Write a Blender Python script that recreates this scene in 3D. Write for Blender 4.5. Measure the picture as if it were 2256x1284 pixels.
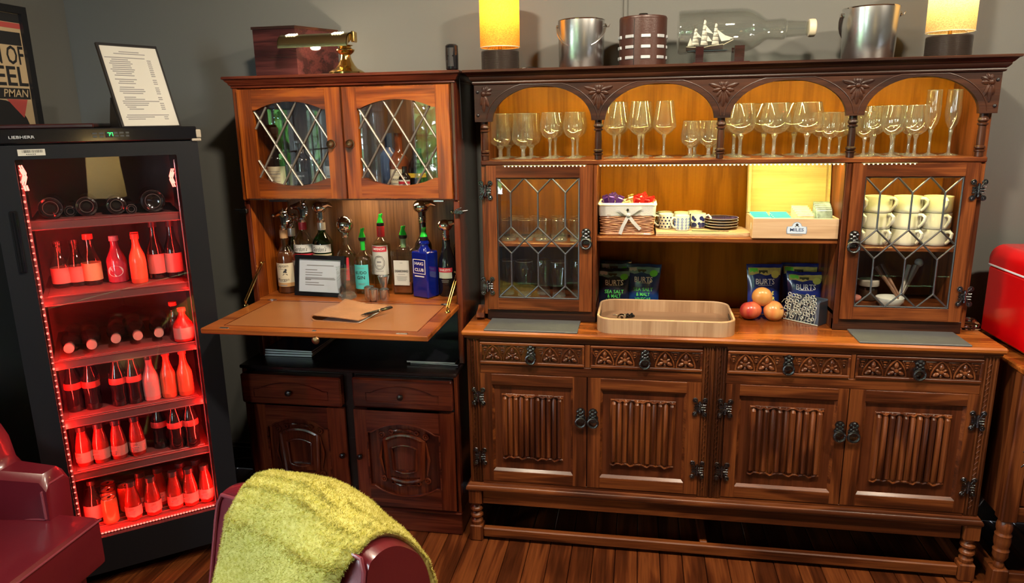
import bpy, bmesh, math, random
import numpy as np
from mathutils import Vector, Matrix, noise
random.seed(7)
SC = bpy.context.scene
COL = SC.collection
PI = math.pi
for o in list(bpy.data.objects):
    bpy.data.objects.remove(o)

# ------------------------------------------------------------------ camera
cd = bpy.data.cameras.new('camera')
cam = bpy.data.objects.new('camera', cd)
COL.objects.link(cam)
_R = (0.98512567, 0.17100302, -0.01689305)
_U = (-0.02334777, 0.23060126, 0.97276818)
_F = (-0.17024186, 0.9579045, -0.23116376)
cam.matrix_world = Matrix(((_R[0], _U[0], -_F[0], 0.6335), (_R[1], _U[1], -_F[1], -2.9317),
                           (_R[2], _U[2], -_F[2], 1.6119), (0, 0, 0, 1)))
cd.sensor_fit = 'HORIZONTAL'
cd.sensor_width = 36.0
cd.lens = 1586.4 / 2256 * 36.0
cd.clip_start = 0.05
SC.camera = cam

# ------------------------------------------------------------------ sky, daylight, exposure
SC.view_settings.view_transform = 'Standard'
SC.view_settings.look = 'None'
SC.view_settings.gamma = 1.0
SC.view_settings.use_curve_mapping = False
SC.view_settings.exposure = 0.9
W = bpy.data.worlds.new('overcast_sky')
SC.world = W
W.use_nodes = True
bg = W.node_tree.nodes['Background']
bg.inputs[0].default_value = (0.80, 0.90, 1.0, 1)
bg.inputs[1].default_value = 20.0
cy = SC.cycles
cy.max_bounces = 10
cy.diffuse_bounces = 4
cy.glossy_bounces = 4
cy.transmission_bounces = 8
cy.transparent_max_bounces = 28
cy.caustics_reflective = False
cy.caustics_refractive = False
cy.sample_clamp_indirect = 2.5
cy.sample_clamp_direct = 0.0
cy.use_denoising = True
cy.use_adaptive_sampling = True


def area(name, loc, size, size_y, energy, color, direction, portal=False, spread=PI):
    d = bpy.data.lights.new(name, 'AREA')
    d.shape = 'RECTANGLE'
    d.size, d.size_y, d.energy, d.color = size, size_y, energy, color
    d.spread = spread
    o = bpy.data.objects.new(name, d)
    COL.objects.link(o)
    o.location = loc
    o.rotation_euler = Vector(direction).to_track_quat('-Z', 'Y').to_euler()
    if portal:
        d.cycles.is_portal = True
    return o


def point(name, loc, energy, color, r=0.02):
    d = bpy.data.lights.new(name, 'POINT')
    d.energy, d.color, d.shadow_soft_size = energy, color, r
    o = bpy.data.objects.new(name, d)
    COL.objects.link(o)
    o.location = loc
    return o


WIN = [('window_1', 'x', -1.83, -3.50, -2.36, 0.45, 1.77), ('fill_window', 'y', -5.0, -1.72, -0.75, 0.85, 2.1),  # the front-wall one is unseen, added for fill daylight
       ('window_3', 'x', -1.83, -4.75, -4.0, 0.45, 1.77)]
for nm, ax, p, a, b, z0, z1 in WIN:
    if ax == 'x':
        area('daylight_portal', (p - 0.16, (a + b) / 2, (z0 + z1) / 2), z1 - z0, b - a, 1, (1, 1, 1), (1, 0, 0), True)
    else:
        area('daylight_portal', ((a + b) / 2, p - 0.16, (z0 + z1) / 2), b - a, z1 - z0, 1, (1, 1, 1), (0, 1, 0), True)

WARM = (1.0, 0.62, 0.22)
LED = (1.0, 0.84, 0.24)
# strips of warm lights in the dresser: behind the arcade and under the glass shelf
area('arcade_light', (0.905, -0.285, 1.735), 1.64, 0.012, 7.5, LED, (0, 0.8, -1))
area('shelf_light', (0.902, -0.27, 1.448), 0.83, 0.012, 2.7, LED, (0, 0.45, -1))
area('cupboard_light', (0.28, -0.27, 1.446), 0.33, 0.012, 1.1, LED, (0, 0.5, -1))
area('cupboard_light', (1.545, -0.27, 1.446), 0.33, 0.012, 1.1, LED, (0, 0.5, -1))
area('bureau_light', (-0.42, -0.13, 1.322), 0.30, 0.03, 0.9, (1, 0.66, 0.34), (0, 0.35, -1))
area('bureau_light', (-0.20, -0.16, 1.735), 0.30, 0.03, 0.5, (1, 0.66, 0.34), (0, 0.2, -1))  # unseen, added to warm the inside of the upper cupboard
# unseen warm spots, added under the ceiling to brighten the back wall
for sx_, sy_ in ((-0.05, -1.3), (1.0, -1.3), (2.2, -1.3)):
    area('wall_fill_spot', (sx_, sy_, 2.49), 0.12, 0.12, 26, (1, 0.83, 0.62), (0, 0.5, -1))


# ------------------------------------------------------------------ materials
def mat(name):
    m = bpy.data.materials.new(name)
    m.use_nodes = True
    nt = m.node_tree
    return m, nt, nt.nodes['Principled BSDF']


def plain(name, col, rough=0.5, metal=0.0, coat=0.0, bump=0.0, bscale=60.0, var=0.0, vscale=8.0, spec=0.5, sheen=0.0, aniso=0.0):
    m, nt, b = mat(name)
    N, L = nt.nodes, nt.links
    b.inputs['Base Color'].default_value = (*col, 1)
    b.inputs['Roughness'].default_value = rough
    b.inputs['Metallic'].default_value = metal
    b.inputs['Coat Weight'].default_value = coat
    b.inputs['Coat Roughness'].default_value = 0.12
    b.inputs['Specular IOR Level'].default_value = spec
    b.inputs['Sheen Weight'].default_value = sheen
    if bump or var:
        tc = N.new('ShaderNodeTexCoord')
        nz = N.new('ShaderNodeTexNoise')
        nz.inputs['Scale'].default_value = bscale if bump else vscale
        nz.inputs['Detail'].default_value = 5
        L.new(tc.outputs['Object'], nz.inputs['Vector'])
        if bump:
            bp = N.new('ShaderNodeBump')
            bp.inputs['Strength'].default_value = bump
            bp.inputs['Distance'].default_value = 0.004
            L.new(nz.outputs['Fac'], bp.inputs['Height'])
            L.new(bp.outputs['Normal'], b.inputs['Normal'])
        if var:
            nv = N.new('ShaderNodeTexNoise')
            nv.inputs['Scale'].default_value = vscale
            nv.inputs['Detail'].default_value = 4
            L.new(tc.outputs['Object'], nv.inputs['Vector'])
            mx = N.new('ShaderNodeMix')
            mx.data_type = 'RGBA'
            mx.inputs['A'].default_value = (*[c * (1 - var) for c in col], 1)
            mx.inputs['B'].default_value = (*[min(1, c * (1 + var)) for c in col], 1)
            L.new(nv.outputs['Fac'], mx.inputs['Factor'])
            L.new(mx.outputs['Result'], b.inputs['Base Color'])
    return m


def wood(name, dark, mid, light, axis='x', rough=0.36, coat=0.12, scale=1.0, fine=0.45, bump=0.25, contrast=0.32, spec=0.32):
    m, nt, b = mat(name)
    N, L = nt.nodes, nt.links
    tc = N.new('ShaderNodeTexCoord')
    oi = N.new('ShaderNodeObjectInfo')
    vm = N.new('ShaderNodeVectorMath')
    vm.operation = 'MULTIPLY_ADD'
    L.new(oi.outputs['Random'], vm.inputs[0])
    vm.inputs[1].default_value = (7.3, 11.1, 5.7)
    L.new(tc.outputs['Object'], vm.inputs[2])
    mp = N.new('ShaderNodeMapping')
    s = [9.0 * scale] * 3
    s['xyz'.index(axis)] = 0.9 * scale
    mp.inputs['Scale'].default_value = s
    L.new(vm.outputs[0], mp.inputs['Vector'])
    n1 = N.new('ShaderNodeTexNoise')
    n1.inputs['Scale'].default_value = 1.6
    n1.inputs['Detail'].default_value = 3
    n1.inputs['Distortion'].default_value = 0.6
    L.new(mp.outputs[0], n1.inputs['Vector'])
    # growth rings: sine of the noise field
    ma = N.new('ShaderNodeMath')
    ma.operation = 'MULTIPLY'
    ma.inputs[1].default_value = 26.0
    L.new(n1.outputs['Fac'], ma.inputs[0])
    si = N.new('ShaderNodeMath')
    si.operation = 'SINE'
    L.new(ma.outputs[0], si.inputs[0])
    mp2 = N.new('ShaderNodeMapping')
    s2 = [170.0 * scale] * 3
    s2['xyz'.index(axis)] = 6.0 * scale
    mp2.inputs['Scale'].default_value = s2
    L.new(vm.outputs[0], mp2.inputs['Vector'])
    n2 = N.new('ShaderNodeTexNoise')
    n2.inputs['Scale'].default_value = 1.0
    n2.inputs['Detail'].default_value = 3
    L.new(mp2.outputs[0], n2.inputs['Vector'])
    a1 = N.new('ShaderNodeMath')
    a1.operation = 'MULTIPLY_ADD'
    L.new(si.outputs[0], a1.inputs[0])
    a1.inputs[1].default_value = 0.13 * contrast * 2
    L.new(n1.outputs['Fac'], a1.inputs[2])
    a2 = N.new('ShaderNodeMath')
    a2.operation = 'MULTIPLY_ADD'
    L.new(n2.outputs['Fac'], a2.inputs[0])
    a2.inputs[1].default_value = fine
    L.new(a1.outputs[0], a2.inputs[2])
    cr = N.new('ShaderNodeValToRGB')
    e = cr.color_ramp.elements
    lo = 0.5 + fine * 0.5
    e[0].position, e[0].color = lo - 0.34, (*dark, 1)
    e[1].position, e[1].color = min(1.0, lo + 0.32), (*light, 1)
    k = e.new(lo)
    k.color = (*mid, 1)
    L.new(a2.outputs[0], cr.inputs[0])
    L.new(cr.outputs[0], b.inputs['Base Color'])
    b.inputs['Roughness'].default_value = rough
    b.inputs['Specular IOR Level'].default_value = spec
    b.inputs['Coat Weight'].default_value = coat * 0.7
    b.inputs['Coat Roughness'].default_value = 0.18
    if bump:
        bp = N.new('ShaderNodeBump')
        bp.inputs['Strength'].default_value = bump
        bp.inputs['Distance'].default_value = 0.0015
        L.new(n2.outputs['Fac'], bp.inputs['Height'])
        L.new(bp.outputs['Normal'], b.inputs['Normal'])
    return m


def thin_glass(name, tint=(0.97, 0.98, 0.97), ior=1.45, gloss=1.0, rough=0.015, power=4.0, glow_mix=0.0):
    """a thin sheet of clear or coloured glass: see-through, with its mirror reflection by Fresnel"""
    m = bpy.data.materials.new(name)
    m.use_nodes = True
    nt = m.node_tree
    N, L = nt.nodes, nt.links
    N.remove(N['Principled BSDF'])
    out = N['Material Output']
    tr = N.new('ShaderNodeBsdfTransparent')
    tr.inputs[0].default_value = (*tint, 1)
    gl = N.new('ShaderNodeBsdfGlossy')
    gl.inputs['Roughness'].default_value = rough
    gl.inputs['Color'].default_value = (gloss, gloss, gloss, 1)
    lw = N.new('ShaderNodeLayerWeight')       # Schlick's approximation, the same from either side
    lw.inputs['Blend'].default_value = 0.5
    pw_ = N.new('ShaderNodeMath')
    pw_.operation = 'POWER'
    pw_.inputs[1].default_value = power
    L.new(lw.outputs['Facing'], pw_.inputs[0])
    f0 = ((ior - 1) / (ior + 1)) ** 2 * 2     # both faces of the sheet
    fr = N.new('ShaderNodeMath')
    fr.operation = 'MULTIPLY_ADD'
    L.new(pw_.outputs[0], fr.inputs[0])
    fr.inputs[1].default_value = 0.85
    fr.inputs[2].default_value = f0
    fr.use_clamp = True
    mx = N.new('ShaderNodeMixShader')
    L.new(fr.outputs[0], mx.inputs[0])
    L.new(tr.outputs[0], mx.inputs[1])
    L.new(gl.outputs[0], mx.inputs[2])
    if glow_mix:      # lamp glow on the glass, put in as a pale diffuse mix
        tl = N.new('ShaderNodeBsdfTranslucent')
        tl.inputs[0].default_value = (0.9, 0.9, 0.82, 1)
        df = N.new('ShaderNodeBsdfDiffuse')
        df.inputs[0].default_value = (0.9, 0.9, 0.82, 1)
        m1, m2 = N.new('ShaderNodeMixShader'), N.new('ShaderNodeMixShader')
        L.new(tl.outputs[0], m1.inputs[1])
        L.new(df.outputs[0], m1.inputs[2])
        m2.inputs[0].default_value = glow_mix
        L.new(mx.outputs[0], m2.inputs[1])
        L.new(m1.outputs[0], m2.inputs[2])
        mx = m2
    L.new(mx.outputs[0], out.inputs[0])
    return m


def solid_glass(name, col=(1, 1, 1), rough=0.0, ior=1.45):
    m, nt, b = mat(name)
    b.inputs['Base Color'].default_value = (*col, 1)
    b.inputs['Transmission Weight'].default_value = 1.0
    b.inputs['Roughness'].default_value = rough
    b.inputs['IOR'].default_value = ior
    return m


def emit(name, col, strength):
    m = bpy.data.materials.new(name)
    m.use_nodes = True
    nt = m.node_tree
    nt.nodes.remove(nt.nodes['Principled BSDF'])
    e = nt.nodes.new('ShaderNodeEmission')
    e.inputs[0].default_value = (*col, 1)
    e.inputs[1].default_value = strength
    nt.links.new(e.outputs[0], nt.nodes['Material Output'].inputs[0])
    m.cycles.emission_sampling = 'NONE'
    return m


# ------------------------------------------------------------------ mesh helper
class MB:
    def __init__(s):
        s.v, s.f = [], []

    def add(s, v, f, M=None):
        n = len(s.v)
        if M is not None:
            v = [M @ Vector(p) for p in v]
        s.v.extend([tuple(p) for p in v])
        s.f.extend([tuple(i + n for i in q) for q in f])
        return s

    def box(s, x0, x1, y0, y1, z0, z1, b=0.0, M=None):
        if x0 > x1: x0, x1 = x1, x0
        if y0 > y1: y0, y1 = y1, y0
        if z0 > z1: z0, z1 = z1, z0
        b = min(b, (x1 - x0) * .45, (y1 - y0) * .45, (z1 - z0) * .45)
        if b <= 0:
            v = [(x, y, z) for x in (x0, x1) for y in (y0, y1) for z in (z0, z1)]
            f = [(0, 1, 3, 2), (4, 6, 7, 5), (0, 4, 5, 1), (2, 3, 7, 6), (0, 2, 6, 4), (1, 5, 7, 3)]
            return s.add(v, f, M)
        c = ((x0 + x1) / 2, (y0 + y1) / 2, (z0 + z1) / 2)
        h = ((x1 - x0) / 2, (y1 - y0) / 2, (z1 - z0) / 2)
        v, ix = [], {}
        for sx in (-1, 1):
            for sy in (-1, 1):
                for sz in (-1, 1):
                    for a in range(3):
                        d = [h[0] - b, h[1] - b, h[2] - b]
                        d[a] = h[a]
                        ix[(sx, sy, sz, a)] = len(v)
                        v.append((c[0] + sx * d[0], c[1] + sy * d[1], c[2] + sz * d[2]))
        f = []
        for a in range(3):
            o1, o2 = [i for i in range(3) if i != a]
            for sg in (-1, 1):
                q = []
                for p, r in ((-1, -1), (1, -1), (1, 1), (-1, 1)):
                    k = [0, 0, 0]
                    k[a], k[o1], k[o2] = sg, p, r
                    q.append(ix[(*k, a)])
                f.append(tuple(q))
        for a in range(3):           # edges along axis a, between faces o1,o2
            o1, o2 = [i for i in range(3) if i != a]
            for p in (-1, 1):
                for r in (-1, 1):
                    q = []
                    for sg, w in ((-1, o1), (1, o1), (1, o2), (-1, o2)):
                        k = [0, 0, 0]
                        k[a], k[o1], k[o2] = sg, p, r
                        q.append(ix[(*k, w)])
                    f.append(tuple(q))
        for sx in (-1, 1):
            for sy in (-1, 1):
                for sz in (-1, 1):
                    f.append(tuple(ix[(sx, sy, sz, a)] for a in range(3)))
        return s.add(v, f, M)

    def prism(s, pts, a0, a1, axis='y', M=None):
        """pts in the plane across `axis` (xz for y, yz for x, xy for z)"""
        def P(p, a):
            return {'y': (p[0], a, p[1]), 'x': (a, p[0], p[1]), 'z': (p[0], p[1], a)}[axis]
        n = len(pts)
        v = [P(p, a0) for p in pts] + [P(p, a1) for p in pts]
        f = [tuple(range(n)), tuple(range(2 * n - 1, n - 1, -1))]
        f += [(i, (i + 1) % n, n + (i + 1) % n, n + i) for i in range(n)]
        return s.add(v, f, M)

    def frame(s, outer, inner, a0, a1, axis='y', M=None):
        def P(p, a):
            return {'y': (p[0], a, p[1]), 'x': (a, p[0], p[1]), 'z': (p[0], p[1], a)}[axis]
        n = len(outer)
        v = [P(p, a0) for p in outer] + [P(p, a0) for p in inner] + [P(p, a1) for p in outer] + [P(p, a1) for p in inner]
        f = []
        for i in range(n):
            j = (i + 1) % n
            f += [(i, j, n + j, n + i), (2 * n + i, 2 * n + j, 3 * n + j, 3 * n + i),
                  (i, j, 2 * n + j, 2 * n + i), (n + i, n + j, 3 * n + j, 3 * n + i)]
        return s.add(v, f, M)

    def lathe(s, prof, c=(0, 0, 0), seg=20, axis='z', cap=True, M=None, sx=1.0, sy=1.0):
        v, f = [], []
        n = len(prof)
        for r, z in prof:
            for k in range(seg):
                t = 2 * PI * k / seg
                a, b = r * math.cos(t) * sx, r * math.sin(t) * sy
                q = {'z': (a, b, z), 'x': (z, a, b), 'y': (a, z, b)}[axis]
                v.append((c[0] + q[0], c[1] + q[1], c[2] + q[2]))
        for i in range(n - 1):
            for k in range(seg):
                k2 = (k + 1) % seg
                f.append((i * seg + k, i * seg + k2, (i + 1) * seg + k2, (i + 1) * seg + k))
        if cap:
            if prof[0][0] > 1e-5: f.append(tuple(range(seg)))
            if prof[-1][0] > 1e-5: f.append(tuple(range((n - 1) * seg, n * seg)))
        return s.add(v, f, M)

    def ball(s, c, r, seg=10, rings=7, M=None):
        if not isinstance(r, (tuple, list)): r = (r, r, r)
        prof = [(math.sin(PI * i / rings), -math.cos(PI * i / rings)) for i in range(rings + 1)]
        v, f = [], []
        for i, (a, z) in enumerate(prof):
            if i in (0, rings):
                v.append((c[0], c[1], c[2] + z * r[2]))
            else:
                for k in range(seg):
                    t = 2 * PI * k / seg
                    v.append((c[0] + a * math.cos(t) * r[0], c[1] + a * math.sin(t) * r[1], c[2] + z * r[2]))
        R = lambda i, k: 0 if i == 0 else (1 + (rings - 1) * seg if i == rings else 1 + (i - 1) * seg + k % seg)
        for i in range(rings):
            for k in range(seg):
                q = [R(i, k), R(i, k + 1), R(i + 1, k + 1), R(i + 1, k)]
                q = list(dict.fromkeys(q))
                f.append(tuple(q))
        return s.add(v, f, M)

    def tube(s, path, r, seg=8, closed=False, M=None, flat=1.0):
        P = [Vector(p) for p in path]
        n = len(P)
        rr = r if isinstance(r, (list, tuple)) else [r] * n
        v, f = [], []
        up = None
        for i in range(n):
            if closed: d = P[(i + 1) % n] - P[i - 1]
            else: d = P[min(i + 1, n - 1)] - P[max(i - 1, 0)]
            d.normalize()
            if up is None:
                up = Vector((0, 0, 1)) if abs(d.z) < 0.9 else Vector((0, 1, 0))
            a = d.cross(up)
            if a.length < 1e-6: a = d.orthogonal()
            a.normalize()
            b = a.cross(d).normalized()
            up = b
            for k in range(seg):
                t = 2 * PI * k / seg
                v.append(P[i] + a * (rr[i] * math.cos(t)) + b * (rr[i] * flat * math.sin(t)))
        m = n if closed else n - 1
        for i in range(m):
            i2 = (i + 1) % n
            for k in range(seg):
                k2 = (k + 1) % seg
                f.append((i * seg + k, i * seg + k2, i2 * seg + k2, i2 * seg + k))
        if not closed:
            f.append(tuple(range(seg)))
            f.append(tuple(range((n - 1) * seg, n * seg)))
        return s.add(v, f, M)

    def torus(s, c, R, r, axis='y', seg=20, rs=8, M=None, ry=1.0):
        path = []
        for k in range(seg):
            t = 2 * PI * k / seg
            a, b = R * math.cos(t), R * ry * math.sin(t)
            path.append({'y': (c[0] + a, c[1], c[2] + b), 'z': (c[0] + a, c[1] + b, c[2]), 'x': (c[0], c[1] + a, c[2] + b)}[axis])
        return s.tube(path, r, rs, True, M)

    def cornice(s, x0, x1, yf, yb, prof):
        """a moulding run round three sides; prof = [(out, z)] from the bottom up, closed on top"""
        v, f = [], []
        for o, z in prof:
            v += [(x0 - o, yb, z), (x0 - o, yf - o, z), (x1 + o, yf - o, z), (x1 + o, yb, z)]
        n = len(prof)
        for i in range(n - 1):
            a, b = i * 4, (i + 1) * 4
            for k in range(4):
                k2 = (k + 1) % 4
                f.append((a + k, a + k2, b + k2, b + k))
        f.append((0, 1, 2, 3))
        f.append(tuple((n - 1) * 4 + k for k in range(4)))
        return s.add(v, f)

    def jitter(s, amt, freq=4.0, seed=0.0):
        s.v = [tuple(Vector(p) + noise.noise_vector(Vector(p) * freq + Vector((seed, seed, seed))) * amt) for p in s.v]
        return s


OFF = {}


def build(name, mb, m, parent=None, angle=35, smooth=True):
    off = Vector((0, 0, 0))
    if parent is not None:
        off = OFF.get(parent.name, off)
    me = bpy.data.meshes.new(name)
    bm = bmesh.new()
    vs = [bm.verts.new(Vector(p) - off) for p in mb.v]
    for q in mb.f:
        if len(set(q)) < 3: continue
        try: bm.faces.new([vs[i] for i in q])
        except ValueError: pass
    bmesh.ops.recalc_face_normals(bm, faces=bm.faces)
    bm.to_mesh(me)
    bm.free()
    if smooth:
        me.shade_smooth()
        me.set_sharp_from_angle(angle=math.radians(angle))
    me.materials.append(m)
    o = bpy.data.objects.new(name, me)
    COL.objects.link(o)
    if parent is not None:
        o.parent = parent
        OFF[o.name] = off
    return o


def split(name, mb, m, parent=None, **kw):
    """build every separate piece of mb as an object of its own"""
    n = len(mb.v)
    p = list(range(n))
    def fi(i):
        while p[i] != i:
            p[i] = p[p[i]]
            i = p[i]
        return i
    for q in mb.f:
        a = fi(q[0])
        for j in q[1:]: p[fi(j)] = a
    groups = {}
    for q in mb.f: groups.setdefault(fi(q[0]), []).append(q)
    out = []
    for fs in groups.values():
        ids = sorted({i for q in fs for i in q})
        ix = {i: k for k, i in enumerate(ids)}
        out.append(build(name, MB().add([mb.v[i] for i in ids], [tuple(ix[i] for i in q) for q in fs]), m, parent, **kw))
    return out


def tag(o, label=None, cat=None, group=None, kind=None):
    if label: o['label'] = label
    if cat: o['category'] = cat
    if group: o['group'] = group
    if kind: o['kind'] = kind
    return o


def thing(name, label, cat, loc=(0, 0, 0), rz=0.0, group=None, world=True):
    """Empty at the thing's base. world=True: its parts are written in room coordinates (no rotation)"""
    o = bpy.data.objects.new(name, None)
    COL.objects.link(o)
    o.empty_display_size = 0.05
    o.location = loc
    o.rotation_euler = (0, 0, rz)
    tag(o, label, cat, group)
    OFF[o.name] = Vector(loc) if world else Vector((0, 0, 0))
    return o


def single(name, mb, m, label, cat, loc, group=None, world=True, rz=0.0, angle=35):
    """a thing that is one mesh; its origin goes to loc"""
    if world:
        mb.v = [tuple(Vector(p) - Vector(loc)) for p in mb.v]
    o = build(name, mb, m, None, angle)
    o.location = loc
    o.rotation_euler = (0, 0, rz)
    OFF[o.name] = Vector(loc) if world else Vector((0, 0, 0))
    return tag(o, label, cat, group)


KIDS = {}


def dup(root, loc, rz=None, label=None, group=None):
    def cp(o, par):
        c = o.copy()
        COL.objects.link(c)
        c.parent = par
        for ch in o.children: cp(ch, c)
        return c
    r = cp(root, None)
    r.location = loc
    if rz is not None:
        r.rotation_euler = (0, 0, rz)
    if label: r['label'] = label
    if group: r['group'] = group
    OFF[r.name] = Vector((0, 0, 0))
    return r


_FC = {}


def text_mesh(s, size, align='CENTER', bold=0.0, space=1.0):
    """(verts, faces) of flat lettering in the xz plane, facing -y, centred on x and z"""
    cu = bpy.data.curves.new('txt', 'FONT')
    cu.body = s
    cu.size = size
    cu.align_x = align
    cu.align_y = 'CENTER'
    cu.offset = bold * 0.35
    cu.space_character = space
    cu.resolution_u = 2
    o = bpy.data.objects.new('txt', cu)
    COL.objects.link(o)
    bpy.context.view_layer.update()
    me = bpy.data.meshes.new_from_object(o.evaluated_get(bpy.context.evaluated_depsgraph_get()))
    v = [(p.co.x, 0.0, p.co.y) for p in me.vertices]
    me.calc_loop_triangles()
    f = [tuple(t.vertices) for t in me.loop_triangles]
    bpy.data.objects.remove(o)
    bpy.data.curves.remove(cu)
    bpy.data.meshes.remove(me)
    return v, f


def lettering(s, size, m, parent, loc, M=None, width=None, radius=None, bold=0.0, name='lettering', space=1.0, shear=0.0):
    """flat lettering at loc (parent's room coordinates). radius: wrapped round an upright cylinder of that radius"""
    v, f = text_mesh(s, size, 'CENTER', bold, space)
    if not v: return None
    if width:
        w = max(p[0] for p in v) - min(p[0] for p in v)
        k = width / max(w, 1e-6)
        v = [(p[0] * k, p[1], p[2]) for p in v]
    if shear:
        v = [(p[0] + shear * p[2], p[1], p[2]) for p in v]
    if radius:
        v = [(radius * math.sin(p[0] / radius), -radius * math.cos(p[0] / radius), p[2]) for p in v]
    if M is not None:
        v = [tuple(M @ Vector(p)) for p in v]
    mb = MB()
    mb.add([(p[0] + loc[0], p[1] + loc[1], p[2] + loc[2]) for p in v], f)
    return build(name, mb, m, parent, smooth=False)


def rotz(a): return Matrix.Rotation(a, 4, 'Z')
def rotx(a): return Matrix.Rotation(a, 4, 'X')
def roty(a): return Matrix.Rotation(a, 4, 'Y')
def tr(x, y, z): return Matrix.Translation((x, y, z))
def arc(cx, cz, rx, rz_, a0, a1, n): return [(cx + rx * math.cos(a0 + (a1 - a0) * i / n), cz + rz_ * math.sin(a0 + (a1 - a0) * i / n)) for i in range(n + 1)]
def rrect(x0, x1, z0, z1, r, n=4):
    p = []
    for cx, cz, a in ((x1 - r, z1 - r, 0), (x0 + r, z1 - r, PI / 2), (x0 + r, z0 + r, PI), (x1 - r, z0 + r, 1.5 * PI)):
        p += arc(cx, cz, r, r, a, a + PI / 2, n)
    return p


# palette
OAK = dict(dark=(0.012, 0.003, 0.0012), mid=(0.095, 0.0235, 0.0065), light=(0.23, 0.068, 0.017))
OAKT = dict(dark=(0.05, 0.012, 0.003), mid=(0.24, 0.062, 0.010), light=(0.42, 0.135, 0.026))
oak_x = wood('oak_horizontal', **OAK, axis='x')
oak_z = wood('oak_vertical', **OAK, axis='z')
oak_y = wood('oak_deep', **OAK, axis='y')
oak_top = wood('oak_worktop', **OAKT, axis='x', rough=0.22, coat=0.4)
oak_dark = wood('oak_dark', (0.007, 0.002, 0.0015), (0.026, 0.008, 0.004), (0.062, 0.020, 0.008), axis='x', rough=0.42, coat=0.0)
carved = wood('carved_oak', (0.010, 0.003, 0.0015), (0.045, 0.012, 0.004), (0.11, 0.031, 0.009), axis='x', rough=0.22, coat=0.8, spec=0.5)
carved_hi = wood('carved_oak_worn', (0.02, 0.006, 0.002), (0.105, 0.029, 0.009), (0.22, 0.07, 0.02), axis='x', rough=0.22, coat=0.8, spec=0.5)
carved_z = wood('carved_oak_upright', (0.012, 0.0035, 0.0015), (0.062, 0.017, 0.005), (0.15, 0.045, 0.013), axis='z', rough=0.30, coat=0.4)
oak_dark_z = wood('oak_dark_upright', (0.007, 0.002, 0.0015), (0.028, 0.009, 0.004), (0.068, 0.022, 0.009), axis='z')
oak_panel = wood('oak_panel', (0.028, 0.007, 0.003), (0.075, 0.018, 0.006), (0.125, 0.033, 0.010), axis='z', contrast=0.3)
oak_back = wood('oak_back_board', (0.11, 0.030, 0.002), (0.20, 0.065, 0.003), (0.26, 0.090, 0.005), axis='z', rough=0.45, coat=0.0, contrast=0.22, fine=0.35, spec=0.1)
bur_x = wood('bureau_horizontal', (0.035, 0.007, 0.003), (0.20, 0.041, 0.006), (0.40, 0.105, 0.012), axis='x', rough=0.25, coat=0.4)
bur_z = wood('bureau_vertical', (0.040, 0.008, 0.003), (0.22, 0.046, 0.006), (0.42, 0.112, 0.012), axis='z', rough=0.25, coat=0.4)
mah_x = wood('mahogany_horizontal', (0.012, 0.003, 0.002), (0.075, 0.014, 0.007), (0.16, 0.034, 0.014), axis='x', rough=0.25, coat=0.4)
mah_z = wood('mahogany_vertical', (0.014, 0.003, 0.002), (0.085, 0.015, 0.006), (0.17, 0.036, 0.012), axis='z', rough=0.22, coat=0.5)
black_wood = wood('ebonised_top', (0.004, 0.003, 0.003), (0.010, 0.006, 0.006), (0.022, 0.013, 0.012), axis='x', rough=0.25, coat=0.4)
walnut_in = wood('walnut_inside', (0.04, 0.018, 0.009), (0.13, 0.065, 0.03), (0.23, 0.125, 0.06), axis='z', rough=0.4, coat=0.1)
flap_wood = wood('flap_wood', (0.09, 0.020, 0.004), (0.26, 0.066, 0.012), (0.40, 0.125, 0.025), axis='x', rough=0.28, coat=0.25)
red_wood = wood('rosewood', (0.008, 0.003, 0.003), (0.032, 0.009, 0.009), (0.075, 0.020, 0.018), axis='x', rough=0.25, coat=0.3)
pale_wood = wood('pale_ash', (0.36, 0.22, 0.12), (0.50, 0.33, 0.19), (0.60, 0.43, 0.27), axis='x', rough=0.4, coat=0.1, contrast=0.25)
pale_wood_z = wood('pale_ash_bent', (0.27, 0.155, 0.085), (0.40, 0.25, 0.145), (0.50, 0.34, 0.21), axis='z', rough=0.4, coat=0.1, contrast=0.25)
pine = wood('pine', (0.38, 0.25, 0.09), (0.50, 0.35, 0.14), (0.58, 0.43, 0.20), axis='x', rough=0.5, coat=0.0, contrast=0.2)
tray_floor = wood('tray_floor', (0.14, 0.075, 0.04), (0.24, 0.14, 0.08), (0.33, 0.20, 0.12), axis='x', rough=0.3, coat=0.2, contrast=0.2)
plank_m = wood('floor_plank', (0.018, 0.005, 0.002), (0.085, 0.021, 0.006), (0.20, 0.058, 0.015), axis='y', rough=0.3, coat=0.2, scale=0.8)
chrome = plain('chrome', (0.75, 0.74, 0.72), 0.08, 1.0)
steel = plain('brushed_steel', (0.74, 0.75, 0.75), 0.27, 1.0)
brass = plain('polished_brass', (0.62, 0.42, 0.14), 0.14, 1.0)
old_brass = plain('old_brass', (0.25, 0.14, 0.07), 0.3, 1.0)
pewter = plain('black_pewter', (0.13, 0.135, 0.14), 0.24, 1.0, bump=0.4, bscale=220)
lead = plain('lead_came', (0.17, 0.18, 0.19), 0.38, 1.0)
lead_lt = plain('antique_lead', (0.34, 0.32, 0.28), 0.5, 0.8)
black = plain('black_plastic', (0.010, 0.010, 0.012), 0.35)
blackg = plain('black_gloss', (0.008, 0.008, 0.010), 0.08, coat=0.5)
white = plain('white_china', (0.66, 0.64, 0.55), 0.18, coat=0.3)
paper = plain('white_paper', (0.62, 0.62, 0.60), 0.6)
cream = plain('cream_label', (0.72, 0.62, 0.42), 0.55)
ink = plain('black_ink', (0.02, 0.02, 0.022), 0.5)
ink_grey = plain('grey_ink', (0.22, 0.22, 0.23), 0.6)
silver_ink = plain('silver_ink', (0.5, 0.52, 0.54), 0.4)
white_ink = plain('white_ink', (0.85, 0.86, 0.86), 0.5)
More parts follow.
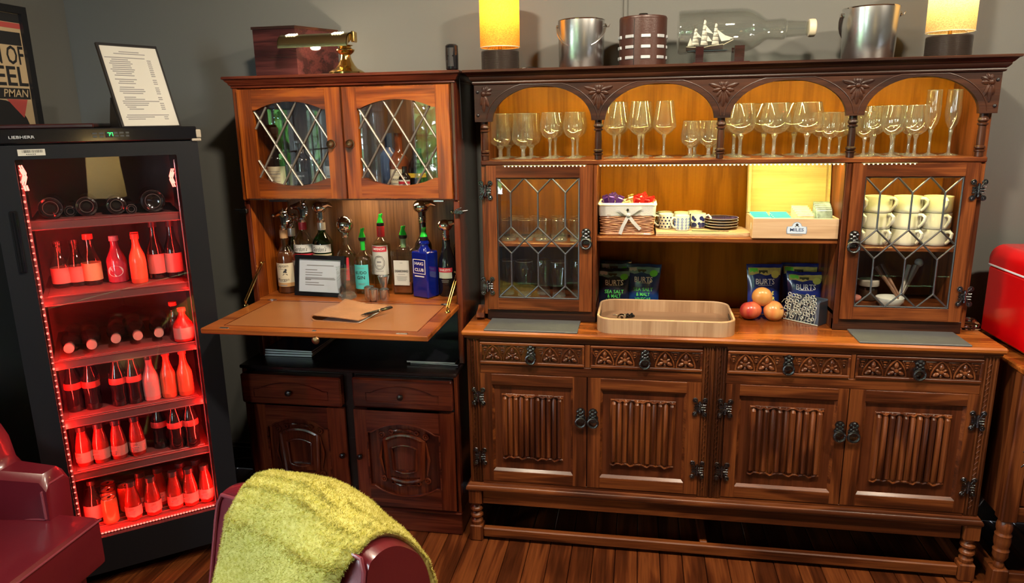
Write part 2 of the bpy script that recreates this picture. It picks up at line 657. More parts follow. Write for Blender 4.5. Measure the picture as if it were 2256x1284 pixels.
pane = thin_glass('window_pane', (0.97, 0.985, 0.97), 1.5)
glass = thin_glass('stemware_glass', (0.985, 0.99, 0.975), 1.62, power=2.6, glow_mix=0.03)
glass_c = thin_glass('tumbler_glass', (0.975, 0.98, 0.97), 1.55, power=3.2)
glass_s = thin_glass('stemware_stem', (0.96, 0.97, 0.93), 1.75, power=2.2, glow_mix=0.11)
# ================================================================== the room
wall_m = plain('wall_paint', (0.125, 0.130, 0.122), 0.75, bump=0.08, bscale=300)
ceil_m = plain('ceiling_paint', (0.42, 0.39, 0.34), 0.8)
skirt_m = plain('skirting_paint', (0.035, 0.028, 0.026), 0.45)
X0, X1, YF, YB, ZC = -1.83, 4.2, -5.0, 0.0, 2.5
T = 0.15


def struct(name, mb, m, parent=None):
    o = build(name, mb, m, parent)
    if parent is None: o['kind'] = 'structure'
    return o


def wall_with_holes(name, axis, p0, p1, a0, a1, holes):
    """axis 'x': wall across x between p0..p1 running along y; holes (a, b, z0, z1)"""
    mb = MB()
    def bx(a, b, z0, z1):
        if b - a < 1e-4 or z1 - z0 < 1e-4: return
        if axis == 'x': mb.box(p0, p1, a, b, z0, z1)
        else: mb.box(a, b, p0, p1, z0, z1)
    cur = a0
    for a, b, z0, z1 in sorted(holes):
        bx(cur, a, 0, ZC)
        bx(a, b, 0, z0)
        bx(a, b, z1, ZC)
        cur = b
    bx(cur, a1, 0, ZC)
    return struct(name, mb, wall_m)


struct('wall_back', MB().box(X0, X1, YB, YB + T, 0, ZC), wall_m)
wall_with_holes('wall_left', 'x', X0 - T, X0, YF, YB + T, [(a, b, z0, z1) for n, ax, p, a, b, z0, z1 in WIN if ax == 'x'])
wall_with_holes('wall_front', 'y', YF - T, YF, X0 - T, X1 + T, [(a, b, z0, z1) for n, ax, p, a, b, z0, z1 in WIN if ax == 'y'])
struct('wall_right', MB().box(X1, X1 + T, YF, YB + T, 0, ZC), wall_m)
struct('ceiling', MB().box(X0 - T, X1 + T, YF - T, YB + T, ZC, ZC + 0.1), ceil_m)
fl = struct('floor', MB().box(X0, X1, YF, YB, -0.08, -0.02), black_wood)
# floor boards, each its own piece
pw = 0.083
brd = []
for L_ in (5.0, 2.3, 2.7):
    brd.append(MB().box(-pw / 2 + 0.0012, pw / 2 - 0.0012, -L_ / 2 + 0.001, L_ / 2 - 0.001, -0.02, 0.0, 0.002))
base_objs = {}
k = 0
x = X0 + pw / 2
while x < X1 - pw * 0.4:
    segs = [(2.3, -1.15), (2.7, -3.65)] if k % 3 == 1 else ([(2.7, -1.35), (2.3, -3.85)] if k % 3 == 2 else [(5.0, -2.5)])
    for L_, yc in segs:
        if L_ not in base_objs:
            o = build('plank', brd[(5.0, 2.3, 2.7).index(L_)], plank_m, fl)
            base_objs[L_] = o
        else:
            o = base_objs[L_].copy()
            COL.objects.link(o)
        o.location = (x, yc, random.uniform(-0.0016, 0.0))
    x += pw
    k += 1
struct('baseboard_back', MB().box(X0, X1, -0.022, 0, 0, 0.115, 0.004).box(X0, X1, -0.016, 0, 0.115, 0.135, 0.004), skirt_m)
struct('baseboard_left', MB().box(X0, X0 + 0.022, YF, -0.022, 0, 0.115, 0.004).box(X0, X0 + 0.016, YF, -0.016, 0.115, 0.135, 0.004), skirt_m)
struct('trim_1', MB().box(0.560, 0.576, -0.010, 0, 0.135, ZC, 0.003), wall_m)

# windows: oak frame, leaded casements
win_frame = plain('window_frame', (0.035, 0.032, 0.030), 0.5)
for nm, ax, p, a, b, z0, z1 in WIN:
    mb = MB()
    cames = MB()
    n = 2 if b - a < 1.3 else 3
    post = 0.16 if ax == 'x' and n == 2 and b - a > 1 else 0.07
    fw = 0.05
    def bx(m_, u0, u1, w0, w1, d0, d1, bev=0.0):
        if ax == 'x': m_.box(p - d1, p - d0, u0, u1, w0, w1, bev)
        else: m_.box(u0, u1, p - d1, p - d0, w0, w1, bev)
    for u0, u1, w0, w1 in ((a, a + fw, z0, z1), (b - fw, b, z0, z1), (a + fw, b - fw, z0, z0 + fw), (a + fw, b - fw, z1 - fw, z1)):
        bx(mb, u0, u1, w0, w1, 0.03, 0.11)
    bays = []
    wd = (b - a - 2 * fw - (n - 1) * post) / n
    for i in range(n):
        u0 = a + fw + i * (wd + post)
        bays.append((u0, u0 + wd))
        if i: bx(mb, u0 - post, u0, z0 + fw, z1 - fw, 0.03, 0.11)
    w = struct(nm, mb, win_frame)
    for u0, u1 in bays:
        nx, nz = 3, 4
        for i in range(nx + 1):
            u = u0 + (u1 - u0) * i / nx
            bx(cames, u - 0.006, u + 0.006, z0 + fw, z1 - fw, 0.064, 0.076)
        for j in range(nz + 1):
            z = z0 + fw + (z1 - z0 - 2 * fw) * j / nz
            bx(cames, u0, u1, z - 0.006, z + 0.006, 0.064, 0.076)
        g = MB()
        bx(g, u0, u1, z0 + fw, z1 - fw, 0.068, 0.070)
        struct('window_pane', g, pane, w)
    struct('glazing_bars', cames, win_frame, w)
    s = MB()
    bx(s, a - 0.03, b + 0.03, z0 - 0.03, z0, -0.05, 0.03, 0.005)
    struct('windowsill', s, win_frame, w)

# garden outside the windows: shrubs on a lawn
lawn_m = plain('lawn_grass', (0.08, 0.16, 0.03), 0.9, var=0.4, vscale=3)
struct('ground', MB().box(-12, -2.0, -12, 3, -0.3, -0.2), lawn_m)
struct('lawn', MB().box(-2.0, 9, -12, -5.2, -0.3, -0.2), lawn_m)
leaf_m = plain('shrub_leaves', (0.16, 0.40, 0.10), 0.6, var=0.7, vscale=2.5)
def shrub(loc, r, h, label):
    mb = MB()
    for i in range(1500):
        d = Vector((random.gauss(0, 1), random.gauss(0, 1), random.gauss(0, 1))).normalized() * random.uniform(0.55, 1.0)
        c = Vector((d.x * r, d.y * r, h * 0.55 + d.z * h * 0.5))
        M = tr(*c) @ Matrix.Rotation(random.uniform(0, 6.3), 4, Vector((random.random(), random.random(), random.random() + .1)))
        s = random.uniform(0.10, 0.20)
        mb.add([(-s, 0, 0), (0, -s * .5, 0.01), (s, 0, 0), (0, s * .5, 0.01)], [(0, 1, 2, 3)], M)
    t = thing('garden_shrub', label, 'shrub', loc, world=False)
    tag(build('foliage', mb, leaf_m, t, smooth=False), kind='stuff')
    build('stem', MB().tube([(0, 0, 0), (0.03, 0.02, h * 0.3), (0, 0, h * 0.7)], [0.05, 0.04, 0.02], 7), win_frame, t)
shrub((-3.5, -5.9, -0.2), 0.95, 3.0, 'leafy green garden tree outside the leaded window, seen only mirrored in glass')
shrub((-5.6, -8.6, -0.2), 1.1, 3.2, 'broad green garden tree furthest out beyond the left wall')
shrub((-2.3, -8.2, -0.2), 1.0, 3.1, 'green garden tree outside the far window, behind the photographer')
# ================================================================== the oak dresser: base
db = thing('sideboard', 'long carved oak sideboard with four linenfold doors and four flower-carved drawers', 'sideboard', (0.915, -0.23, 0))
build('worktop', MB().box(0, 1.83, -0.4646, 0, 0.843, 0.8637, 0.006), oak_top, db)
build('worktop_moulding', MB().box(0.010, 1.82, -0.455, 0, 0.835, 0.843, 0.002), oak_x, db)
cc = MB()   # carcass behind the fronts
cc.box(0.020, 1.812, -0.440, -0.005, 0.250, 0.835)
build('carcass', cc, oak_dark, db)
sd = MB().box(0.017, 0.030, -0.445, -0.004, 0.25, 0.835, 0.003).box(1.802, 1.815, -0.445, -0.004, 0.25, 0.835, 0.003)
split('side_panel', sd, oak_z, db)


def rails(y0, y1, *rects):
    mb = MB()
    for r in rects: mb.box(r[0], r[1], y0, y1, r[2], r[3], 0.002)
    return mb


split('rail', rails(-0.450, -0.436, (0.067, 0.869, 0.822, 0.835), (0.951, 1.766, 0.822, 0.835), (0.067, 0.869, 0.698, 0.735), (0.951, 1.766, 0.698, 0.735),
                    (0.067, 0.869, 0.248, 0.262), (0.951, 1.766, 0.248, 0.262)), oak_x, db)
split('drawer_divider', rails(-0.450, -0.436, (0.455, 0.475, 0.735, 0.822), (1.356, 1.372, 0.735, 0.822)), oak_z, db)
# fluted stiles
for a, b in ((0.019, 0.066), (0.869, 0.909), (0.911, 0.951), (1.767, 1.814)):
    mb = MB().box(a, b, -0.447, -0.434, 0.25, 0.833, 0.001)
    n = 4
    w = (b - a) / (n + 0.6)
    for i in range(n):
        cx = a + w * (i + 0.8)
        rr = w * (0.42 if i in (0, 3) else 0.34)
        mb.tube([(cx, -0.4475, 0.256), (cx, -0.4475, 0.828)], rr, 8)
    for j in range(26):   # twisted beading between the reeds
        z = 0.28 + j * 0.0205
        mb.tube([(a + w * 1.4, -0.449, z), (a + w * 2.2, -0.4515, z + 0.014)], 0.0018, 5)
    build('fluted_stile', mb, carved_z, db)

# plinth moulding and stand
pm = MB().cornice(0.017, 1.815, -0.447, -0.003, [(0.0, 0.250), (0.004, 0.249), (0.008, 0.244), (0.009, 0.240), (0.013, 0.238), (0.0165, 0.232), (0.017, 0.224), (0.014, 0.219), (0.0, 0.218)])
build('plinth_moulding', pm, oak_x, db)
build('apron', MB().box(0.062, 1.77, -0.448, -0.425, 0.160, 0.219, 0.002), oak_x, db)
split('side_apron', MB().box(0.014, 0.034, -0.43, -0.04, 0.160, 0.219, 0.002).box(1.797, 1.817, -0.43, -0.04, 0.160, 0.219, 0.002), oak_y, db)


def turned_leg(cx, cyy, ht=0.219):
    mb = MB()
    h = 0.0257
    mb.box(cx - h, cx + h, cyy - h, cyy + h, 0, 0.066, 0.004)
    mb.box(cx - h, cx + h, cyy - h, cyy + h, 0.160, ht, 0.003)
    pr = [(0.020, 0.064), (0.0215, 0.070), (0.0235, 0.075), (0.0235, 0.081), (0.019, 0.087), (0.0165, 0.091), (0.021, 0.096), (0.0255, 0.103), (0.0245, 0.110),
          (0.018, 0.116), (0.0165, 0.119), (0.021, 0.124), (0.0255, 0.131), (0.0245, 0.138), (0.018, 0.144), (0.0165, 0.148), (0.0205, 0.153), (0.021, 0.160)]
    mb.lathe(pr, (cx, cyy, 0), 20)
    return mb


for cx in (0.0337, 1.8037):
    for cyy in (-0.433, -0.035):
        build('leg', turned_leg(cx, cyy), oak_z, db)
build('stretcher', MB().box(0.060, 1.778, -0.447, -0.420, 0.012, 0.052, 0.004), oak_x, db)
build('stretcher', MB().box(0.060, 1.778, -0.048, -0.022, 0.012, 0.052, 0.004), oak_x, db)
for cx in (0.0337, 1.8037, 0.905):
    build('stretcher', MB().box(cx - 0.014, cx + 0.014, -0.42, -0.048, 0.012, 0.052, 0.003), oak_y, db)


def ring_pull_mb(cx, y, cz, s=1.0):
    """a grotesque mask plate with a hanging ring"""
    mb = MB()
    pl = [(0, .034), (.009, .031), (.014, .022), (.011, .013), (.016, .004), (.013, -.008), (.006, -.014), (-.006, -.014), (-.013, -.008), (-.016, .004), (-.011, .013), (-.014, .022), (-.009, .031)]
    mb.prism([(cx + a * s, cz + b * s) for a, b in pl], y - 0.003, y)
    for a, b, r in ((0, .027, .006), (-.008, .021, .005), (.008, .021, .005), (0, .015, .007), (-.007, .009, .005), (.007, .009, .005), (0, .004, .0065)):
        mb.ball((cx + a * s, y - 0.004, cz + b * s), (r * s, r * s * 0.9, r * s), 8, 5)
    mb.torus((cx, y - 0.010, cz - 0.012 * s), 0.0145 * s, 0.0042 * s, 'y', 22, 8)
    mb.tube([(cx, y, cz + 0.003 * s), (cx, y - 0.014, cz + 0.002 * s)], 0.004 * s, 7)
    return mb


def gothic(cx, z0, z1, hw):
    """pointed arch outline, open at the bottom corners"""
    n = 8
    R = (hw * hw + (z1 - z0) ** 2) / (2 * hw)
    a1 = math.asin((z1 - z0) / R)
    left = [(cx - hw + R - R * math.cos(a1 * i / n), z0 + R * math.sin(a1 * i / n)) for i in range(n + 1)]
    right = [(2 * cx - px_, pz_) for px_, pz_ in reversed(left)]
    return left + right[1:]


def flower(mb, cx, y, cz, r, n=5, a0=PI / 2, boss=0.35):
    mb.ball((cx, y - 0.003, cz), (r * boss, r * boss * 0.9, r * boss), 8, 5)
    for k in range(n):
        a = a0 + 2 * PI * k / n
        M = tr(cx + math.cos(a) * r * 0.62, y, cz + math.sin(a) * r * 0.62) @ roty(-a)
        mb.ball((0, 0, 0), (r * 0.44, r * 0.24, r * 0.25), 8, 5, M)
        mb.tube([(cx + math.cos(a) * r * 0.35, y - r * 0.17, cz + math.sin(a) * r * 0.35), (cx + math.cos(a) * r * 0.95, y - r * 0.10, cz + math.sin(a) * r * 0.95)], r * 0.035, 4)


for di, (a, b, pu) in enumerate(((0.068, 0.454, 0.259), (0.476, 0.868, 0.669), (0.953, 1.355, 1.154), (1.373, 1.765, 1.57))):
    z0, z1 = 0.737, 0.820
    mb = MB().box(a, b, -0.450, -0.436, z0, z1, 0.002)
    d = build('drawer', mb, carved, db)
    fr = 0.010
    fm = MB()
    for r in ((a, b, z1 - fr, z1), (a, b, z0, z0 + fr), (a, a + fr * .8, z0 + fr, z1 - fr), (b - fr * .8, b, z0 + fr, z1 - fr)):
        fm.box(r[0], r[1], -0.455, -0.449, r[2], r[3], 0.0015)
    build('drawer_moulding', fm, oak_x, d)
    cv = MB()
    cxs = [pu - 0.142, pu - 0.070, pu + 0.070, pu + 0.142]
    for cx in cxs:
        cx = min(max(cx, a + 0.042), b - 0.042)
        o = gothic(cx, z0 + 0.012, z1 - 0.012, 0.032)
        cv.tube([(p[0], -0.452, p[1]) for p in o], 0.0028, 6)
        cv.tube([(cx - 0.031, -0.452, z0 + 0.0125), (cx + 0.031, -0.452, z0 + 0.0125)], 0.0018, 6)
        flower(cv, cx, -0.4515, z0 + 0.034, 0.029, 3, PI / 2, 0.27)
        flower(cv, cx, -0.4512, z0 + 0.033, 0.019, 3, -PI / 2, 0.2)
    for cx in (pu - 0.106, pu + 0.106, a + 0.020, b - 0.020, pu - 0.036, pu + 0.036):
        if a + 0.012 < cx < b - 0.012:
            cv.tube([(cx - 0.016, -0.451, z1 - 0.014), (cx + 0.016, -0.451, z1 - 0.014), (cx, -0.451, z0 + 0.036), (cx - 0.016, -0.451, z1 - 0.014)], 0.0016, 5)
            cv.ball((cx, -0.4515, z1 - 0.021), (0.007, 0.003, 0.0035), 7, 4)
            cv.ball((cx, -0.4515, z1 - 0.030), (0.005, 0.003, 0.0035), 7, 4)
            cv.ball((cx, -0.4515, z1 - 0.038), (0.0035, 0.003, 0.0035), 7, 4)
    tag(build('flower_carving', cv, carved_hi, d), kind='stuff')
    tag(build('ring_pull', ring_pull_mb(pu, -0.455, 0.776, 1.15), pewter, d), 'black metal ring pull')


def hinge_mb(cx, y, cz, s=1.0):
    """a butterfly strap hinge with scrolled ends"""
    mb = MB()
    mb.tube([(cx, y - 0.004, cz - 0.020 * s), (cx, y - 0.004, cz + 0.020 * s)], 0.0042 * s, 8)
    for sg in (-1, 1):
        mb.box(cx + sg * 0.004 * s, cx + sg * 0.016 * s, y - 0.003, y, cz - 0.010 * s, cz + 0.010 * s)
        for t in (-1, 1):
            mb.torus((cx + sg * 0.0155 * s, y - 0.003, cz + t * 0.024 * s), 0.0062 * s, 0.0028 * s, 'y', 12, 6)
            mb.ball((cx + sg * 0.0155 * s, y - 0.003, cz + t * 0.024 * s), 0.004 * s, 7, 5)
            mb.tube([(cx + sg * 0.006 * s, y - 0.003, cz + t * 0.006 * s), (cx + sg * 0.009 * s, y - 0.005, cz + t * 0.016 * s), (cx + sg * 0.018 * s, y - 0.003, cz + t * 0.030 * s)], 0.0026 * s, 6)
        for t in (-0.008, 0.0, 0.008):
            mb.tube([(cx + sg * 0.003, y - 0.004, cz + t * s), (cx + sg * 0.019 * s, y - 0.004, cz + t * 1.1 * s)], 0.0018 * s, 5)
    return mb


def linenfold(x0, x1, z0, z1, y, n=11):
    mb = MB()
    w = (x1 - x0) / n
    bz = 0.022
    mb.box(x0 - 0.003, x1 + 0.003, y - 0.002, y, z0 + 0.004, z1 - 0.004, 0.001)
    for i in range(n):
        cx = x0 + w * (i + 0.5)
        r = w * 0.40
        dz = 0.003 * (i % 2)
        mb.tube([(cx, y + 0.003, z0 + bz * 0.3), (cx, y - 0.006, z0 + bz + dz), (cx, y - 0.0065, z1 - bz - dz), (cx, y + 0.003, z1 - bz * 0.3)], [r * 0.55, r, r, r * 0.55], 8)
        # folded lip over each end
        for zz, sg in ((z1, 1), (z0, -1)):
            mb.tube([(cx - w * .5, y - 0.004, zz - sg * (0.007 + 0.004 * (i % 2))), (cx, y - 0.008, zz - sg * (0.014 - 0.009 * (i % 3 == 0))), (cx + w * .5, y - 0.004, zz - sg * (0.007 + 0.004 * ((i + 1) % 2)))], 0.0040, 6)
    return mb


DOORS = ((0.067, 0.463, 0.109, 0.413, 0.442, 0.059), (0.4665, 0.868, 0.513, 0.819, 0.487, 0.866), (0.953, 1.359, 0.999, 1.326, 1.339, 0.953), (1.363, 1.766, 1.413, 1.733, 1.385, 1.769))
for a, b, pa, pb, kx, hx in DOORS:
    z0, z1, q0, q1 = 0.262, 0.698, 0.306, 0.656
    d = build('door', MB().frame([(a, z0), (b, z0), (b, z1), (a, z1)], [(pa, q0), (pb, q0), (pb, q1), (pa, q1)], -0.4515, -0.436), oak_z, db)
    split('door_rail', MB().box(pa, pb, -0.4522, -0.437, z0 + .0005, q0, 0.0012).box(pa, pb, -0.4522, -0.437, q1, z1 - .0005, 0.0012), oak_x, d)
    # panel with sloping edges
    bev = MB()
    i_ = 0.009
    o = [(pa, q0), (pb, q0), (pb, q1), (pa, q1)]
    n_ = [(pa + i_, q0 + i_), (pb - i_, q0 + i_), (pb - i_, q1 - i_), (pa + i_, q1 - i_)]
    vv = [(p[0], -0.451, p[1]) for p in o] + [(p[0], -0.441, p[1]) for p in n_]
    bev.add(vv, [(k, (k + 1) % 4, 4 + (k + 1) % 4, 4 + k) for k in range(4)])
    build('panel_moulding', bev, oak_x, d)
    build('panel', MB().box(pa + i_ * .5, pb - i_ * .5, -0.4415, -0.437, q0 + i_ * .5, q1 - i_ * .5), oak_panel, d)
    cm = (pa + pb) / 2
    hw = (pb - pa) * 0.372
    build('linenfold', linenfold(cm - hw, cm + hw, 0.352, 0.622, -0.4415), oak_z, d)
    tag(build('ring_pull', ring_pull_mb(kx, -0.452, 0.540, 1.2), pewter, d), 'black metal ring pull')
    for hz in (0.606, 0.362):
        build('hinge', hinge_mb(hx, -0.452, hz, 1.1), pewter, d)

# ================================================================== the dresser's upper part
du = thing('dresser_rack', 'upper part of the oak dresser: four arches over a glass shelf, leaded side cupboards', 'dresser', (0.905, -0.15, 0.8637))
XL, XR = 0.058, 1.757
build('back_board', MB().box(XL + 0.01, XR - 0.01, -0.018, -0.004, 0.8645, 1.745), oak_back, du)
build('side_panel', MB().box(XL, XL + 0.018, -0.295, -0.004, 0.885, 1.745, 0.002), oak_z, du)
build('side_panel', MB().box(XR - 0.018, XR, -0.295, -0.004, 0.885, 1.745, 0.002), oak_z, du)
build('glass_shelf', MB().box(XL + 0.001, XR - 0.001, -0.309, -0.018, 1.4525, 1.470, 0.003), oak_x, du)
build('top_board', MB().box(0.05, 1.765, -0.318, -0.004, 1.741, 1.756), oak_dark, du)
build('cornice', MB().cornice(0.0437, 1.7655, -0.3184, -0.002, [(0.0, 1.736), (0.004, 1.738), (0.006, 1.743), (0.004, 1.748), (0.008, 1.750), (0.014, 1.757), (0.015, 1.764), (0.019, 1.766), (0.027, 1.776), (0.034, 1.779), (0.0345, 1.7855), (0.033, 1.787)]), oak_dark, du)
# arcade
AR = [(0.108, 0.463), (0.511, 0.881), (0.935, 1.306), (1.362, 1.708)]
mb = MB()
zs, ztop = 1.608, 1.738
xs = [0.0437] + [v for p in AR for v in p] + [1.762]
for i in range(0, len(xs), 2):
    pts_l = []
    a, b = xs[i], xs[i + 1]
    # spandrel post between two arches: straight bottom, two arc sides
    poly = [(a, zs), (b, zs)]
    if i + 2 < len(xs):
        p, q = AR[i // 2]
        poly += [(x_, z_) for x_, z_ in arc((p + q) / 2, zs, (q - p) / 2, 0.120, PI, PI / 2, 12)][1:]
        poly += [((p + q) / 2, ztop)]
    else:
        poly += [(b, ztop)]
    if i > 0:
        p, q = AR[i // 2 - 1]
        poly += [((p + q) / 2, ztop)]
        poly += [(x_, z_) for x_, z_ in arc((p + q) / 2, zs, (q - p) / 2, 0.120, PI / 2, 0, 12)][:-1]
    else:
        poly += [(a, ztop)]
    mb.prism(poly, -0.3184, -0.300)
build('arcade', mb, oak_dark, du)
rim = MB()
for p, q in AR:
    o = arc((p + q) / 2, zs, (q - p) / 2 + 0.022, 0.137, 0.06, PI - 0.06, 24)
    rim.tube([(x_, -0.3186, min(z_, 1.735)) for x_, z_ in o], 0.0018, 5)
build('arch_moulding', rim, oak_dark, du)


def leaf_rays(mb, cx, y, cz, dirs, w):
    for a, L_ in dirs:
        a = math.radians(a)
        M = tr(cx + math.cos(a) * L_ * 0.55, y, cz + math.sin(a) * L_ * 0.55) @ roty(-a)
        mb.ball((0, 0, 0), (L_ * 0.48, 0.0035, w), 8, 5, M)
        mb.tube([(cx + math.cos(a) * 0.006, y - 0.0035, cz + math.sin(a) * 0.006), (cx + math.cos(a) * L_, y - 0.002, cz + math.sin(a) * L_)], 0.0011, 4)


for cx, kind in ((0.487, 0), (0.908, 0), (1.334, 0), (0.078, 1), (1.732, -1)):
    cv = MB()
    cz = 1.705
    cv.ball((cx, -0.322, cz), (0.009, 0.005, 0.009), 10, 6)
    cv.torus((cx, -0.320, cz), 0.010, 0.002, 'y', 14, 5)
    if kind == 0:
        leaf_rays(cv, cx, -0.319, cz, ((18, 0.052), (162, 0.052), (-12, 0.036), (192, 0.036), (-50, 0.034), (230, 0.034), (-90, 0.060), (-72, 0.050), (252, 0.050), (60, 0.026), (120, 0.026), (90, 0.024)), 0.0075)
    else:
        leaf_rays(cv, cx, -0.319, cz, ((90 - kind * 62, 0.036), (90 - kind * 90, 0.028), (-90, 0.062), (-90 + kind * 22, 0.048), (-90 - kind * 14, 0.040), (90, 0.024), (90 - kind * 30, 0.030)), 0.0075)
    build('leaf_carving', cv, oak_dark, du)
for x_, z_ in ((0.056, 1.712), (0.056, 1.631), (1.751, 1.712), (1.751, 1.631)):
    build('peg', MB().ball((x_, -0.319, z_), (0.006, 0.004, 0.006), 10, 6), black, du)
for cx in (0.075, 0.487, 0.908, 1.334, 1.732):
    pr = [(0.013, 1.4705), (0.013, 1.486), (0.0165, 1.488), (0.0165, 1.492), (0.011, 1.494), (0.0165, 1.498), (0.0165, 1.503), (0.0115, 1.507), (0.0125, 1.53), (0.0115, 1.562), (0.0105, 1.570), (0.0165, 1.573), (0.0165, 1.577),
          (0.011, 1.580), (0.0165, 1.586), (0.016, 1.592), (0.0135, 1.595), (0.013, 1.608)]
    build('column', MB().lathe(pr, (cx, -0.296, 0), 16), oak_dark_z, du)
# cupboards below the shelf
build('inner_wall', MB().box(0.470, 0.484, -0.300, -0.018, 0.8645, 1.4525, 0.001), oak_z, du)
build('inner_wall', MB().box(1.325, 1.339, -0.300, -0.018, 0.8645, 1.4525, 0.001), oak_z, du)
split('post', MB().box(0.058, 0.079, -0.3, -0.28, 0.885, 1.4525, 0.002).box(1.736, 1.757, -0.3, -0.28, 0.885, 1.4525, 0.002), oak_z, du)
split('post', MB().box(0.470, 0.484, -0.304, -0.29, 0.885, 1.4525, 0.003).box(1.325, 1.345, -0.304, -0.29, 0.885, 1.4525, 0.003), oak_z, du)
build('middle_shelf', MB().box(0.484, 1.325, -0.280, -0.018, 1.170, 1.1885, 0.003), oak_x, du)
build('cupboard_shelf', MB().box(0.076, 0.470, -0.245, -0.018, 1.140, 1.155, 0.002), oak_x, du)
build('cupboard_shelf', MB().box(1.339, 1.739, -0.245, -0.018, 1.140, 1.155, 0.002), oak_x, du)
build('cupboard_floor', MB().box(0.060, 0.484, -0.294, -0.018, 0.915, 0.935, 0.003), oak_x, du)
build('cupboard_floor', MB().box(1.325, 1.755, -0.294, -0.018, 0.915, 0.935, 0.003), oak_x, du)
split('plinth', MB().box(0.070, 0.484, -0.303, -0.28, 0.8645, 0.906, 0.002).box(1.325, 1.745, -0.303, -0.28, 0.8645, 0.906, 0.002), oak_dark, du)
for cx in (0.042,):    # a small scroll foot at the open end
    mb = MB().prism([(-0.30, 0.8642), (-0.23, 0.8642), (-0.225, 0.885), (-0.235, 0.905), (-0.27, 0.914), (-0.285, 0.900), (-0.31, 0.892), (-0.315, 0.875)], cx - 0.015, cx + 0.015, 'x')
    build('scroll_foot', mb, oak_y, du)


def lead_pattern(x0, x1, z0, z1):
    X = lambda u: x0 + (x1 - x0) * u
    Z = lambda w: z0 + (z1 - z0) * w
    A = [(X(k / 3), Z(1)) for k in range(4)]
    B = [(X((j + .5) / 3), Z(.884)) for j in range(3)]
    C_ = [(X((j + .5) / 3), Z(.600)) for j in range(3)]
    D = [(X(k / 3), Z(.492)) for k in range(4)]
    E_ = [(X((j + .5) / 3), Z(.378)) for j in range(3)]
    F_ = [(X((j + .5) / 3), Z(.107)) for j in range(3)]
    G = [(X(k / 3), Z(0)) for k in range(4)]
    segs = []
    for j in range(3):
        segs += [(A[j], B[j]), (A[j + 1], B[j]), (B[j], C_[j]), (C_[j], D[j]), (C_[j], D[j + 1]), (D[j], E_[j]), (D[j + 1], E_[j]), (E_[j], F_[j]), (F_[j], G[j]), (F_[j], G[j + 1])]
    panes = [(A[j], A[j + 1], B[j]) for j in range(3)] + [(G[j], F_[j], G[j + 1]) for j in range(3)] + [(C_[j], D[j + 1], E_[j], D[j]) for j in range(3)]
    for T_, M_, L_, E2 in ((A, B, C_, D), (D, E_, F_, G)):
        panes.append((T_[0], M_[0], L_[0], E2[0]))
        panes.append((T_[3], M_[2], L_[2], E2[3]))
        for k in (1, 2):
            panes.append((T_[k], M_[k], L_[k], E2[k], L_[k - 1], M_[k - 1]))
    return segs, panes


for a, b, ga, gb, hx, kx in ((0.079, 0.469, 0.115, 0.423, 0.076, 0.447), (1.345, 1.737, 1.387, 1.695, 1.738, 1.367)):
    z0, z1, q0, q1 = 0.908, 1.4515, 0.953, 1.407
    d = build('leaded_door', MB().frame([(a, z0), (b, z0), (b, z1), (a, z1)], [(ga, q0), (gb, q0), (gb, q1), (ga, q1)], -0.3115, -0.295), oak_z, du)
    split('door_rail', MB().box(ga, gb, -0.3122, -0.296, z0 + .0005, q0, 0.0012).box(ga, gb, -0.3122, -0.296, q1, z1 - .0005, 0.0012), oak_x, d)
    segs, panes = lead_pattern(ga + 0.002, gb - 0.002, q0 + 0.002, q1 - 0.002)
    cm = MB()
    for p, q in segs:
        cm.tube([(p[0], -0.3045, p[1]), (q[0], -0.3045, q[1])], 0.0032, 8)
    for p in set([s[0] for s in segs] + [s[1] for s in segs]):
        cm.ball((p[0], -0.3045, p[1]), 0.0042, 7, 5)
    ed = [(ga + .002, q0 + .002), (gb - .002, q0 + .002), (gb - .002, q1 - .002), (ga + .002, q1 - .002)]
    for i in range(4):
        p, q = ed[i], ed[(i + 1) % 4]
        cm.tube([(p[0], -0.3045, p[1]), (q[0], -0.3045, q[1])], 0.0035, 8)
    build('lead_came', cm, lead, d)
    for pl in panes:
        c0 = Vector((sum(p[0] for p in pl) / len(pl), -0.3045, sum(p[1] for p in pl) / len(pl)))
        M = tr(*c0) @ Matrix.Rotation(random.uniform(-.012, .012), 4, 'X') @ Matrix.Rotation(random.uniform(-.012, .012), 4, 'Z') @ tr(*(-c0))
        g = MB().add([(p[0], -0.3045, p[1]) for p in pl], [tuple(range(len(pl)))], M)
        build('pane', g, pane, d, smooth=False)
    for hz in (1.362, 1.000):
        build('hinge', hinge_mb(hx, -0.312, hz, 1.1), pewter, d)
    tag(build('ring_pull', ring_pull_mb(kx, -0.312, 1.182, 1.25), pewter, d), 'black metal ring pull')

# strips of light bulbs under the glass shelf
led_m = emit('light_beads', (1.0, 0.86, 0.42), 5.0)
tape_m = plain('light_tape', (0.40, 0.36, 0.2), 0.5)
for a, b, lab in ((0.143, 0.446, 'short warm light strip above the left leaded cupboard door'), (0.490, 1.318, 'long warm light strip under the glass shelf, above basket and tea box'), (1.371, 1.543, 'shortest warm light strip, above the right leaded cupboard door with mugs')):
    yy = -0.311 if b - a < 0.5 else -0.303
    zz = 1.4497
    t = thing('light_strip', lab, 'light strip', ((a + b) / 2, yy, zz), group='light strips under the glass shelf')
    build('tape', MB().box(a, b, yy - 0.004, yy + 0.004, zz + 0.0008, zz + 0.0024), tape_m, t)
    bd = MB()
    n = int((b - a) / 0.0135)
    for i in range(n):
        bd.ball((a + (i + .5) * (b - a) / n, yy, zz - 0.0012), (0.0032, 0.003, 0.0022), 6, 4)
    tag(build('bulbs', bd, led_m, t), kind='stuff')
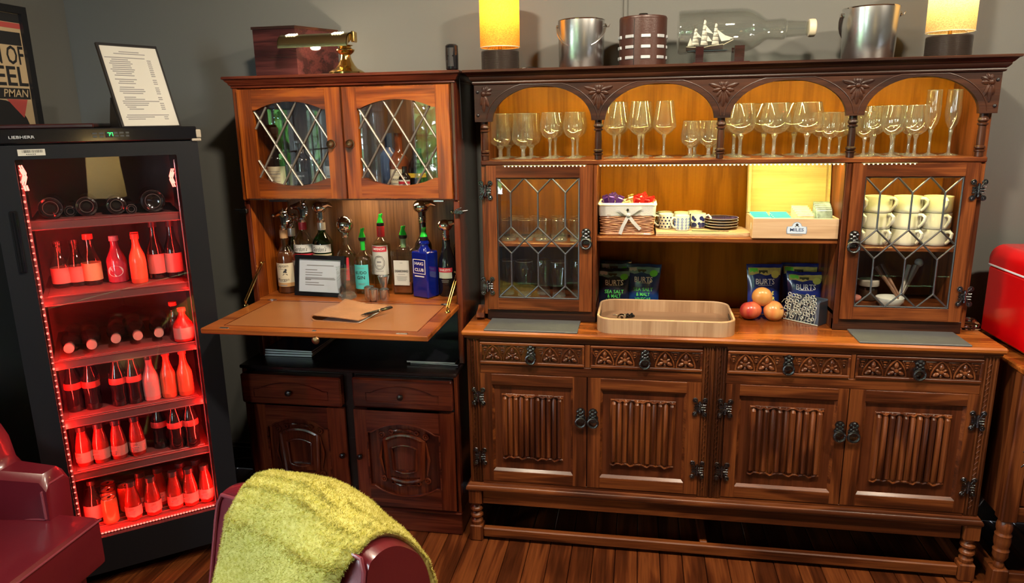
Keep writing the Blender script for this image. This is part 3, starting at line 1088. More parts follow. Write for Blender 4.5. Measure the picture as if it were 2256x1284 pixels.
# ================================================================== the bureau: base cupboard
bb = thing('base_cabinet', 'dark mahogany base cabinet with black top, two drawers and two carved doors', 'cabinet', (-0.47, -0.22, 0))
build('top', MB().box(-0.915, -0.028, -0.445, -0.003, 0.672, 0.686, 0.003), black_wood, bb)
build('carcass', MB().box(-0.900, -0.036, -0.415, -0.003, 0.095, 0.672), black_wood, bb)
split('plinth', MB().box(-0.902, -0.030, -0.428, -0.010, 0.0, 0.090, 0.003).box(-0.906, -0.028, -0.434, -0.005, 0.088, 0.098, 0.004), mah_x, bb)
build('side_panel', MB().box(-0.914, -0.900, -0.43, -0.004, 0.098, 0.672, 0.002), mah_z, bb)
build('side_panel', MB().box(-0.043, -0.029, -0.43, -0.004, 0.098, 0.672, 0.002), mah_z, bb)
build('centre_stile', MB().box(-0.486, -0.448, -0.425, -0.41, 0.098, 0.672, 0.002), black_wood, bb)


def arch_outline(x0, x1, z0, z1, rise, n=14, sh=0.018):
    """a panel outline with small shoulders and an arched head"""
    cx = (x0 + x1) / 2
    hw = (x1 - x0) / 2 - sh
    R = (hw * hw + rise * rise) / (2 * rise)
    a = math.asin(hw / R)
    top = [(cx + R * math.sin(-a + 2 * a * i / n), z1 + rise - R + R * math.cos(-a + 2 * a * i / n)) for i in range(n + 1)]
    return [(x0, z0), (x0, z1)] + top + [(x1, z1), (x1, z0)]


def knob_mb(c, r=0.013, L_=0.022):
    pr = [(r * .55, 0), (r * .5, -L_ * .35), (r * .75, -L_ * .5), (r, -L_ * .72), (r * .8, -L_ * .95), (r * .3, -L_ * 1.06), (0.0001, -L_ * 1.08)]
    return MB().lathe([(a, b) for a, b in pr], c, 16, 'y')


for a, b, yf, kx in ((-0.907, -0.487, -0.462, -0.700), (-0.446, -0.046, -0.448, -0.248)):
    z0, z1 = 0.534, 0.655
    d = build('drawer', MB().box(a, b, yf, -0.415, z0, z1, 0.006), mah_x, bb)
    o = arch_outline(a + 0.055, b - 0.055, z0 + 0.027, z0 + 0.062, 0.030)
    build('drawer_moulding', MB().tube([(p[0], yf - 0.0005, p[1]) for p in o] + [(o[0][0], yf - 0.0005, o[0][1])], 0.0022, 6), mah_x, d)
    build('knob', knob_mb((kx, yf, 0.588)), black_wood, d)
for a, b, pa, pb, kx in ((-0.897, -0.487, -0.822, -0.560, -0.503), (-0.448, -0.046, -0.398, -0.105, -0.430)):
    z0, z1 = 0.112, 0.522
    pz0, pz1 = 0.200, 0.430
    d = build('door', MB().frame([(a, z0), (b, z0), (b, z1), (a, z1)], [(pa, pz0 - .042), (pb, pz0 - .042), (pb, pz1 + .042), (pa, pz1 + .042)], -0.4425, -0.420), mah_z, bb)
    o = arch_outline(pa, pb, pz0, pz1, 0.040)
    topc = o[2:-2]
    mb = MB()
    mb.prism([(pa, z1), (pb, z1)] + [(pb, pz1)] + list(reversed(topc)) + [(pa, pz1)], -0.4432, -0.4205)
    low = [(p[0], pz0 - (p[1] - pz1)) for p in topc]
    mb.prism([(pa, z0), (pb, z0), (pb, pz0)] + list(reversed(low)) + [(pa, pz0)], -0.4432, -0.4205)
    split('door_rail', mb, mah_x, d)
    build('panel', MB().box(pa - .005, pb + .005, -0.430, -0.42, pz0 - 0.04, pz1 + 0.04), mah_z, d)
    out = [(pa, pz0), (pa, pz1)] + topc + [(pb, pz1), (pb, pz0)] + list(reversed(low))
    build('panel_moulding', MB().tube([(p[0], -0.4425, p[1]) for p in out], 0.0035, 6, True), mah_x, d)
    # carved cartouche
    cv = MB()
    cx, cz = (pa + pb) / 2, (pz0 + pz1) / 2 + 0.008
    hw, hh = 0.078, 0.088
    fo = arch_outline(cx - hw, cx + hw, cz - hh, cz + hh * .88, 0.018, 10, 0.01)
    fi = arch_outline(cx - hw + .026, cx + hw - .026, cz - hh + .028, cz + hh * .88 - .034, 0.012, 10, 0.006)
    for oo, rr, yy in ((fo, 0.0105, -0.434), (fi, 0.0048, -0.439)):
        lo2 = [(p[0], 2 * cz - p[1] - 0.008) for p in oo[2:-2]]
        full = oo[1:-1] + list(reversed(lo2))
        cv.tube([(p[0], yy, p[1]) for p in full], rr, 8, True, flat=0.8)
    cv.frame([(p[0], p[1]) for p in fo[1:-1]] + [(fo[-2][0], cz - hh * .9), (fo[1][0], cz - hh * .9)], [(p[0], p[1]) for p in fi[1:-1]] + [(fi[-2][0], cz - hh * .6), (fi[1][0], cz - hh * .6)], -0.438, -0.430)
    for sx_ in (-1, 1):
        for sz_ in (-1, 1):
            X_, Z_ = cx + sx_ * (hw + .012), cz + sz_ * (hh + .006)
            cv.torus((X_, -0.433, Z_), 0.010, 0.0045, 'y', 14, 6)
            cv.ball((X_, -0.434, Z_), 0.005, 8, 5)
            cv.torus((cx + sx_ * .052, -0.433, cz + sz_ * (hh + .020)), 0.008, 0.0045, 'y', 12, 6)
            cv.tube([(cx + sx_ * .044, -0.434, cz + sz_ * (hh + .024)), (cx + sx_ * .022, -0.436, cz + sz_ * (hh + .030)), (cx + sx_ * .003, -0.434, cz + sz_ * (hh + .030))], [0.003, 0.006, 0.003], 7)
        cv.tube([(cx + sx_ * (hw + .010), -0.432, cz - .070), (cx + sx_ * (hw + .022), -0.436, cz), (cx + sx_ * (hw + .010), -0.432, cz + .070)], [0.003, 0.007, 0.003], 7)
    build('carved_cartouche', cv, mah_z, d)
    build('knob', knob_mb((kx, -0.443, 0.327), 0.012), black_wood, d)

# ================================================================== the bureau: drinks cabinet on the base
bu = thing('drinks_cabinet', 'brown wooden drinks cabinet with diamond-leaded doors and a lowered writing flap', 'cabinet', (-0.45, -0.16, 0.686))
XA, XB = -0.889, -0.023
zb = 0.6865
build('back_board', MB().box(XA + .01, XB - .01, -0.016, -0.004, 0.90, 1.755), walnut_in, bu)
build('niche_back', MB().box(XA + .01, XB - .01, -0.016, -0.004, zb, 0.90), black_wood, bu)
for x0, x1 in ((XA, XA + 0.020), (XB - 0.020, XB)):
    build('side_panel', MB().box(x0, x1, -0.322, -0.003, zb, 1.757, 0.002), bur_z if x0 < -0.5 else mah_z, bu)
build('door_post', MB().box(XA, -0.866, -0.336, -0.320, 1.325, 1.757, 0.004), bur_z, bu)
build('door_post', MB().box(-0.040, XB, -0.336, -0.320, 1.325, 1.757, 0.004), mah_z, bu)
split('front_edge', MB().box(XA, XA + .022, -0.329, -0.318, zb, 1.325, 0.003).box(XB - .022, XB, -0.329, -0.318, zb, 1.325, 0.003), mah_z, bu)
build('cupboard_floor', MB().box(XA + .02, XB - .02, -0.320, -0.016, 1.325, 1.345, 0.002), walnut_in, bu)
build('cupboard_top', MB().box(XA + .001, XB - .001, -0.322, -0.004, 1.743, 1.758, 0.002), bur_x, bu)
build('bar_floor', MB().box(XA + .02, XB - .02, -0.322, -0.016, 0.908, 0.9285, 0.002), flap_wood, bu)
build('front_rail', MB().box(XA + .02, XB - .02, -0.31, -0.29, 0.880, 0.908, 0.002), black_wood, bu)
build('cornice', MB().cornice(XA + .004, XB - .004, -0.334, -0.002, [(0.0, 1.744), (0.006, 1.748), (0.004, 1.753), (0.010, 1.757), (0.013, 1.765), (0.020, 1.771), (0.022, 1.776), (0.028, 1.779), (0.028, 1.786), (0.026, 1.788)]), mah_x, bu)
for a, b, ga, gb, kx, wm in ((-0.864, -0.454, -0.805, -0.514, -0.499, 0), (-0.446, -0.042, -0.391, -0.094, -0.425, 1)):
    z0, z1 = 1.334, 1.741
    s0, s1 = 1.411, 1.664
    dr = build('glazed_door', MB().frame([(a, z0), (b, z0), (b, z1), (a, z1)], [(ga, s0 - .036), (gb, s0 - .036), (gb, s1 + .036), (ga, s1 + .036)], -0.349, -0.328), bur_z, bu)
    o = arch_outline(ga, gb, s0, s1, 0.030, 16, 0.012)
    top = o[2:-2]
    low = [(p[0], s0 - (p[1] - s1) * 0.95) for p in top]
    mb = MB()
    mb.prism([(ga, z1 - .003), (gb, z1 - .003), (gb, s1)] + list(reversed(top)) + [(ga, s1)], -0.3502, -0.3285)
    mb.prism([(ga, z0 + .003), (gb, z0 + .003), (gb, s0)] + list(reversed(low)) + [(ga, s0)], -0.3502, -0.3285)
    split('door_rail', mb, bur_x, dr)
    build('glass_pane', MB().add([(ga - .004, -0.336, s0 - .034), (gb + .004, -0.336, s0 - .034), (gb + .004, -0.336, s1 + .034), (ga - .004, -0.336, s1 + .034)], [(0, 1, 2, 3)]), pane, dr, smooth=False)

    def inside(x, z):
        if not ga < x < gb: return False
        i = min(range(len(top) - 1), key=lambda j: abs((top[j][0] + top[j + 1][0]) / 2 - x))
        return low[i][1] - .001 < z < top[i][1] + .001
    lat = MB()
    cx, cz = (ga + gb) / 2 - 0.012, (s0 + s1) / 2
    per, sl = 0.112, 1.62
    for sg in (-1, 1):
        for k in range(-4, 5):
            run = []
            for i in range(161):
                x = ga + (gb - ga) * i / 160
                z = cz + sg * sl * (x - cx - (k + .5) * per)
                if inside(x, z): run.append((x, z))
            if len(run) > 3:
                lat.tube([(run[0][0], -0.339, run[0][1]), (run[-1][0], -0.339, run[-1][1])], 0.0054, 8, flat=0.7)
    tag(build('lead_lattice', lat, lead_lt, dr), kind='stuff')
    tag(build('knob', knob_mb((kx, -0.350, 1.537), 0.0145, 0.020).lathe([(0.017, 0.0), (0.017, -0.003), (0.012, -0.004)], (kx, -0.350, 1.537), 16, 'y'), old_brass, dr), 'antique brass knob')
# flap
fl_ = build('flap', MB().box(-0.853, -0.035, -0.756, -0.334, 0.910, 0.9295, 0.003), flap_wood, bu)
leath = plain('writing_leather', (0.30, 0.115, 0.035), 0.38, bump=0.15, bscale=240, var=0.25, vscale=5, coat=0.1)
build('writing_inlay', MB().box(-0.785, -0.088, -0.708, -0.362, 0.9290, 0.9302, 0.0004), leath, fl_)
mb = MB()
for p, q in (((-0.789, -0.712), (-0.084, -0.712)), ((-0.084, -0.712), (-0.084, -0.358)), ((-0.084, -0.358), (-0.789, -0.358)), ((-0.789, -0.358), (-0.789, -0.712))):
    mb.tube([(p[0], p[1], 0.9295), (q[0], q[1], 0.9295)], 0.0013, 5)
build('inlay_line', mb, mah_x, fl_)
build('knob', knob_mb((-0.428, -0.744, 0.902), 0.014, 0.02), old_brass, fl_)
for x_, y_, w_ in ((-0.770, -0.742, 0.035), (-0.440, -0.738, 0.014), (-0.130, -0.738, 0.040)):
    build('latch_plate', MB().box(x_ - w_ / 2, x_ + w_ / 2, y_ - 0.006, y_ + 0.006, 0.929, 0.9308, 0.0006), steel, fl_)
for x_ in (-0.800, -0.085):
    m_ = MB()
    m_.lathe([(0.013, 0), (0.013, 0.0018), (0.007, 0.0019), (0.007, 0.0005)], (x_, -0.345, 0.9293), 16, sx=1.5)
    build('hinge', m_, steel, fl_)
for x_, y0, y1, z1 in ((-0.862, -0.440, -0.292, 1.066), (-0.048, -0.455, -0.290, 1.040)):
    st = MB()
    for dx in (-0.004, 0.004):
        st.tube([(x_ + dx, y0, 0.945), (x_ + dx, y1, z1)], 0.0026, 8)
    st.lathe([(0.011, 0.9298), (0.010, 0.934), (0.005, 0.938), (0.005, 0.948)], (x_, y0, 0), 12)
    st.ball((x_, y1, z1 + .003), 0.008, 8, 6)
    st.box(x_ - .014, x_ + .014, y1 - .004, y1 + .004, z1 + .004, z1 + .010, 0.001)
    build('flap_stay', st, brass, bu)
for x_, sg in ((-0.889, -1), (-0.023, 1)):
    lt = MB().box(x_ - 0.016, x_ + 0.016, -0.345, -0.325, 1.276, 1.292, 0.002)
    lt.tube([(x_ + sg * .012, -0.338, 1.286), (x_ + sg * .036, -0.338, 1.290)], [0.005, 0.003], 8)
    lt.tube([(x_ - .012, -0.338, 1.292), (x_ + .012, -0.338, 1.300)], 0.003, 6)
    build('flap_catch', lt, pewter, bu)
build('magnet_catch', MB().box(-0.13, -0.09, -0.30, -0.28, 1.317, 1.3245, 0.001), steel, bu)
build('magnet_catch', MB().box(-0.80, -0.72, -0.30, -0.28, 1.316, 1.3245, 0.002), black, bu)

# magazines in the niche under the flap
mag_c = plain('magazine_cover', (0.014, 0.016, 0.022), 0.25, coat=0.3)
pages = plain('magazine_pages', (0.62, 0.68, 0.70), 0.7)
def magazine(name_lab, cx, y0, z, rz, th, w=0.205, d=0.275, group=None):
    t = thing('magazine', name_lab, 'magazine', (cx, y0, z), rz, group, world=False)
    build('pages', MB().box(-w / 2, w / 2, 0.002, d - .002, 0.0007, th - 0.0007), pages, t)
    split('cover', MB().box(-w / 2 - .001, w / 2 + .001, 0, d, 0, 0.0009).box(-w / 2 - .001, w / 2 + .001, 0, d, th - 0.0009, th), mag_c, t)
z = 0.6866
for i, (th, dx, r) in enumerate(((0.010, 0, 0.02), (0.009, 0.004, 0.0), (0.008, 0.002, -0.03))):
    magazine(('lowest', 'middle', 'topmost')[i] + ' magazine of the left pile under the flap', -0.772 + dx, -0.325 + 0.002 * i, z, r, th, 0.215, 0.27, 'magazines under the flap')
    z += th + 0.0003
z = 0.6866
for i, (th, dx, r) in enumerate(((0.006, 0.012, -0.04), (0.008, 0, 0.0))):
    magazine(('lower', 'upper')[i] + ' magazine of the right pile, sticking out over the base cabinet', -0.153 + dx, -0.350 - 0.003 * i, z, r, th, 0.195, 0.27, 'magazines under the flap')
    z += th + 0.0003
# ================================================================== the glass-door fridge, standing across the corner
FA = 0.6869
FX, FY = -1.2816, -0.9581
fr = thing('display_fridge', 'tall black glass-door display fridge with red light inside', 'fridge', (FX, FY, 0), FA, world=False)
# local: x along the door (0..0.46 is the glass), y into the fridge, z up
fbody = plain('fridge_black', (0.008, 0.009, 0.012), 0.45, spec=0.3, bump=0.03, bscale=200)
fin = plain('fridge_lining', (0.07, 0.06, 0.06), 0.45)
fshelf = plain('fridge_shelf_red_lit', (0.20, 0.052, 0.048), 0.4)  # white plastic; the red lamp light is put into its colour
FL, FRR = -0.073, 0.533
HT = 1.611
mb = MB()
mb.box(FL, FL + .05, 0.052, 0.60, 0.03, HT - .002, 0.004).box(FRR - .05, FRR, 0.052, 0.60, 0.03, HT - .002, 0.004)
mb.box(FL + .05, FRR - .05, 0.55, 0.60, 0.03, HT - .002).box(FL + .05, FRR - .05, 0.052, 0.55, 1.54, HT - .002).box(FL + .05, FRR - .05, 0.052, 0.55, 0.03, 0.170)
build('cabinet', mb, fbody, fr)
build('lining', MB().box(FL + .05, FL + .053, 0.055, 0.55, 0.170, 1.54).box(FRR - .053, FRR - .05, 0.055, 0.55, 0.170, 1.54).box(FL + .053, FRR - .053, 0.547, 0.55, 0.170, 1.54).box(FL + .053, FRR - .053, 0.055, 0.547, 0.170, 0.174), fin, fr)
foot = MB()
for x_ in (FL + .05, FRR - .05):
    for y_ in (0.09, 0.54): foot.lathe([(0.02, 0), (0.02, 0.012), (0.012, 0.015), (0.012, 0.032)], (x_, y_, 0), 12)
build('feet', foot, black, fr)
dm = MB().frame(rrect(FL, FRR, 0.045, 1.562, 0.006, 2), rrect(0.0, 0.462, 0.182, 1.518, 0.004, 2), 0.0, 0.050)
door_f = build('door', dm, fbody, fr)
fglass = thin_glass('fridge_glass', (0.93, 0.94, 0.95), 1.55)
build('glass_pane', MB().add([(-.002, 0.012, .180), (.464, 0.012, .180), (.464, 0.012, 1.520), (-.002, 0.012, 1.520)], [(0, 1, 2, 3)]), fglass, door_f, smooth=False)
build('door_handle', MB().box(-0.037, -0.017, -0.006, 0.0005, 1.162, 1.361, 0.002).box(-0.033, -0.0285, -0.009, -0.005, 1.166, 1.357, 0.001).box(-0.0255, -0.021, -0.009, -0.005, 1.166, 1.357, 0.001), blackg, door_f)
lb = build('label_sticker', MB().box(0.012, 0.085, -0.0007, 0.0002, 1.5295, 1.5495), plain('sticker_paper', (0.62, 0.60, 0.52), 0.5), door_f)
bars = MB()
for i in range(22):
    bars.box(0.024 + i * 0.0025, 0.0246 + i * 0.0025 + random.choice((0, .0005, .0009)), -0.0011, -0.0006, 1.5385, 1.547)
for i in range(5): bars.box(0.034 + i * .0055, 0.037 + i * .0055, -0.0011, -0.0006, 1.5325, 1.5352)
tag(build('barcode', bars, ink, lb), kind='stuff')
pn = build('control_panel', MB().box(FL, FRR, -0.004, 0.060, 1.567, HT, 0.003), blackg, fr)
lettering('LIEBHERR', 0.0125, silver_ink, pn, (0.029, -0.0046, 1.586), width=0.068, bold=0.0004)
cmt = MB()
for i, (x_, z_, w_) in enumerate(((0.228, 1.593, 0.014), (0.247, 1.593, 0.014), (0.228, 1.583, 0.012), (0.247, 1.583, 0.012), (0.288, 1.594, 0.012), (0.305, 1.594, 0.013), (0.322, 1.594, 0.010), (0.290, 1.584, 0.012), (0.306, 1.584, 0.012), (0.322, 1.584, 0.010))):
    cmt.box(x_ - w_ / 2, x_ + w_ / 2, -0.0048, -0.0038, z_ - .003, z_ + .003, 0.0006)
tag(build('buttons', cmt, plain('button_grey', (0.05, 0.055, 0.06), 0.4), pn), kind='stuff')
ds = build('display', MB().box(0.258, 0.280, -0.0046, -0.0038, 1.580, 1.598), black, pn)
seg = MB()
for x_ in (0.264, 0.2735):
    seg.box(x_, x_ + .006, -0.0052, -0.0045, 1.594, 1.5955).box(x_ + .005, x_ + .0065, -0.0052, -0.0045, 1.584, 1.5955)
seg.box(0.2725, 0.274, -0.0052, -0.0045, 1.589, 1.5955)
build('digits', seg, emit('display_green', (0.05, 1, 0.15), 2.2), ds)
build('hinge', MB().box(FRR - .018, FRR + .012, -0.006, 0.03, 1.561, 1.570, 0.002).box(FRR - .004, FRR + .014, -0.003, 0.03, 1.572, 1.600, 0.003), plain('hinge_beige', (0.34, 0.30, 0.24), 0.5), fr)

# shelves with their price-rail lip; bottom deck
SH = [1.3165, 1.062, 0.838, 0.624, 0.424]
for z in SH:
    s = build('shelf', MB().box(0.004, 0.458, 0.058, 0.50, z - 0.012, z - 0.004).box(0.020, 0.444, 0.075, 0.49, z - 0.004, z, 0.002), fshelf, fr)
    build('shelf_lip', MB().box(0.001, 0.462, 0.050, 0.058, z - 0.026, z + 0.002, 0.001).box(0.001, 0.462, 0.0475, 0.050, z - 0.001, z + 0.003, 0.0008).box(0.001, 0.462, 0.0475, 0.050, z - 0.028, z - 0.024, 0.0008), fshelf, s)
deck = MB().box(0.004, 0.458, 0.058, 0.50, 0.176, 0.182)
for i in range(12): deck.tube([(0.01, 0.085 + i * .032, 0.184), (0.452, 0.085 + i * .032, 0.184)], 0.0022, 6)
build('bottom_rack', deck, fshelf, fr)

# red light ropes on the door frame
rope = plain('light_rope', (0.5, 0.10, 0.10), 0.25, coat=0.4)
redled = emit('red_beads', (1.0, 0.10, 0.07), 3.0)
redhot = emit('red_bulbs', (1.0, 0.14, 0.10), 3.5)
rp = MB().tube([(0.007, 0.030, 0.19), (0.007, 0.030, 1.50)], 0.005, 8).tube([(0.455, 0.030, 0.19), (0.455, 0.030, 1.50)], 0.003, 8).tube([(0.007, 0.030, 0.187), (0.455, 0.030, 0.187)], 0.005, 8)
build('light_rope', rp, rope, fr)
bd = MB()
for i in range(62): bd.ball((0.007, 0.0245, 0.20 + i * 0.0208), (0.0035, .002, 0.0022 if i % 3 else 0.0045), 6, 4)
for i in range(42): bd.ball((0.016 + i * 0.0104, 0.0245, 0.187), (0.0045, .002, 0.003), 6, 4)
tag(build('light_beads', bd, redled, fr), kind='stuff')
for x_, a in ((0.008, 1), (0.449, -1)):
    c_ = MB()
    for dz in (0, 0.012):
        for dx in (0, 0.006):
            c_.tube([(x_ + a * dx, 0.024, 1.500 - dz - (0.03 if a < 0 else 0)), (x_ + a * (dx + .009), 0.022, 1.475 - dz - (0.03 if a < 0 else 0)), (x_ + a * (dx + .001), 0.024, 1.450 - dz - (0.03 if a < 0 else 0))], 0.0022, 6)
    build('bulb_cluster', c_, redhot, fr)
c_ = MB()
for dx in (0, 0.007): c_.tube([(0.012 + dx, 0.024, 1.437), (0.015 + dx, 0.022, 1.420)], 0.003, 6)
build('bulb_cluster', c_, redhot, fr)

RED = (1.0, 0.022, 0.014)
def fridge_light(x, y, z, e, sx_, sy_, d):
    c, s_ = math.cos(FA), math.sin(FA)
    o = area('fridge_light', (FX + x * c - y * s_, FY + x * s_ + y * c, z), sx_, sy_, e, RED, (d[0] * c - d[1] * s_, d[0] * s_ + d[1] * c, d[2]))
    return o
for z in (1.19, 0.95, 0.73, 0.525, 0.30):
    fridge_light(0.012, 0.040, z, 0.80, 0.008, 0.17, (1, 0.75, 0))
    fridge_light(0.452, 0.040, z, 0.55, 0.008, 0.17, (-1, 0.75, 0))
fridge_light(0.012, 0.040, 1.42, 0.10, 0.012, 0.13, (1, 0.8, 0))
fridge_light(0.231, 0.035, 0.192, 0.55, 0.42, 0.010, (0, 0.9, 0.6))


def fpt(s, d, z):
    return (FX + s * math.cos(FA) - d * math.sin(FA), FY + s * math.sin(FA) + d * math.cos(FA), z)


# ---------------- bottles
liq_clear = thin_glass('clear_bottle_glass', (0.90, 0.93, 0.90), 1.5)
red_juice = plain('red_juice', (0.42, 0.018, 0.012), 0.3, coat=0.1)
orange_juice = plain('orange_juice', (0.70, 0.12, 0.05), 0.25, coat=0.4)
pink_wine = plain('rose_drink', (0.60, 0.20, 0.18), 0.2, coat=0.5)
cola = plain('cola_glass', (0.012, 0.006, 0.006), 0.06, coat=0.6)
red_lab = plain('red_label', (0.75, 0.05, 0.04), 0.4)
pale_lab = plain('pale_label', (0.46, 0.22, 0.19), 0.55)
cap_m = plain('dark_cap', (0.03, 0.02, 0.02), 0.4)
redcap = plain('red_cap', (0.75, 0.10, 0.06), 0.35)
FG = 'bottles in the fridge'


def juice_bottle(label):
    t = thing('juice_bottle', label, 'bottle', world=False, group=FG)
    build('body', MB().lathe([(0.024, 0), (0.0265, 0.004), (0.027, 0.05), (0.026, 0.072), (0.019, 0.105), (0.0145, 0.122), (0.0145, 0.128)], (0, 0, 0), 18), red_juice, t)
    gl = MB().lathe([(0.0255, 0.001), (0.0280, 0.004), (0.0285, 0.05), (0.0275, 0.073), (0.0205, 0.106), (0.0160, 0.123), (0.0158, 0.132)], (0, 0, 0), 18, cap=False)
    build('glass', gl, liq_clear, t)
    lb = MB().lathe([(0.0288, 0.016), (0.0290, 0.055)], (0, 0, 0), 24, cap=False)
    l_ = build('label', lb, pale_lab, t)
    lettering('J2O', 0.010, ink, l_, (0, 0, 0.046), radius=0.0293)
    tl = MB()
    for z_, w_ in ((0.036, 0.026), (0.030, 0.018), (0.024, 0.02)):
        tl.box(-w_ / 2, w_ / 2, -0.0298, -0.0270, z_ - .001, z_ + .001)
    tag(build('small_print', tl, ink_grey, l_), kind='stuff')
    build('cap', MB().lathe([(0.0172, 0.130), (0.0172, 0.146), (0.0165, 0.148), (0.0001, 0.148)], (0, 0, 0), 18), cap_m, t)
    return t


def cola_bottle(label):
    t = thing('cola_bottle', label, 'bottle', world=False, group=FG)
    build('body', MB().lathe([(0.025, 0), (0.0275, 0.004), (0.027, 0.03), (0.0245, 0.055), (0.0285, 0.085), (0.0285, 0.098), (0.022, 0.125), (0.0135, 0.150), (0.0125, 0.165), (0.0132, 0.168)], (0, 0, 0), 18), cola, t)
    build('label', MB().lathe([(0.0289, 0.0835), (0.0293, 0.090), (0.0291, 0.099), (0.0276, 0.106)], (0, 0, 0), 20, cap=False), red_lab, t)
    build('cap', MB().lathe([(0.0142, 0.166), (0.0148, 0.168), (0.0138, 0.174), (0.0001, 0.175)], (0, 0, 0), 16), red_lab, t)
    return t


def tonic_bottle(name, label, body, cap, lab_m, h=0.185, r=0.0285, neck=0.0115, oval=False, txt=None):
    t = thing(name, label, 'bottle', world=False, group=FG)
    k = h / 0.185
    build('body', MB().lathe([(r * .9, 0), (r, 0.004), (r, 0.085 * k), (r * .93, 0.097 * k), (r * .55, 0.125 * k), (neck, 0.145 * k), (neck, 0.170 * k)], (0, 0, 0), 18), body, t)
    if oval:
        l_ = MB()
        for ring in range(1):
            l_.add([(r * 1.02 * math.sin(math.cos(a) * 0.8), -r * 1.02 * math.cos(math.cos(a) * 0.8), 0.048 * k + 0.02 * math.sin(a)) for a in [2 * PI * i / 20 for i in range(20)]], [tuple(range(20))])
        l_ = build('label', l_, lab_m, t, smooth=False)
    else:
        l_ = build('label', MB().lathe([(r + .0005, 0.018 * k), (r + .0005, 0.080 * k)], (0, 0, 0), 20, cap=False), lab_m, t)
    if txt:
        for s_, z_, w_ in txt:
            lettering(s_, 0.009, ink, l_, (0, 0, z_), radius=r + 0.0012, width=w_)
    build('cap', MB().lathe([(neck + .0025, 0.164 * k), (neck + .003, 0.166 * k), (neck + .0025, 0.183 * k), (0.0001, 0.185 * k)], (0, 0, 0), 16), cap, t)
    return t


def put(root, first, s, d, z, rz, label):
    """place the prototype first, copies after"""
    loc = fpt(s, d, z)
    if first[0]:
        first[0] = False
        root.location = loc
        root.rotation_euler = (0, 0, rz)
        root['label'] = label
        return root
    return dup(root, loc, rz, label)


fz = FA - 0.25
# fifth shelf and bottom deck: red juice bottles
jb = juice_bottle('x')
f1 = [True]
for i, s in enumerate((0.048, 0.102, 0.158, 0.219)):
    put(jb, f1, s, 0.118, 0.4245, fz + random.uniform(-.5, .3), ('leftmost', 'second', 'third', 'rightmost')[i] + ' of the four red juice bottles on the lowest glass-door shelf, beside colas')
names6 = {0: 'red juice bottle at front left on the fridge deck, by the orange cans', 1: 'red juice bottle at front on the fridge deck, second from the orange cans',
          2: 'red juice bottle on the fridge deck just right of the gap', 3: 'red juice bottle second from the right end of the fridge deck', 4: 'red juice bottle at the right end of the fridge deck'}
for i, (s, d) in enumerate(((0.176, 0.088), (0.242, 0.088), (0.319, 0.092), (0.374, 0.088), (0.430, 0.088))):
    put(jb, f1, s, d, 0.1865, fz + random.uniform(-.4, .3), names6[i])
for i, (s, d) in enumerate(((0.210, 0.150), (0.272, 0.155), (0.350, 0.157), (0.408, 0.152))):
    put(jb, f1, s, d, 0.1865, fz + random.uniform(-.4, .3), ('leftmost', 'second', 'third', 'rightmost')[i] + ' juice bottle of the back row on the fridge deck')
# cans on the bottom deck
can_m = plain('orange_can', (0.85, 0.16, 0.06), 0.25, 0.3)
def can(label):
    t = thing('drink_can', label, 'can', world=False, group='cans in the fridge')
    build('body', MB().lathe([(0.022, 0), (0.0265, 0.006), (0.0265, 0.088), (0.0235, 0.096)], (0, 0, 0), 20), can_m, t)
    build('rim', MB().lathe([(0.0235, 0.0955), (0.0243, 0.099), (0.0225, 0.099), (0.0215, 0.0955), (0.0001, 0.0955)], (0, 0, 0), 20), steel, t)
    build('pull_tab', MB().box(-0.005, 0.005, -0.004, 0.012, 0.0955, 0.0972, 0.0005), steel, t)
    return t
cn = can('x')
f2 = [True]
for (s, d, z), lb_ in zip(((0.100, 0.100, 0.1865), (0.098, 0.164, 0.1865), (0.155, 0.170, 0.1865), (0.098, 0.228, 0.1865)),
                          ('orange drink can at the front of the fridge deck', 'orange drink can directly behind the front can', 'orange drink can right of the can column, behind the juice', 'orange drink can at the back of the can column')):
    put(cn, f2, s, d, z, 0.3, lb_)
tb = tonic_bottle('brandy_bottle', 'dark round-shouldered bottle in the bottom left corner of the fridge', cola, cap_m, pale_lab, 0.16, 0.036)
tb.location = fpt(0.050, 0.15, 0.1865)
# colas
cb = cola_bottle('x')
f3 = [True]
for i, (s, d) in enumerate(((0.045, 0.150), (0.101, 0.140), (0.186, 0.126), (0.236, 0.124))):
    put(cb, f3, s, d, 0.6245, fz + i, ('leftmost', 'second', 'third', 'rightmost')[i] + ' of the four cola bottles with red labels on the fourth fridge shelf')
for i, (s, d) in enumerate(((0.300, 0.140), (0.352, 0.100), (0.404, 0.095))):
    put(cb, f3, s, d, 0.4245, fz + i, ('left and rear', 'middle', 'right')[i] + ' one of three colas beside the red juice bottles')
for i, (s, d) in enumerate(((0.045, 0.21), (0.101, 0.20), (0.186, 0.186), (0.236, 0.184))):
    put(cb, f3, s, d, 0.6245, fz + i, ('leftmost', 'second', 'third', 'rightmost')[i] + ' cola bottle in the hidden back row of the fourth shelf')
# fourth shelf right: amber ale, two flavoured waters
t = tonic_bottle('ale_bottle', 'amber bottle with a pale label between cola and orange bottles', pink_wine, cap_m, pale_lab, 0.175, 0.029)
t.location = fpt(0.292, 0.122, 0.6245)
ob = tonic_bottle('orange_bottle', 'x', orange_juice, redcap, orange_juice, 0.18, 0.0275)
f4 = [True]
for s, d, z, lb_ in ((0.350, 0.119, 0.6245, 'orange drink bottle on the fourth shelf next to the amber bottle'), (0.406, 0.108, 0.6245, 'orange drink bottle at the right end of the fourth shelf'),
                     (0.304, 0.150, 1.0625, 'orange drink bottle on the second shelf, between round pink and labelled bottles'), (0.306, 0.205, 1.0625, 'orange drink bottle behind the other one on the second shelf')):
    put(ob, f4, s, d, z, fz, lb_)
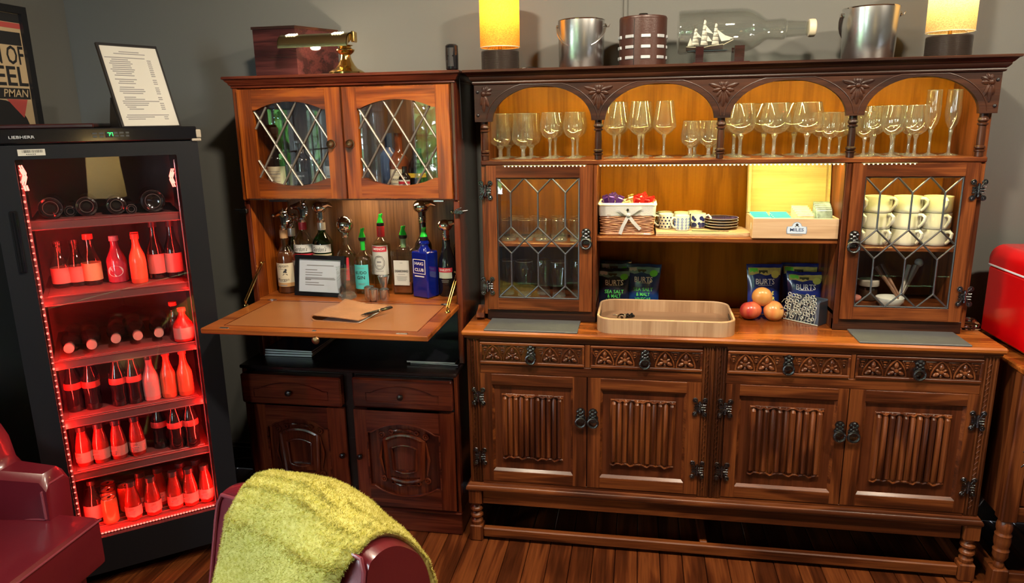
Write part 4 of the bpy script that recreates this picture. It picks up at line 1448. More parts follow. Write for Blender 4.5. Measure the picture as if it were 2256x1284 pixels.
# second shelf
nav = [('', 0.06, 0.02)]
gb_ = tonic_bottle('gin_bottle', 'x', liq_clear, thin_glass('stopper_glass', (0.9, 0.8, 0.8), 1.5), pale_lab, 0.165, 0.031, 0.013)
f5 = [True]
for s, d, lb_ in ((0.062, 0.225, 'leftmost clear bottle with a pale label on the second fridge shelf'), (0.112, 0.227, 'second clear bottle with a pale label on the second fridge shelf')):
    put(gb_, f5, s, d, 1.0625, fz, lb_)
t = tonic_bottle('gin_bottle', 'clear bottle with orange label and tall orange cap on second shelf', liq_clear, redcap, plain('orange_label', (0.85, 0.33, 0.16), 0.5), 0.185, 0.031, 0.014)
t.location = fpt(0.158, 0.213, 1.0625); t.rotation_euler = (0, 0, fz)
t = tonic_bottle('liqueur_bottle', 'round pink bottle with an oval white label and pink foil neck', plain('raspberry_glass', (0.45, 0.04, 0.07), 0.08, coat=0.6), plain('pink_foil', (0.75, 0.42, 0.42), 0.35), paper, 0.17, 0.034, 0.013, True)
t.location = fpt(0.238, 0.215, 1.0625); t.rotation_euler = (0, 0, fz)
bb2 = tonic_bottle('beer_bottle', 'x', cola, cap_m, pale_lab, 0.215, 0.030, 0.0125, False, None)
f6 = [True]
for s, d, lb_ in ((0.368, 0.202, 'dark bottle with pale label second from the right on the second fridge shelf'), (0.425, 0.190, 'dark bottle with pale label at the right end of the second fridge shelf')):
    put(bb2, f6, s, d, 1.0625, fz, lb_)
# third shelf: bottles lying with their necks to the door, one red one standing
def lying(label, body, cap):
    t = thing('wine_bottle', label, 'bottle', world=False, group=FG)
    build('body', MB().lathe([(0.030, 0.24), (0.0335, 0.235), (0.0335, 0.10), (0.027, 0.075), (0.016, 0.055), (0.0145, 0.012)], (0, 0, 0.034), 18, 'y'), body, t)
    build('foil', MB().lathe([(0.0151, 0.050), (0.0160, 0.006), (0.0160, 0.0), (0.0001, 0.0)], (0, 0, 0.034), 18, 'y'), cap, t)
    build('collar', MB().lathe([(0.0163, 0.030), (0.0172, 0.028), (0.0172, 0.022), (0.0163, 0.020)], (0, 0, 0.034), 18, 'y', cap=False), black, t)
    return t
wb = lying('x', cola, plain('copper_foil', (0.62, 0.40, 0.33), 0.3, 0.4))
f7 = [True]
for i, (s, d) in enumerate(((0.056, 0.078), (0.125, 0.084), (0.200, 0.120), (0.271, 0.118), (0.340, 0.118))):
    put(wb, f7, s, d, 0.8385, FA + random.uniform(-.06, .06), ('leftmost', 'second', 'middle', 'fourth', 'rightmost')[i] + ' of five wine bottles lying on the third fridge shelf')
t = tonic_bottle('cordial_bottle', 'squat red bottle standing on the third shelf beside the lying wine', red_juice, redcap, pale_lab, 0.125, 0.035, 0.012)
t.location = fpt(0.422, 0.095, 0.8385); t.rotation_euler = (0, 0, fz)
t = tonic_bottle('cordial_bottle', 'slim red-capped clear bottle behind the squat red bottle, third shelf', liq_clear, redcap, liq_clear, 0.135, 0.022, 0.012)
t.location = fpt(0.400, 0.17, 0.8385)
# top shelf: bottles lying with their bases to the door
def lying_base(label, r):
    t = thing('wine_bottle', label, 'bottle', world=False, group=FG)
    build('body', MB().lathe([(r * .35, 0.012), (r * .8, 0.0), (r * .95, 0.002), (r, 0.008), (r, 0.17), (r * .5, 0.22), (0.014, 0.235), (0.014, 0.29)], (0, 0, r), 22, 'y'), cola, t)
    build('base_ring', MB().torus((0, 0.004, r), r * .92, 0.0022, 'y', 26, 6).torus((0, 0.004, r), r * .62, 0.0014, 'y', 22, 6), plain('bottle_rim', (0.10, 0.06, 0.06), 0.1, coat=0.6), t)
    return t
for i, (s, d, r) in enumerate(((0.068, 0.10, 0.036), (0.122, 0.14, 0.018), (0.172, 0.12, 0.033), (0.262, 0.11, 0.031), (0.306, 0.10, 0.016), (0.376, 0.09, 0.040))):
    t = lying_base(('leftmost large', 'small second', 'third', 'fourth', 'small fifth', 'rightmost and largest')[i] + ' bottle lying base-out on the top fridge shelf', r)
    t.location = fpt(s, d, 1.317); t.rotation_euler = (0, 0, FA)
# things on top of the fridge
c_, s_ = math.cos(FA), math.sin(FA)
t = thing('menu_frame', 'black clip frame with a printed price list leaning on top of the fridge', 'picture frame', fpt(0.409, 0.165, HT), FA + 0.436, world=False)
Mm = rotx(math.radians(-20))
build('frame', MB().frame([(-.107, 0), (.107, 0), (.107, .302), (-.107, .302)], [(-.099, .003), (.103, .003), (.103, .294), (-.099, .294)], -0.004, 0.006).add(*(lambda m: (m.v, m.f))(MB().box(-.100, .104, 0.004, 0.006, 0.003, 0.296))), black, t).data.transform(Mm)
sh = build('sheet', MB().box(-.0985, .1025, 0.0, 0.0035, 0.0035, 0.2935), plain('menu_paper', (0.50, 0.50, 0.46), 0.35, coat=0.3), t)
sh.data.transform(Mm)
ln = MB()
zz = 0.274
rows = [(0, .07), (0, .11), None, (-.02, .14)] + [(-.04, random.uniform(.05, .085)) for _ in range(9)] + [None] + [(-.04, .075), (-.04, .05), (-.04, .06)] + [None] + [(-.045, .05), (-.03, .085), (-.03, .09), (-.03, .07)] + [None] + [(-.045, .04), (-.03, .07), (-.01, .13), (-.03, .09), (-.03, .08), (-.05, .03), (-.035, .05)] + [None, None] + [(0, .15), (-.03, .10), (-.045, .06)]
for r in rows:
    if r:
        ln.box(r[0] - r[1] / 2, r[0] + r[1] / 2, -0.0012, 0.0002, zz - .0014, zz + .0014)
        if r[0] < -.02: ln.box(.056, .070, -0.0012, 0.0002, zz - .0014, zz + .0014)
    zz -= 0.0072
o = build('printed_lines', ln, ink_grey, t)
o['kind'] = 'stuff'
o.data.transform(Mm)
build('easel_foot', MB().prism([(0.008, 0.0), (0.075, 0), (0.075, 0.02), (0.050, 0.10)], -0.108, -0.100, 'x').prism([(0.010, 0.0), (0.090, 0), (0.075, 0.16)], -0.005, 0.005, 'x'), black, t)
single('serving_board', MB().box(-.20, .16, -.10, .10, 0, 0.016, 0.004), red_wood, 'flat brown board lying on the fridge top behind the menu frame', 'board', fpt(0.12, 0.40, HT), world=False, rz=FA - .4)
# cables
cab = plain('black_cable', (0.012, 0.012, 0.012), 0.4)
single('power_cable', MB().tube([(-1.30, -0.03, 0.036), (-1.25, -0.032, 0.05), (-1.20, -0.034, 0.062), (-1.12, -0.035, 0.068), (-1.02, -0.04, 0.05), (-0.93, -0.05, 0.03)], 0.004, 8), plain('dark_cable', (0.10, 0.10, 0.10), 0.4), 'dark power cable running along the wall between fridge and base cabinet', 'cable', (-1.12, -0.035, 0.03))
single('fridge_cable', MB().tube([(-1.02, -0.012, 1.56), (-1.03, -0.012, 1.2), (-1.01, -0.012, 1.02), (-1.00, -0.012, 0.75), (-1.0, -0.012, 0.18)], 0.003, 6).lathe([(0.006, 1.016), (0.006, 1.03)], (-1.011, -0.012, 0), 8), cab, 'thin black cable hanging down the wall beside the fridge', 'cable', (-1.01, -0.012, 0.16))
# poster on the left wall
t = thing('film_poster', 'framed film poster with bold black lettering on the left wall', 'poster', (X0, -0.47, 1.56), world=True)
py0, py1, pz0, pz1 = -0.70, -0.235, 1.45, 2.085
build('frame', MB().frame([(py0, pz0), (py1, pz0), (py1, pz1), (py0, pz1)], [(py0 + .028, pz0 + .028), (py1 - .028, pz0 + .028), (py1 - .028, pz1 - .028), (py0 + .028, pz1 - .028)], X0 + .0005, X0 + .022, 'x'), black, t)
pr_ = build('print', MB().box(X0 + .001, X0 + .006, py0 + .02, py1 - .02, pz0 + .02, pz1 - .02), plain('poster_cream', (0.62, 0.47, 0.28), 0.5), t)
def pbox(y0, y1, z0, z1, m, nm): return build(nm, MB().box(X0 + .006, X0 + .0068, y0, y1, z0, z1), m, pr_)
pred = plain('poster_red', (0.55, 0.09, 0.08), 0.5)
pbox(py0 + .02, py1 - .028, 2.022, 2.055, ink, 'printed_band')
pbox(py0 + .02, py1 - .028, 2.000, 2.020, pred, 'printed_band')
pbox(py0 + .02, py1 - .034, 1.935, 1.985, ink, 'printed_band')
pbox(py0 + .02, py1 - .032, 1.728, 1.770, ink, 'printed_band')
Rw = Matrix.Rotation(PI / 2, 4, 'Z')   # lettering turned to face +x
lettering('N OF', 0.10, ink, pr_, (X0 + .0075, -0.345, 1.893), Rw, width=0.150, bold=0.003)
lettering('EEL', 0.105, ink, pr_, (X0 + .0075, -0.345, 1.812), Rw, width=0.150, bold=0.004)
lettering('PMAN', 0.042, plain('poster_ink_cream', (0.62, 0.47, 0.28), 0.5), pr_, (X0 + .0075, -0.335, 1.749), Rw, width=0.115, bold=0.001, shear=0.2)
dk = MB().add([(X0 + .0072, -0.42 + 0.13 * math.cos(a), 1.60 + 0.125 * math.sin(a)) for a in [2 * PI * i / 28 for i in range(28)]], [tuple(range(28))])
build('printed_disc', dk, ink, pr_, smooth=False)
build('printed_wedge', MB().add([(X0 + .0074, -0.385, 1.727), (X0 + .0074, -0.285, 1.727), (X0 + .0074, -0.315, 1.655)], [(0, 1, 2)]), pred, pr_, smooth=False)
# ================================================================== bottles on the bureau's bar floor
ZB = 0.9288
clear_g = thin_glass('clear_spirit_glass', (0.93, 0.95, 0.92), 1.5)
green_g = thin_glass('green_bottle_glass', (0.10, 0.38, 0.10), 1.5)
blue_g = plain('cobalt_glass', (0.003, 0.012, 0.20), 0.06, coat=0.8)
brown_liq = plain('rum', (0.10, 0.028, 0.01), 0.15, coat=0.4)
pink_liq = plain('pink_gin', (0.42, 0.03, 0.045), 0.15, coat=0.4)
green_liq = plain('green_gin', (0.012, 0.09, 0.018), 0.12, coat=0.5)
pale_liq = thin_glass('pale_spirit', (0.90, 0.92, 0.74), 1.33, 0.5)
cork = plain('cork', (0.45, 0.27, 0.13), 0.7)
green_pl = plain('green_pourer', (0.02, 0.62, 0.05), 0.25, coat=0.3)
teal_lab = plain('turquoise_label', (0.08, 0.50, 0.50), 0.5)
label_w = plain('white_label', (0.60, 0.60, 0.56), 0.5)
label_y = plain('cream_paper_label', (0.60, 0.53, 0.38), 0.5)
red_l = plain('crimson_label', (0.55, 0.03, 0.05), 0.45)
BG = 'bottles on the bar shelf'


def bottle(name, label, loc, prof, gm, liq=None, level=None, rz=0.0, inset=0.0035, group=BG, seg=24):
    t = thing(name, label, 'bottle', loc, rz, group, world=False)
    build('glass', MB().lathe(prof, (0, 0, 0), seg, cap=False).lathe([(prof[0][0], prof[0][1]), (0.0001, prof[0][1] + .004)], (0, 0, 0), seg, cap=False), gm, t)
    if liq:
        p = [(max(r - inset, .002), z + (0.004 if i == 0 else 0)) for i, (r, z) in enumerate(prof) if z < level]
        for i in range(len(prof) - 1):
            (r0, z0), (r1, z1) = prof[i], prof[i + 1]
            if z0 < level <= z1:
                k = (level - z0) / (z1 - z0)
                p.append((max(r0 + (r1 - r0) * k - inset, .002), level))
                break
        build('liquid', MB().lathe(p, (0, 0, 0), seg), liq, t)
    return t


def wrap_label(t, r, z0, z1, m, ang=1.25, name='label'):
    n = 14
    v, f = [], []
    for i in range(n + 1):
        a = -ang + 2 * ang * i / n
        for z in (z0, z1): v.append(((r + .0006) * math.sin(a), -(r + .0006) * math.cos(a), z))
    for i in range(n): f.append((2 * i, 2 * i + 2, 2 * i + 3, 2 * i + 1))
    return build(name, MB().add(v, f), m, t)


def print_lines(par, r, rows):
    mb = MB()
    for z, w, h in rows:
        n = 4
        v, f = [], []
        for i in range(n + 1):
            a = (-w / 2 + w * i / n) / r
            for zz in (z - h / 2, z + h / 2): v.append(((r + .0012) * math.sin(a), -(r + .0012) * math.cos(a), zz))
        for i in range(n): f.append((2 * i, 2 * i + 2, 2 * i + 3, 2 * i + 1))
        mb.add(v, f)
    o = build('small_print', mb, ink_grey, par)
    o['kind'] = 'stuff'


def animal_stopper(t, z, kind=0, s=1.0, neck_m=None):
    K = 1.35 * s                              # the heads are chunky castings
    """a silver animal-head pourer on a ribbed collar"""
    nb = MB().lathe([(0.013 * s, z - .004), (0.0145 * s, z), (0.0145 * s, z + .006), (0.012 * s, z + .008), (0.0145 * s, z + .010), (0.0145 * s, z + .017), (0.011 * s, z + .020)], (0, 0, 0), 16)
    c_ = build('pourer_collar', nb, chrome, t)
    mb = MB()
    zz = z + 0.020
    if kind == 0:      # stag or horse: long muzzle, ears, mane
        mb.tube([(0.004, 0, zz - .004), (0.004, 0, zz + .018), (-0.006, -.002, zz + .030), (-0.020 * s, -.006, zz + .027)], [0.010 * s, 0.012 * s, 0.012 * s, 0.006 * s], 10)
        mb.ball((-0.022 * s, -.007, zz + .026), 0.0062 * s, 8, 6)
        for q in (-1, 1):
            mb.tube([(0.004, q * .007, zz + .036), (0.011, q * .014, zz + .047)], [0.005, 0.0015], 6)
        mb.tube([(0.012, 0, zz + .002), (0.016, 0, zz + .020), (0.010, 0, zz + .038)], [0.004, 0.006, 0.003], 7)
        for i in range(4): mb.ball((0.016 - i * .002, 0, zz + .008 + i * .009), 0.0055, 7, 5)
    elif kind == 1:    # round head
        mb.ball((0, 0, zz + .016), (0.020 * s, 0.019 * s, 0.021 * s), 14, 10)
        for q in (-1, 1): mb.ball((q * .010, -.009, zz + .030), 0.006, 8, 6)
        mb.ball((0, -.016, zz + .010), (0.009, 0.010, 0.008), 9, 6)
    elif kind == 2:    # bird head with a beak
        mb.tube([(0, 0, zz - .004), (0, 0, zz + .012)], 0.010, 10)
        mb.ball((-0.002, 0, zz + .025), (0.022, 0.016, 0.017), 12, 8)
        mb.tube([(0.012, 0, zz + .030), (0.026, 0, zz + .034), (0.037, 0, zz + .028)], [0.011, 0.007, 0.002], 9)
    else:              # ram: curled horns
        mb.ball((-0.004, 0, zz + .014), (0.018, 0.013, 0.013), 12, 8)
        mb.tube([(-0.014, 0, zz + .014), (-0.030, 0, zz + .020)], [0.009, 0.005], 8)
        for q in (-1, 1): mb.torus((0.008, q * .013, zz + .014), 0.011, 0.0045, 'y', 14, 7)
    mb.v = [(p[0] * K, p[1] * K, zz - .004 + (p[2] - zz + .004) * K) for p in mb.v]
    build('animal_head', mb, chrome, t)
    return c_


def cone_pourer(t, z, r=0.012):
    build('pourer_collar', MB().lathe([(r + .002, z - .004), (r + .0035, z), (r + .0035, z + .009), (r * .9, z + .011)], (0, 0, 0), 16), black, t)
    build('pourer', MB().lathe([(r + .002, z + .011), (r * .95, z + .019), (r * .55, z + .034), (r * .42, z + .046), (0.0001, z + .047)], (0, 0, 0), 14).tube([(r * .3, 0, z + .036), (r * .75, 0, z + .048)], [0.005, 0.0035], 7), green_pl, t)


std = lambda R, zs, zn, rn, h: [(R * .94, 0), (R, 0.004), (R, zs), (R * .93, zs + (zn - zs) * .3), (R * .6, zs + (zn - zs) * .72), (rn, zn), (rn, h)]
# spiced rum
p = std(0.038, 0.150, 0.200, 0.0145, 0.262)
t = bottle('rum_bottle', 'spiced rum bottle with a big cream label at the left end of the bar shelf', (-0.802, -0.20, ZB), p, clear_g, brown_liq, 0.172)
l_ = wrap_label(t, 0.038, 0.030, 0.128, label_y)
lettering('Captain', 0.017, ink, l_, (0, 0, 0.117), radius=0.0392, shear=0.15)
lettering('Morgan', 0.017, ink, l_, (0, 0, 0.060), radius=0.0392, shear=0.15)
mb = MB()
for a, z_, w_, h_ in ((0.25, 0.078, .022, .006), (0.25, 0.088, .016, .010), (0.35, 0.097, .010, .008)):
    mb.add([(0.0393 * math.sin(a + q / .038), -0.0393 * math.cos(a + q / .038), z_ + zz) for q, zz in ((-w_ / 2, 0), (w_ / 2, 0), (w_ / 3, h_), (-w_ / 4, h_))], [(0, 1, 2, 3)])
build('sailing_ship_print', mb, ink, l_, smooth=False)
wrap_label(t, 0.0382, 0.030, 0.046, plain('gold_band', (0.45, 0.25, 0.10), 0.4), 1.25, 'gold_band')
print_lines(l_, 0.038, [(0.052, .03, .002), (0.036, .03, .004), (0.104, .03, .0015)])
build('capsule', MB().lathe([(0.016, 0.228), (0.0165, 0.230), (0.0165, 0.252), (0.0155, 0.262)], (0, 0, 0), 18, cap=False), cork, t)
animal_stopper(t, 0.264, 0, 1.05)
# small green bottle behind it
t = bottle('gin_bottle', 'slim green bottle with silver head behind the rum bottle', (-0.826, -0.085, ZB), std(0.034, 0.150, 0.205, 0.013, 0.255), green_g, green_liq, 0.14)
build('capsule', MB().lathe([(0.0145, 0.218), (0.015, 0.220), (0.015, 0.248), (0.0145, 0.252)], (0, 0, 0), 16, cap=False), plain('silver_foil', (0.6, 0.62, 0.6), 0.3, 0.6), t)
animal_stopper(t, 0.254, 3, 0.95)
# pink and green gin
for nm, x, gm, lq, kind, cap_, lev in (('pink gin bottle, pale label with script lettering, silver stag head', -0.748, clear_g, pink_liq, 0, red_l, 0.150), ('green gin bottle, pale label with script lettering, silver head', -0.664, green_g, green_liq, 2, plain('foil_cap', (0.62, 0.64, 0.60), 0.3, 0.5), 0.17)):
    p = [(0.040, 0), (0.0425, 0.005), (0.0425, 0.196), (0.040, 0.208), (0.030, 0.224), (0.0165, 0.243), (0.0145, 0.254), (0.0145, 0.285)]
    t = bottle('gin_bottle', nm, (x, -0.135, ZB), p, gm, lq, lev)
    l_ = wrap_label(t, 0.0425, 0.163, 0.196, label_w)
    lettering("Gordon's", 0.026, ink, l_, (0, 0, 0.177), radius=0.0435, shear=0.25, width=0.062)
    wrap_label(t, 0.0428, 0.150, 0.157, red_l if 'pink' in nm else plain('gilt_band', (0.5, 0.45, 0.3), 0.4), 1.3, 'label_band')
    wrap_label(t, 0.0425, 0.05, 0.13, label_w, 1.1)
    build('capsule', MB().lathe([(0.0162, 0.254), (0.0166, 0.256), (0.0166, 0.280), (0.0155, 0.285)], (0, 0, 0), 18, cap=False), cap_, t)
    animal_stopper(t, 0.287, kind, 1.1)
# round silver stopper, clear bottle with red label
t = bottle('vodka_bottle', 'clear bottle with a red label and a round silver bear stopper', (-0.548, -0.165, ZB), std(0.040, 0.150, 0.197, 0.014, 0.232), clear_g, pale_liq, 0.155)
l_ = wrap_label(t, 0.040, 0.055, 0.150, red_l, 0.55)
print_lines(l_, 0.040, [(0.065, .03, .002), (0.075, .026, .002), (0.10, .03, .003)])
animal_stopper(t, 0.232, 1, 1.15)
# turquoise gin
t = bottle('gin_bottle', 'clear gin bottle with a turquoise label and green pourer', (-0.469, -0.185, ZB), std(0.040, 0.140, 0.176, 0.0145, 0.226), clear_g, pale_liq, 0.148)
l_ = wrap_label(t, 0.040, 0.025, 0.125, teal_lab, 0.8)
lettering('KUDO', 0.017, ink, l_, (0, 0, 0.092), radius=0.0412, bold=0.0008)
lettering('GIN', 0.020, ink, l_, (0, 0, 0.072), radius=0.0412, bold=0.0008)
print_lines(l_, 0.040, [(0.048, .03, .0015), (0.043, .026, .0015), (0.112, .03, .0015)])
build('pourer_tube', MB().lathe([(0.009, 0.180), (0.010, 0.222)], (0, 0, 0), 12), green_pl, t)
cone_pourer(t, 0.222)
# vodka
t = bottle('vodka_bottle', 'tall clear vodka bottle with red banner label and green pourer', (-0.407, -0.135, ZB), std(0.039, 0.192, 0.225, 0.0145, 0.275), clear_g, pale_liq, 0.195)
l_ = wrap_label(t, 0.039, 0.075, 0.196, label_w, 1.0)
lettering('SMIRNOFF', 0.014, white_ink, wrap_label(t, 0.0394, 0.170, 0.192, red_l, 0.85, 'red_banner'), (0, 0, 0.181), radius=0.0404, width=0.056, bold=0.0005)
mb = MB()
for ring, rr in ((0.022, 0.0009), (0.018, 0.0006)):
    mb.tube([(0.0398 * math.sin(ring * math.cos(a) / .039), -0.0398 * math.cos(ring * math.cos(a) / .039), 0.125 + ring * 1.3 * math.sin(a)) for a in [2 * PI * i / 24 for i in range(24)]], rr, 4, True)
build('crest_print', mb, ink, l_)
print_lines(l_, 0.039, [(0.150, .03, .002), (0.128, .018, .006), (0.112, .02, .003), (0.090, .034, .002)])
build('capsule', MB().lathe([(0.0155, 0.228), (0.016, 0.231), (0.016, 0.268), (0.015, 0.272)], (0, 0, 0), 16, cap=False), red_l, t)
cone_pourer(t, 0.274)
# square amaretto bottle
def square_bottle(name, label, loc, w, d, zs, gm, rn, h, liq=None, lev=0.1, rz=0.0):
    t = thing(name, label, 'bottle', loc, rz, BG, world=False)
    mb = MB().box(-w / 2, w / 2, -d / 2, d / 2, 0, zs, 0.005)
    mb.lathe([(min(w, d) * .40, zs - .002), (min(w, d) * .33, zs + .008), (rn * 1.05, zs + .016), (rn, zs + .022), (rn, h)], (0, 0, 0), 20, cap=False)
    build('glass', mb, gm, t)
    if liq: build('liquid', MB().box(-w / 2 + .004, w / 2 - .004, -d / 2 + .004, d / 2 - .004, .006, lev, 0.003), liq, t)
    return t
t = square_bottle('amaretto_bottle', 'square clear bottle with a large white label and green pourer', (-0.303, -0.165, ZB), 0.084, 0.075, 0.185, clear_g, 0.016, 0.232, plain('amber_liquid', (0.16, 0.045, 0.015), 0.15, coat=0.4), 0.05)
rb_ = MB()
for i in range(9): rb_.tube([(-.038 + i * .0095, -.0385, 0.160), (-.038 + i * .0095, -.0385, 0.176)], 0.0035, 6)
build('moulded_ribs', rb_, clear_g, t)
l_ = build('label', MB().box(-.032, .032, -.0388, -.0378, 0.040, 0.142), label_w, t)
lettering('DISARONNO', 0.013, ink, l_, (0, -0.0396, 0.098), width=0.056, bold=0.0012)
pl_ = MB()
for z_, w_ in ((0.085, .03), (0.075, .045), (0.070, .04), (0.065, .042), (0.060, .036), (0.132, .012)): pl_.box(-w_ / 2, w_ / 2, -.0393, -.0388, z_ - .0008, z_ + .0008)
tag(build('small_print', pl_, ink_grey, l_), kind='stuff')
build('pourer_tube', MB().lathe([(0.011, 0.190), (0.011, 0.232)], (0, 0, 0), 12), plain('pale_green_plastic', (0.35, 0.6, 0.30), 0.3), t)
cone_pourer(t, 0.230, 0.0135)
# blue whisky bottle
t = square_bottle('whisky_bottle', 'square cobalt blue whisky bottle with a green pourer', (-0.200, -0.215, ZB), 0.082, 0.070, 0.186, blue_g, 0.017, 0.228, rz=-0.42)
tg = MB().frame([(-.031, .098), (.031, .098), (.031, .156), (-.031, .156)], [(-.029, .100), (.029, .100), (.029, .154), (-.029, .154)], -0.0362, -0.0352)
l_ = build('label_border', tg, white_ink, t)
lettering('HAIG', 0.017, white_ink, l_, (0, -0.0362, 0.139), width=0.044, bold=0.0008)
lettering('CLUB', 0.017, white_ink, l_, (0, -0.0362, 0.114), width=0.046, bold=0.0008)
build('label_bar', MB().box(-.024, .024, -.0362, -.0352, 0.086, 0.090), white_ink, t)
build('neck_ring', MB().lathe([(0.018, 0.212), (0.021, 0.215), (0.021, 0.221), (0.018, 0.224)], (0, 0, 0), 18), blue_g, t)
cone_pourer(t, 0.232, 0.0135)
# bottle behind it with bird-head stopper
t = bottle('whisky_bottle', 'dark bottle with a large silver bird head, behind the blue bottle', (-0.243, -0.085, ZB), std(0.036, 0.18, 0.225, 0.0145, 0.285), plain('smoke_glass', (0.02, 0.016, 0.014), 0.08, coat=0.6))
animal_stopper(t, 0.283, 2, 1.2)
# cream liqueur
p = [(0.034, 0), (0.036, 0.005), (0.036, 0.115), (0.032, 0.150), (0.022, 0.180), (0.0165, 0.200), (0.016, 0.225)]
t = bottle('liqueur_bottle', 'black cream liqueur bottle with a red banner label and silver head', (-0.118, -0.185, ZB), p, plain('black_bottle', (0.008, 0.008, 0.009), 0.12, coat=0.5))
l_ = wrap_label(t, 0.036, 0.075, 0.112, plain('meadow_label', (0.55, 0.62, 0.50), 0.5), 0.8)
lettering('BAILEYS', 0.012, white_ink, wrap_label(t, 0.0366, 0.100, 0.118, red_l, 0.85, 'red_banner'), (0, 0, 0.109), radius=0.0376, width=0.046, bold=0.0005)
print_lines(l_, 0.036, [(0.066, .03, .002), (0.060, .026, .0015)])
animal_stopper(t, 0.226, 2, 1.05)
t = bottle('whisky_bottle', 'dark bottle with a silver stag head in the right corner of the bar', (-0.083, -0.075, ZB), std(0.036, 0.17, 0.215, 0.014, 0.265), plain('black_bottle_dull', (0.012, 0.010, 0.010), 0.15, coat=0.4))
build('capsule', MB().lathe([(0.0155, 0.23), (0.016, 0.232), (0.016, 0.258), (0.015, 0.262)], (0, 0, 0), 16, cap=False), red_l, t)
animal_stopper(t, 0.266, 0, 1.0)

# framed notice
t = thing('notice_frame', 'small black frame with a printed notice standing before the gin bottles', 'picture frame', (-0.636, -0.262, ZB), -0.10, world=False)
M = rotx(math.radians(-10))
o = build('frame', MB().frame([(-.112, 0), (.112, 0), (.112, .166), (-.112, .166)], [(-.094, .017), (.094, .017), (.094, .149), (-.094, .149)], -0.006, 0.010), blackg, t)
o.data.transform(M)
o = build('sheet', MB().box(-.100, .100, -0.001, 0.006, .010, .156), plain('notice_paper', (0.50, 0.56, 0.64), 0.5), t)
o.data.transform(M)
ln = MB()
for z_, a, b in ((.125, -.06, .062), (.107, -.066, -.012), (.096, -.066, .012), (.086, -.066, .010), (.075, -.066, .066), (.070, -.066, .070), (.066, -.066, -.04), (.055, -.066, -.004), (.046, -.066, .02)):
    ln.box(a, b, -.0018, -.0008, z_ - .0015, z_ + .0015)
o = build('printed_lines', ln, ink_grey, t)
o['kind'] = 'stuff'
o.data.transform(M)
# hexagonal tumbler, jiggers
t = thing('tall_glass', 'empty faceted glass standing right of the framed notice', 'glass', (-0.508, -0.283, ZB), 0.3, world=False)
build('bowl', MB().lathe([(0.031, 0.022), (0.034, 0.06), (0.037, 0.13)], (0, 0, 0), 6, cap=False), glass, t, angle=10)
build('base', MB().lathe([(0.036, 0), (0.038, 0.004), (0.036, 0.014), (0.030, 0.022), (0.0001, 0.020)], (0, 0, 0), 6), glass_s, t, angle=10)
def jigger(label, x, y, h, r, two=False, z=ZB):
    t = thing('jigger', label, 'measuring cup', (x, y, z), 0, 'steel spirit measures', world=False)
    if two: prof = [(r, 0), (r, .002), (r * .55, h * .45), (r * .55, h * .5), (r * 1.05, h), (r * .98, h), (r * .5, h * .52), (0.0001, h * .5)]
    else: prof = [(r * .92, 0), (r * .94, .003), (r, h), (r * .93, h), (r * .87, .005), (0.0001, .004)]
    build('cup', MB().lathe(prof, (0, 0, 0), 22), steel, t)
    build('rim', MB().torus((0, 0, h), r * (1.02 if two else .965), 0.0012, 'z', 22, 5), chrome, t)
jigger('small steel measure at the left of the three in front of the gin', -0.413, -0.285, 0.050, 0.020)
jigger('steel measure in the middle front, beside the tall glass', -0.385, -0.312, 0.048, 0.019)
jigger('steel measure at the right, below the flared jigger', -0.350, -0.290, 0.042, 0.019)
jigger('flared double-ended jigger behind the three small measures', -0.366, -0.245, 0.085, 0.022, True)
# leather bill wallet and pen
bill = plain('bill_leather', (0.40, 0.19, 0.085), 0.45, bump=0.3, bscale=140, var=0.25, vscale=18)
ang = -0.13
t = thing('bill_wallet', 'folded tan leather bill wallet lying on the open flap', 'wallet', (-0.38, -0.53, 0.9304), ang, world=False)
v, f = [], []
sec = [(-.088, 0.0), (.085, 0.0), (.085, 0.002), (-.080, 0.002), (-.089, 0.004), (-.095, 0.010), (-.094, 0.017), (-.086, 0.0215), (-.074, 0.021), (.0, 0.016), (.088, 0.0105), (.088, 0.0135), (.0, 0.019), (-.074, 0.0245), (-.089, 0.0255), (-.098, 0.019), (-.0985, 0.009), (-.092, 0.001)]
n = len(sec)
ys = [-.105 + .21 * i / 8 for i in range(9)]
for j, y in enumerate(ys):
    for x, z in sec:
        w = 1 + 0.03 * math.sin(j * 0.9)
        v.append((x * w + 0.05 * (y + .1) * 0.4 - 0.012, y * (1 + 0.04 * (x < -.05)), z * (1.0 + 0.12 * math.sin(j * 1.3 + x * 30)) if z > .003 else z))
for j in range(8):
    for i in range(n):
        i2 = (i + 1) % n
        f.append((j * n + i, j * n + i2, (j + 1) * n + i2, (j + 1) * n + i))
f += [tuple(range(n)), tuple(range(8 * n, 9 * n))]
build('cover', MB().add(v, f), bill, t, angle=50)
build('receipt', MB().box(-.070, .078, -.100, .09, 0.0026, 0.0034), paper, t)
t = thing('ballpoint_pen', 'black and silver pen clipped on the edge of the leather wallet', 'pen', (-0.283, -0.545, 0.9520), ang + 1.15, world=False)
build('barrel', MB().lathe([(0.0015, -.068), (0.0045, -.058), (0.0055, -.03), (0.0055, 0.05), (0.004, 0.066)], (0, 0, 0), 12, 'x'), blackg, t)
build('clip', MB().box(.012, .062, -.002, .002, .0056, .0072, 0.0006).lathe([(0.006, 0.002), (0.006, 0.012)], (0, 0, 0), 12, 'x'), chrome, t)
build('tip', MB().lathe([(0.001, -.076), (0.003, -.064), (0.0048, -.055)], (0, 0, 0), 10, 'x'), chrome, t)

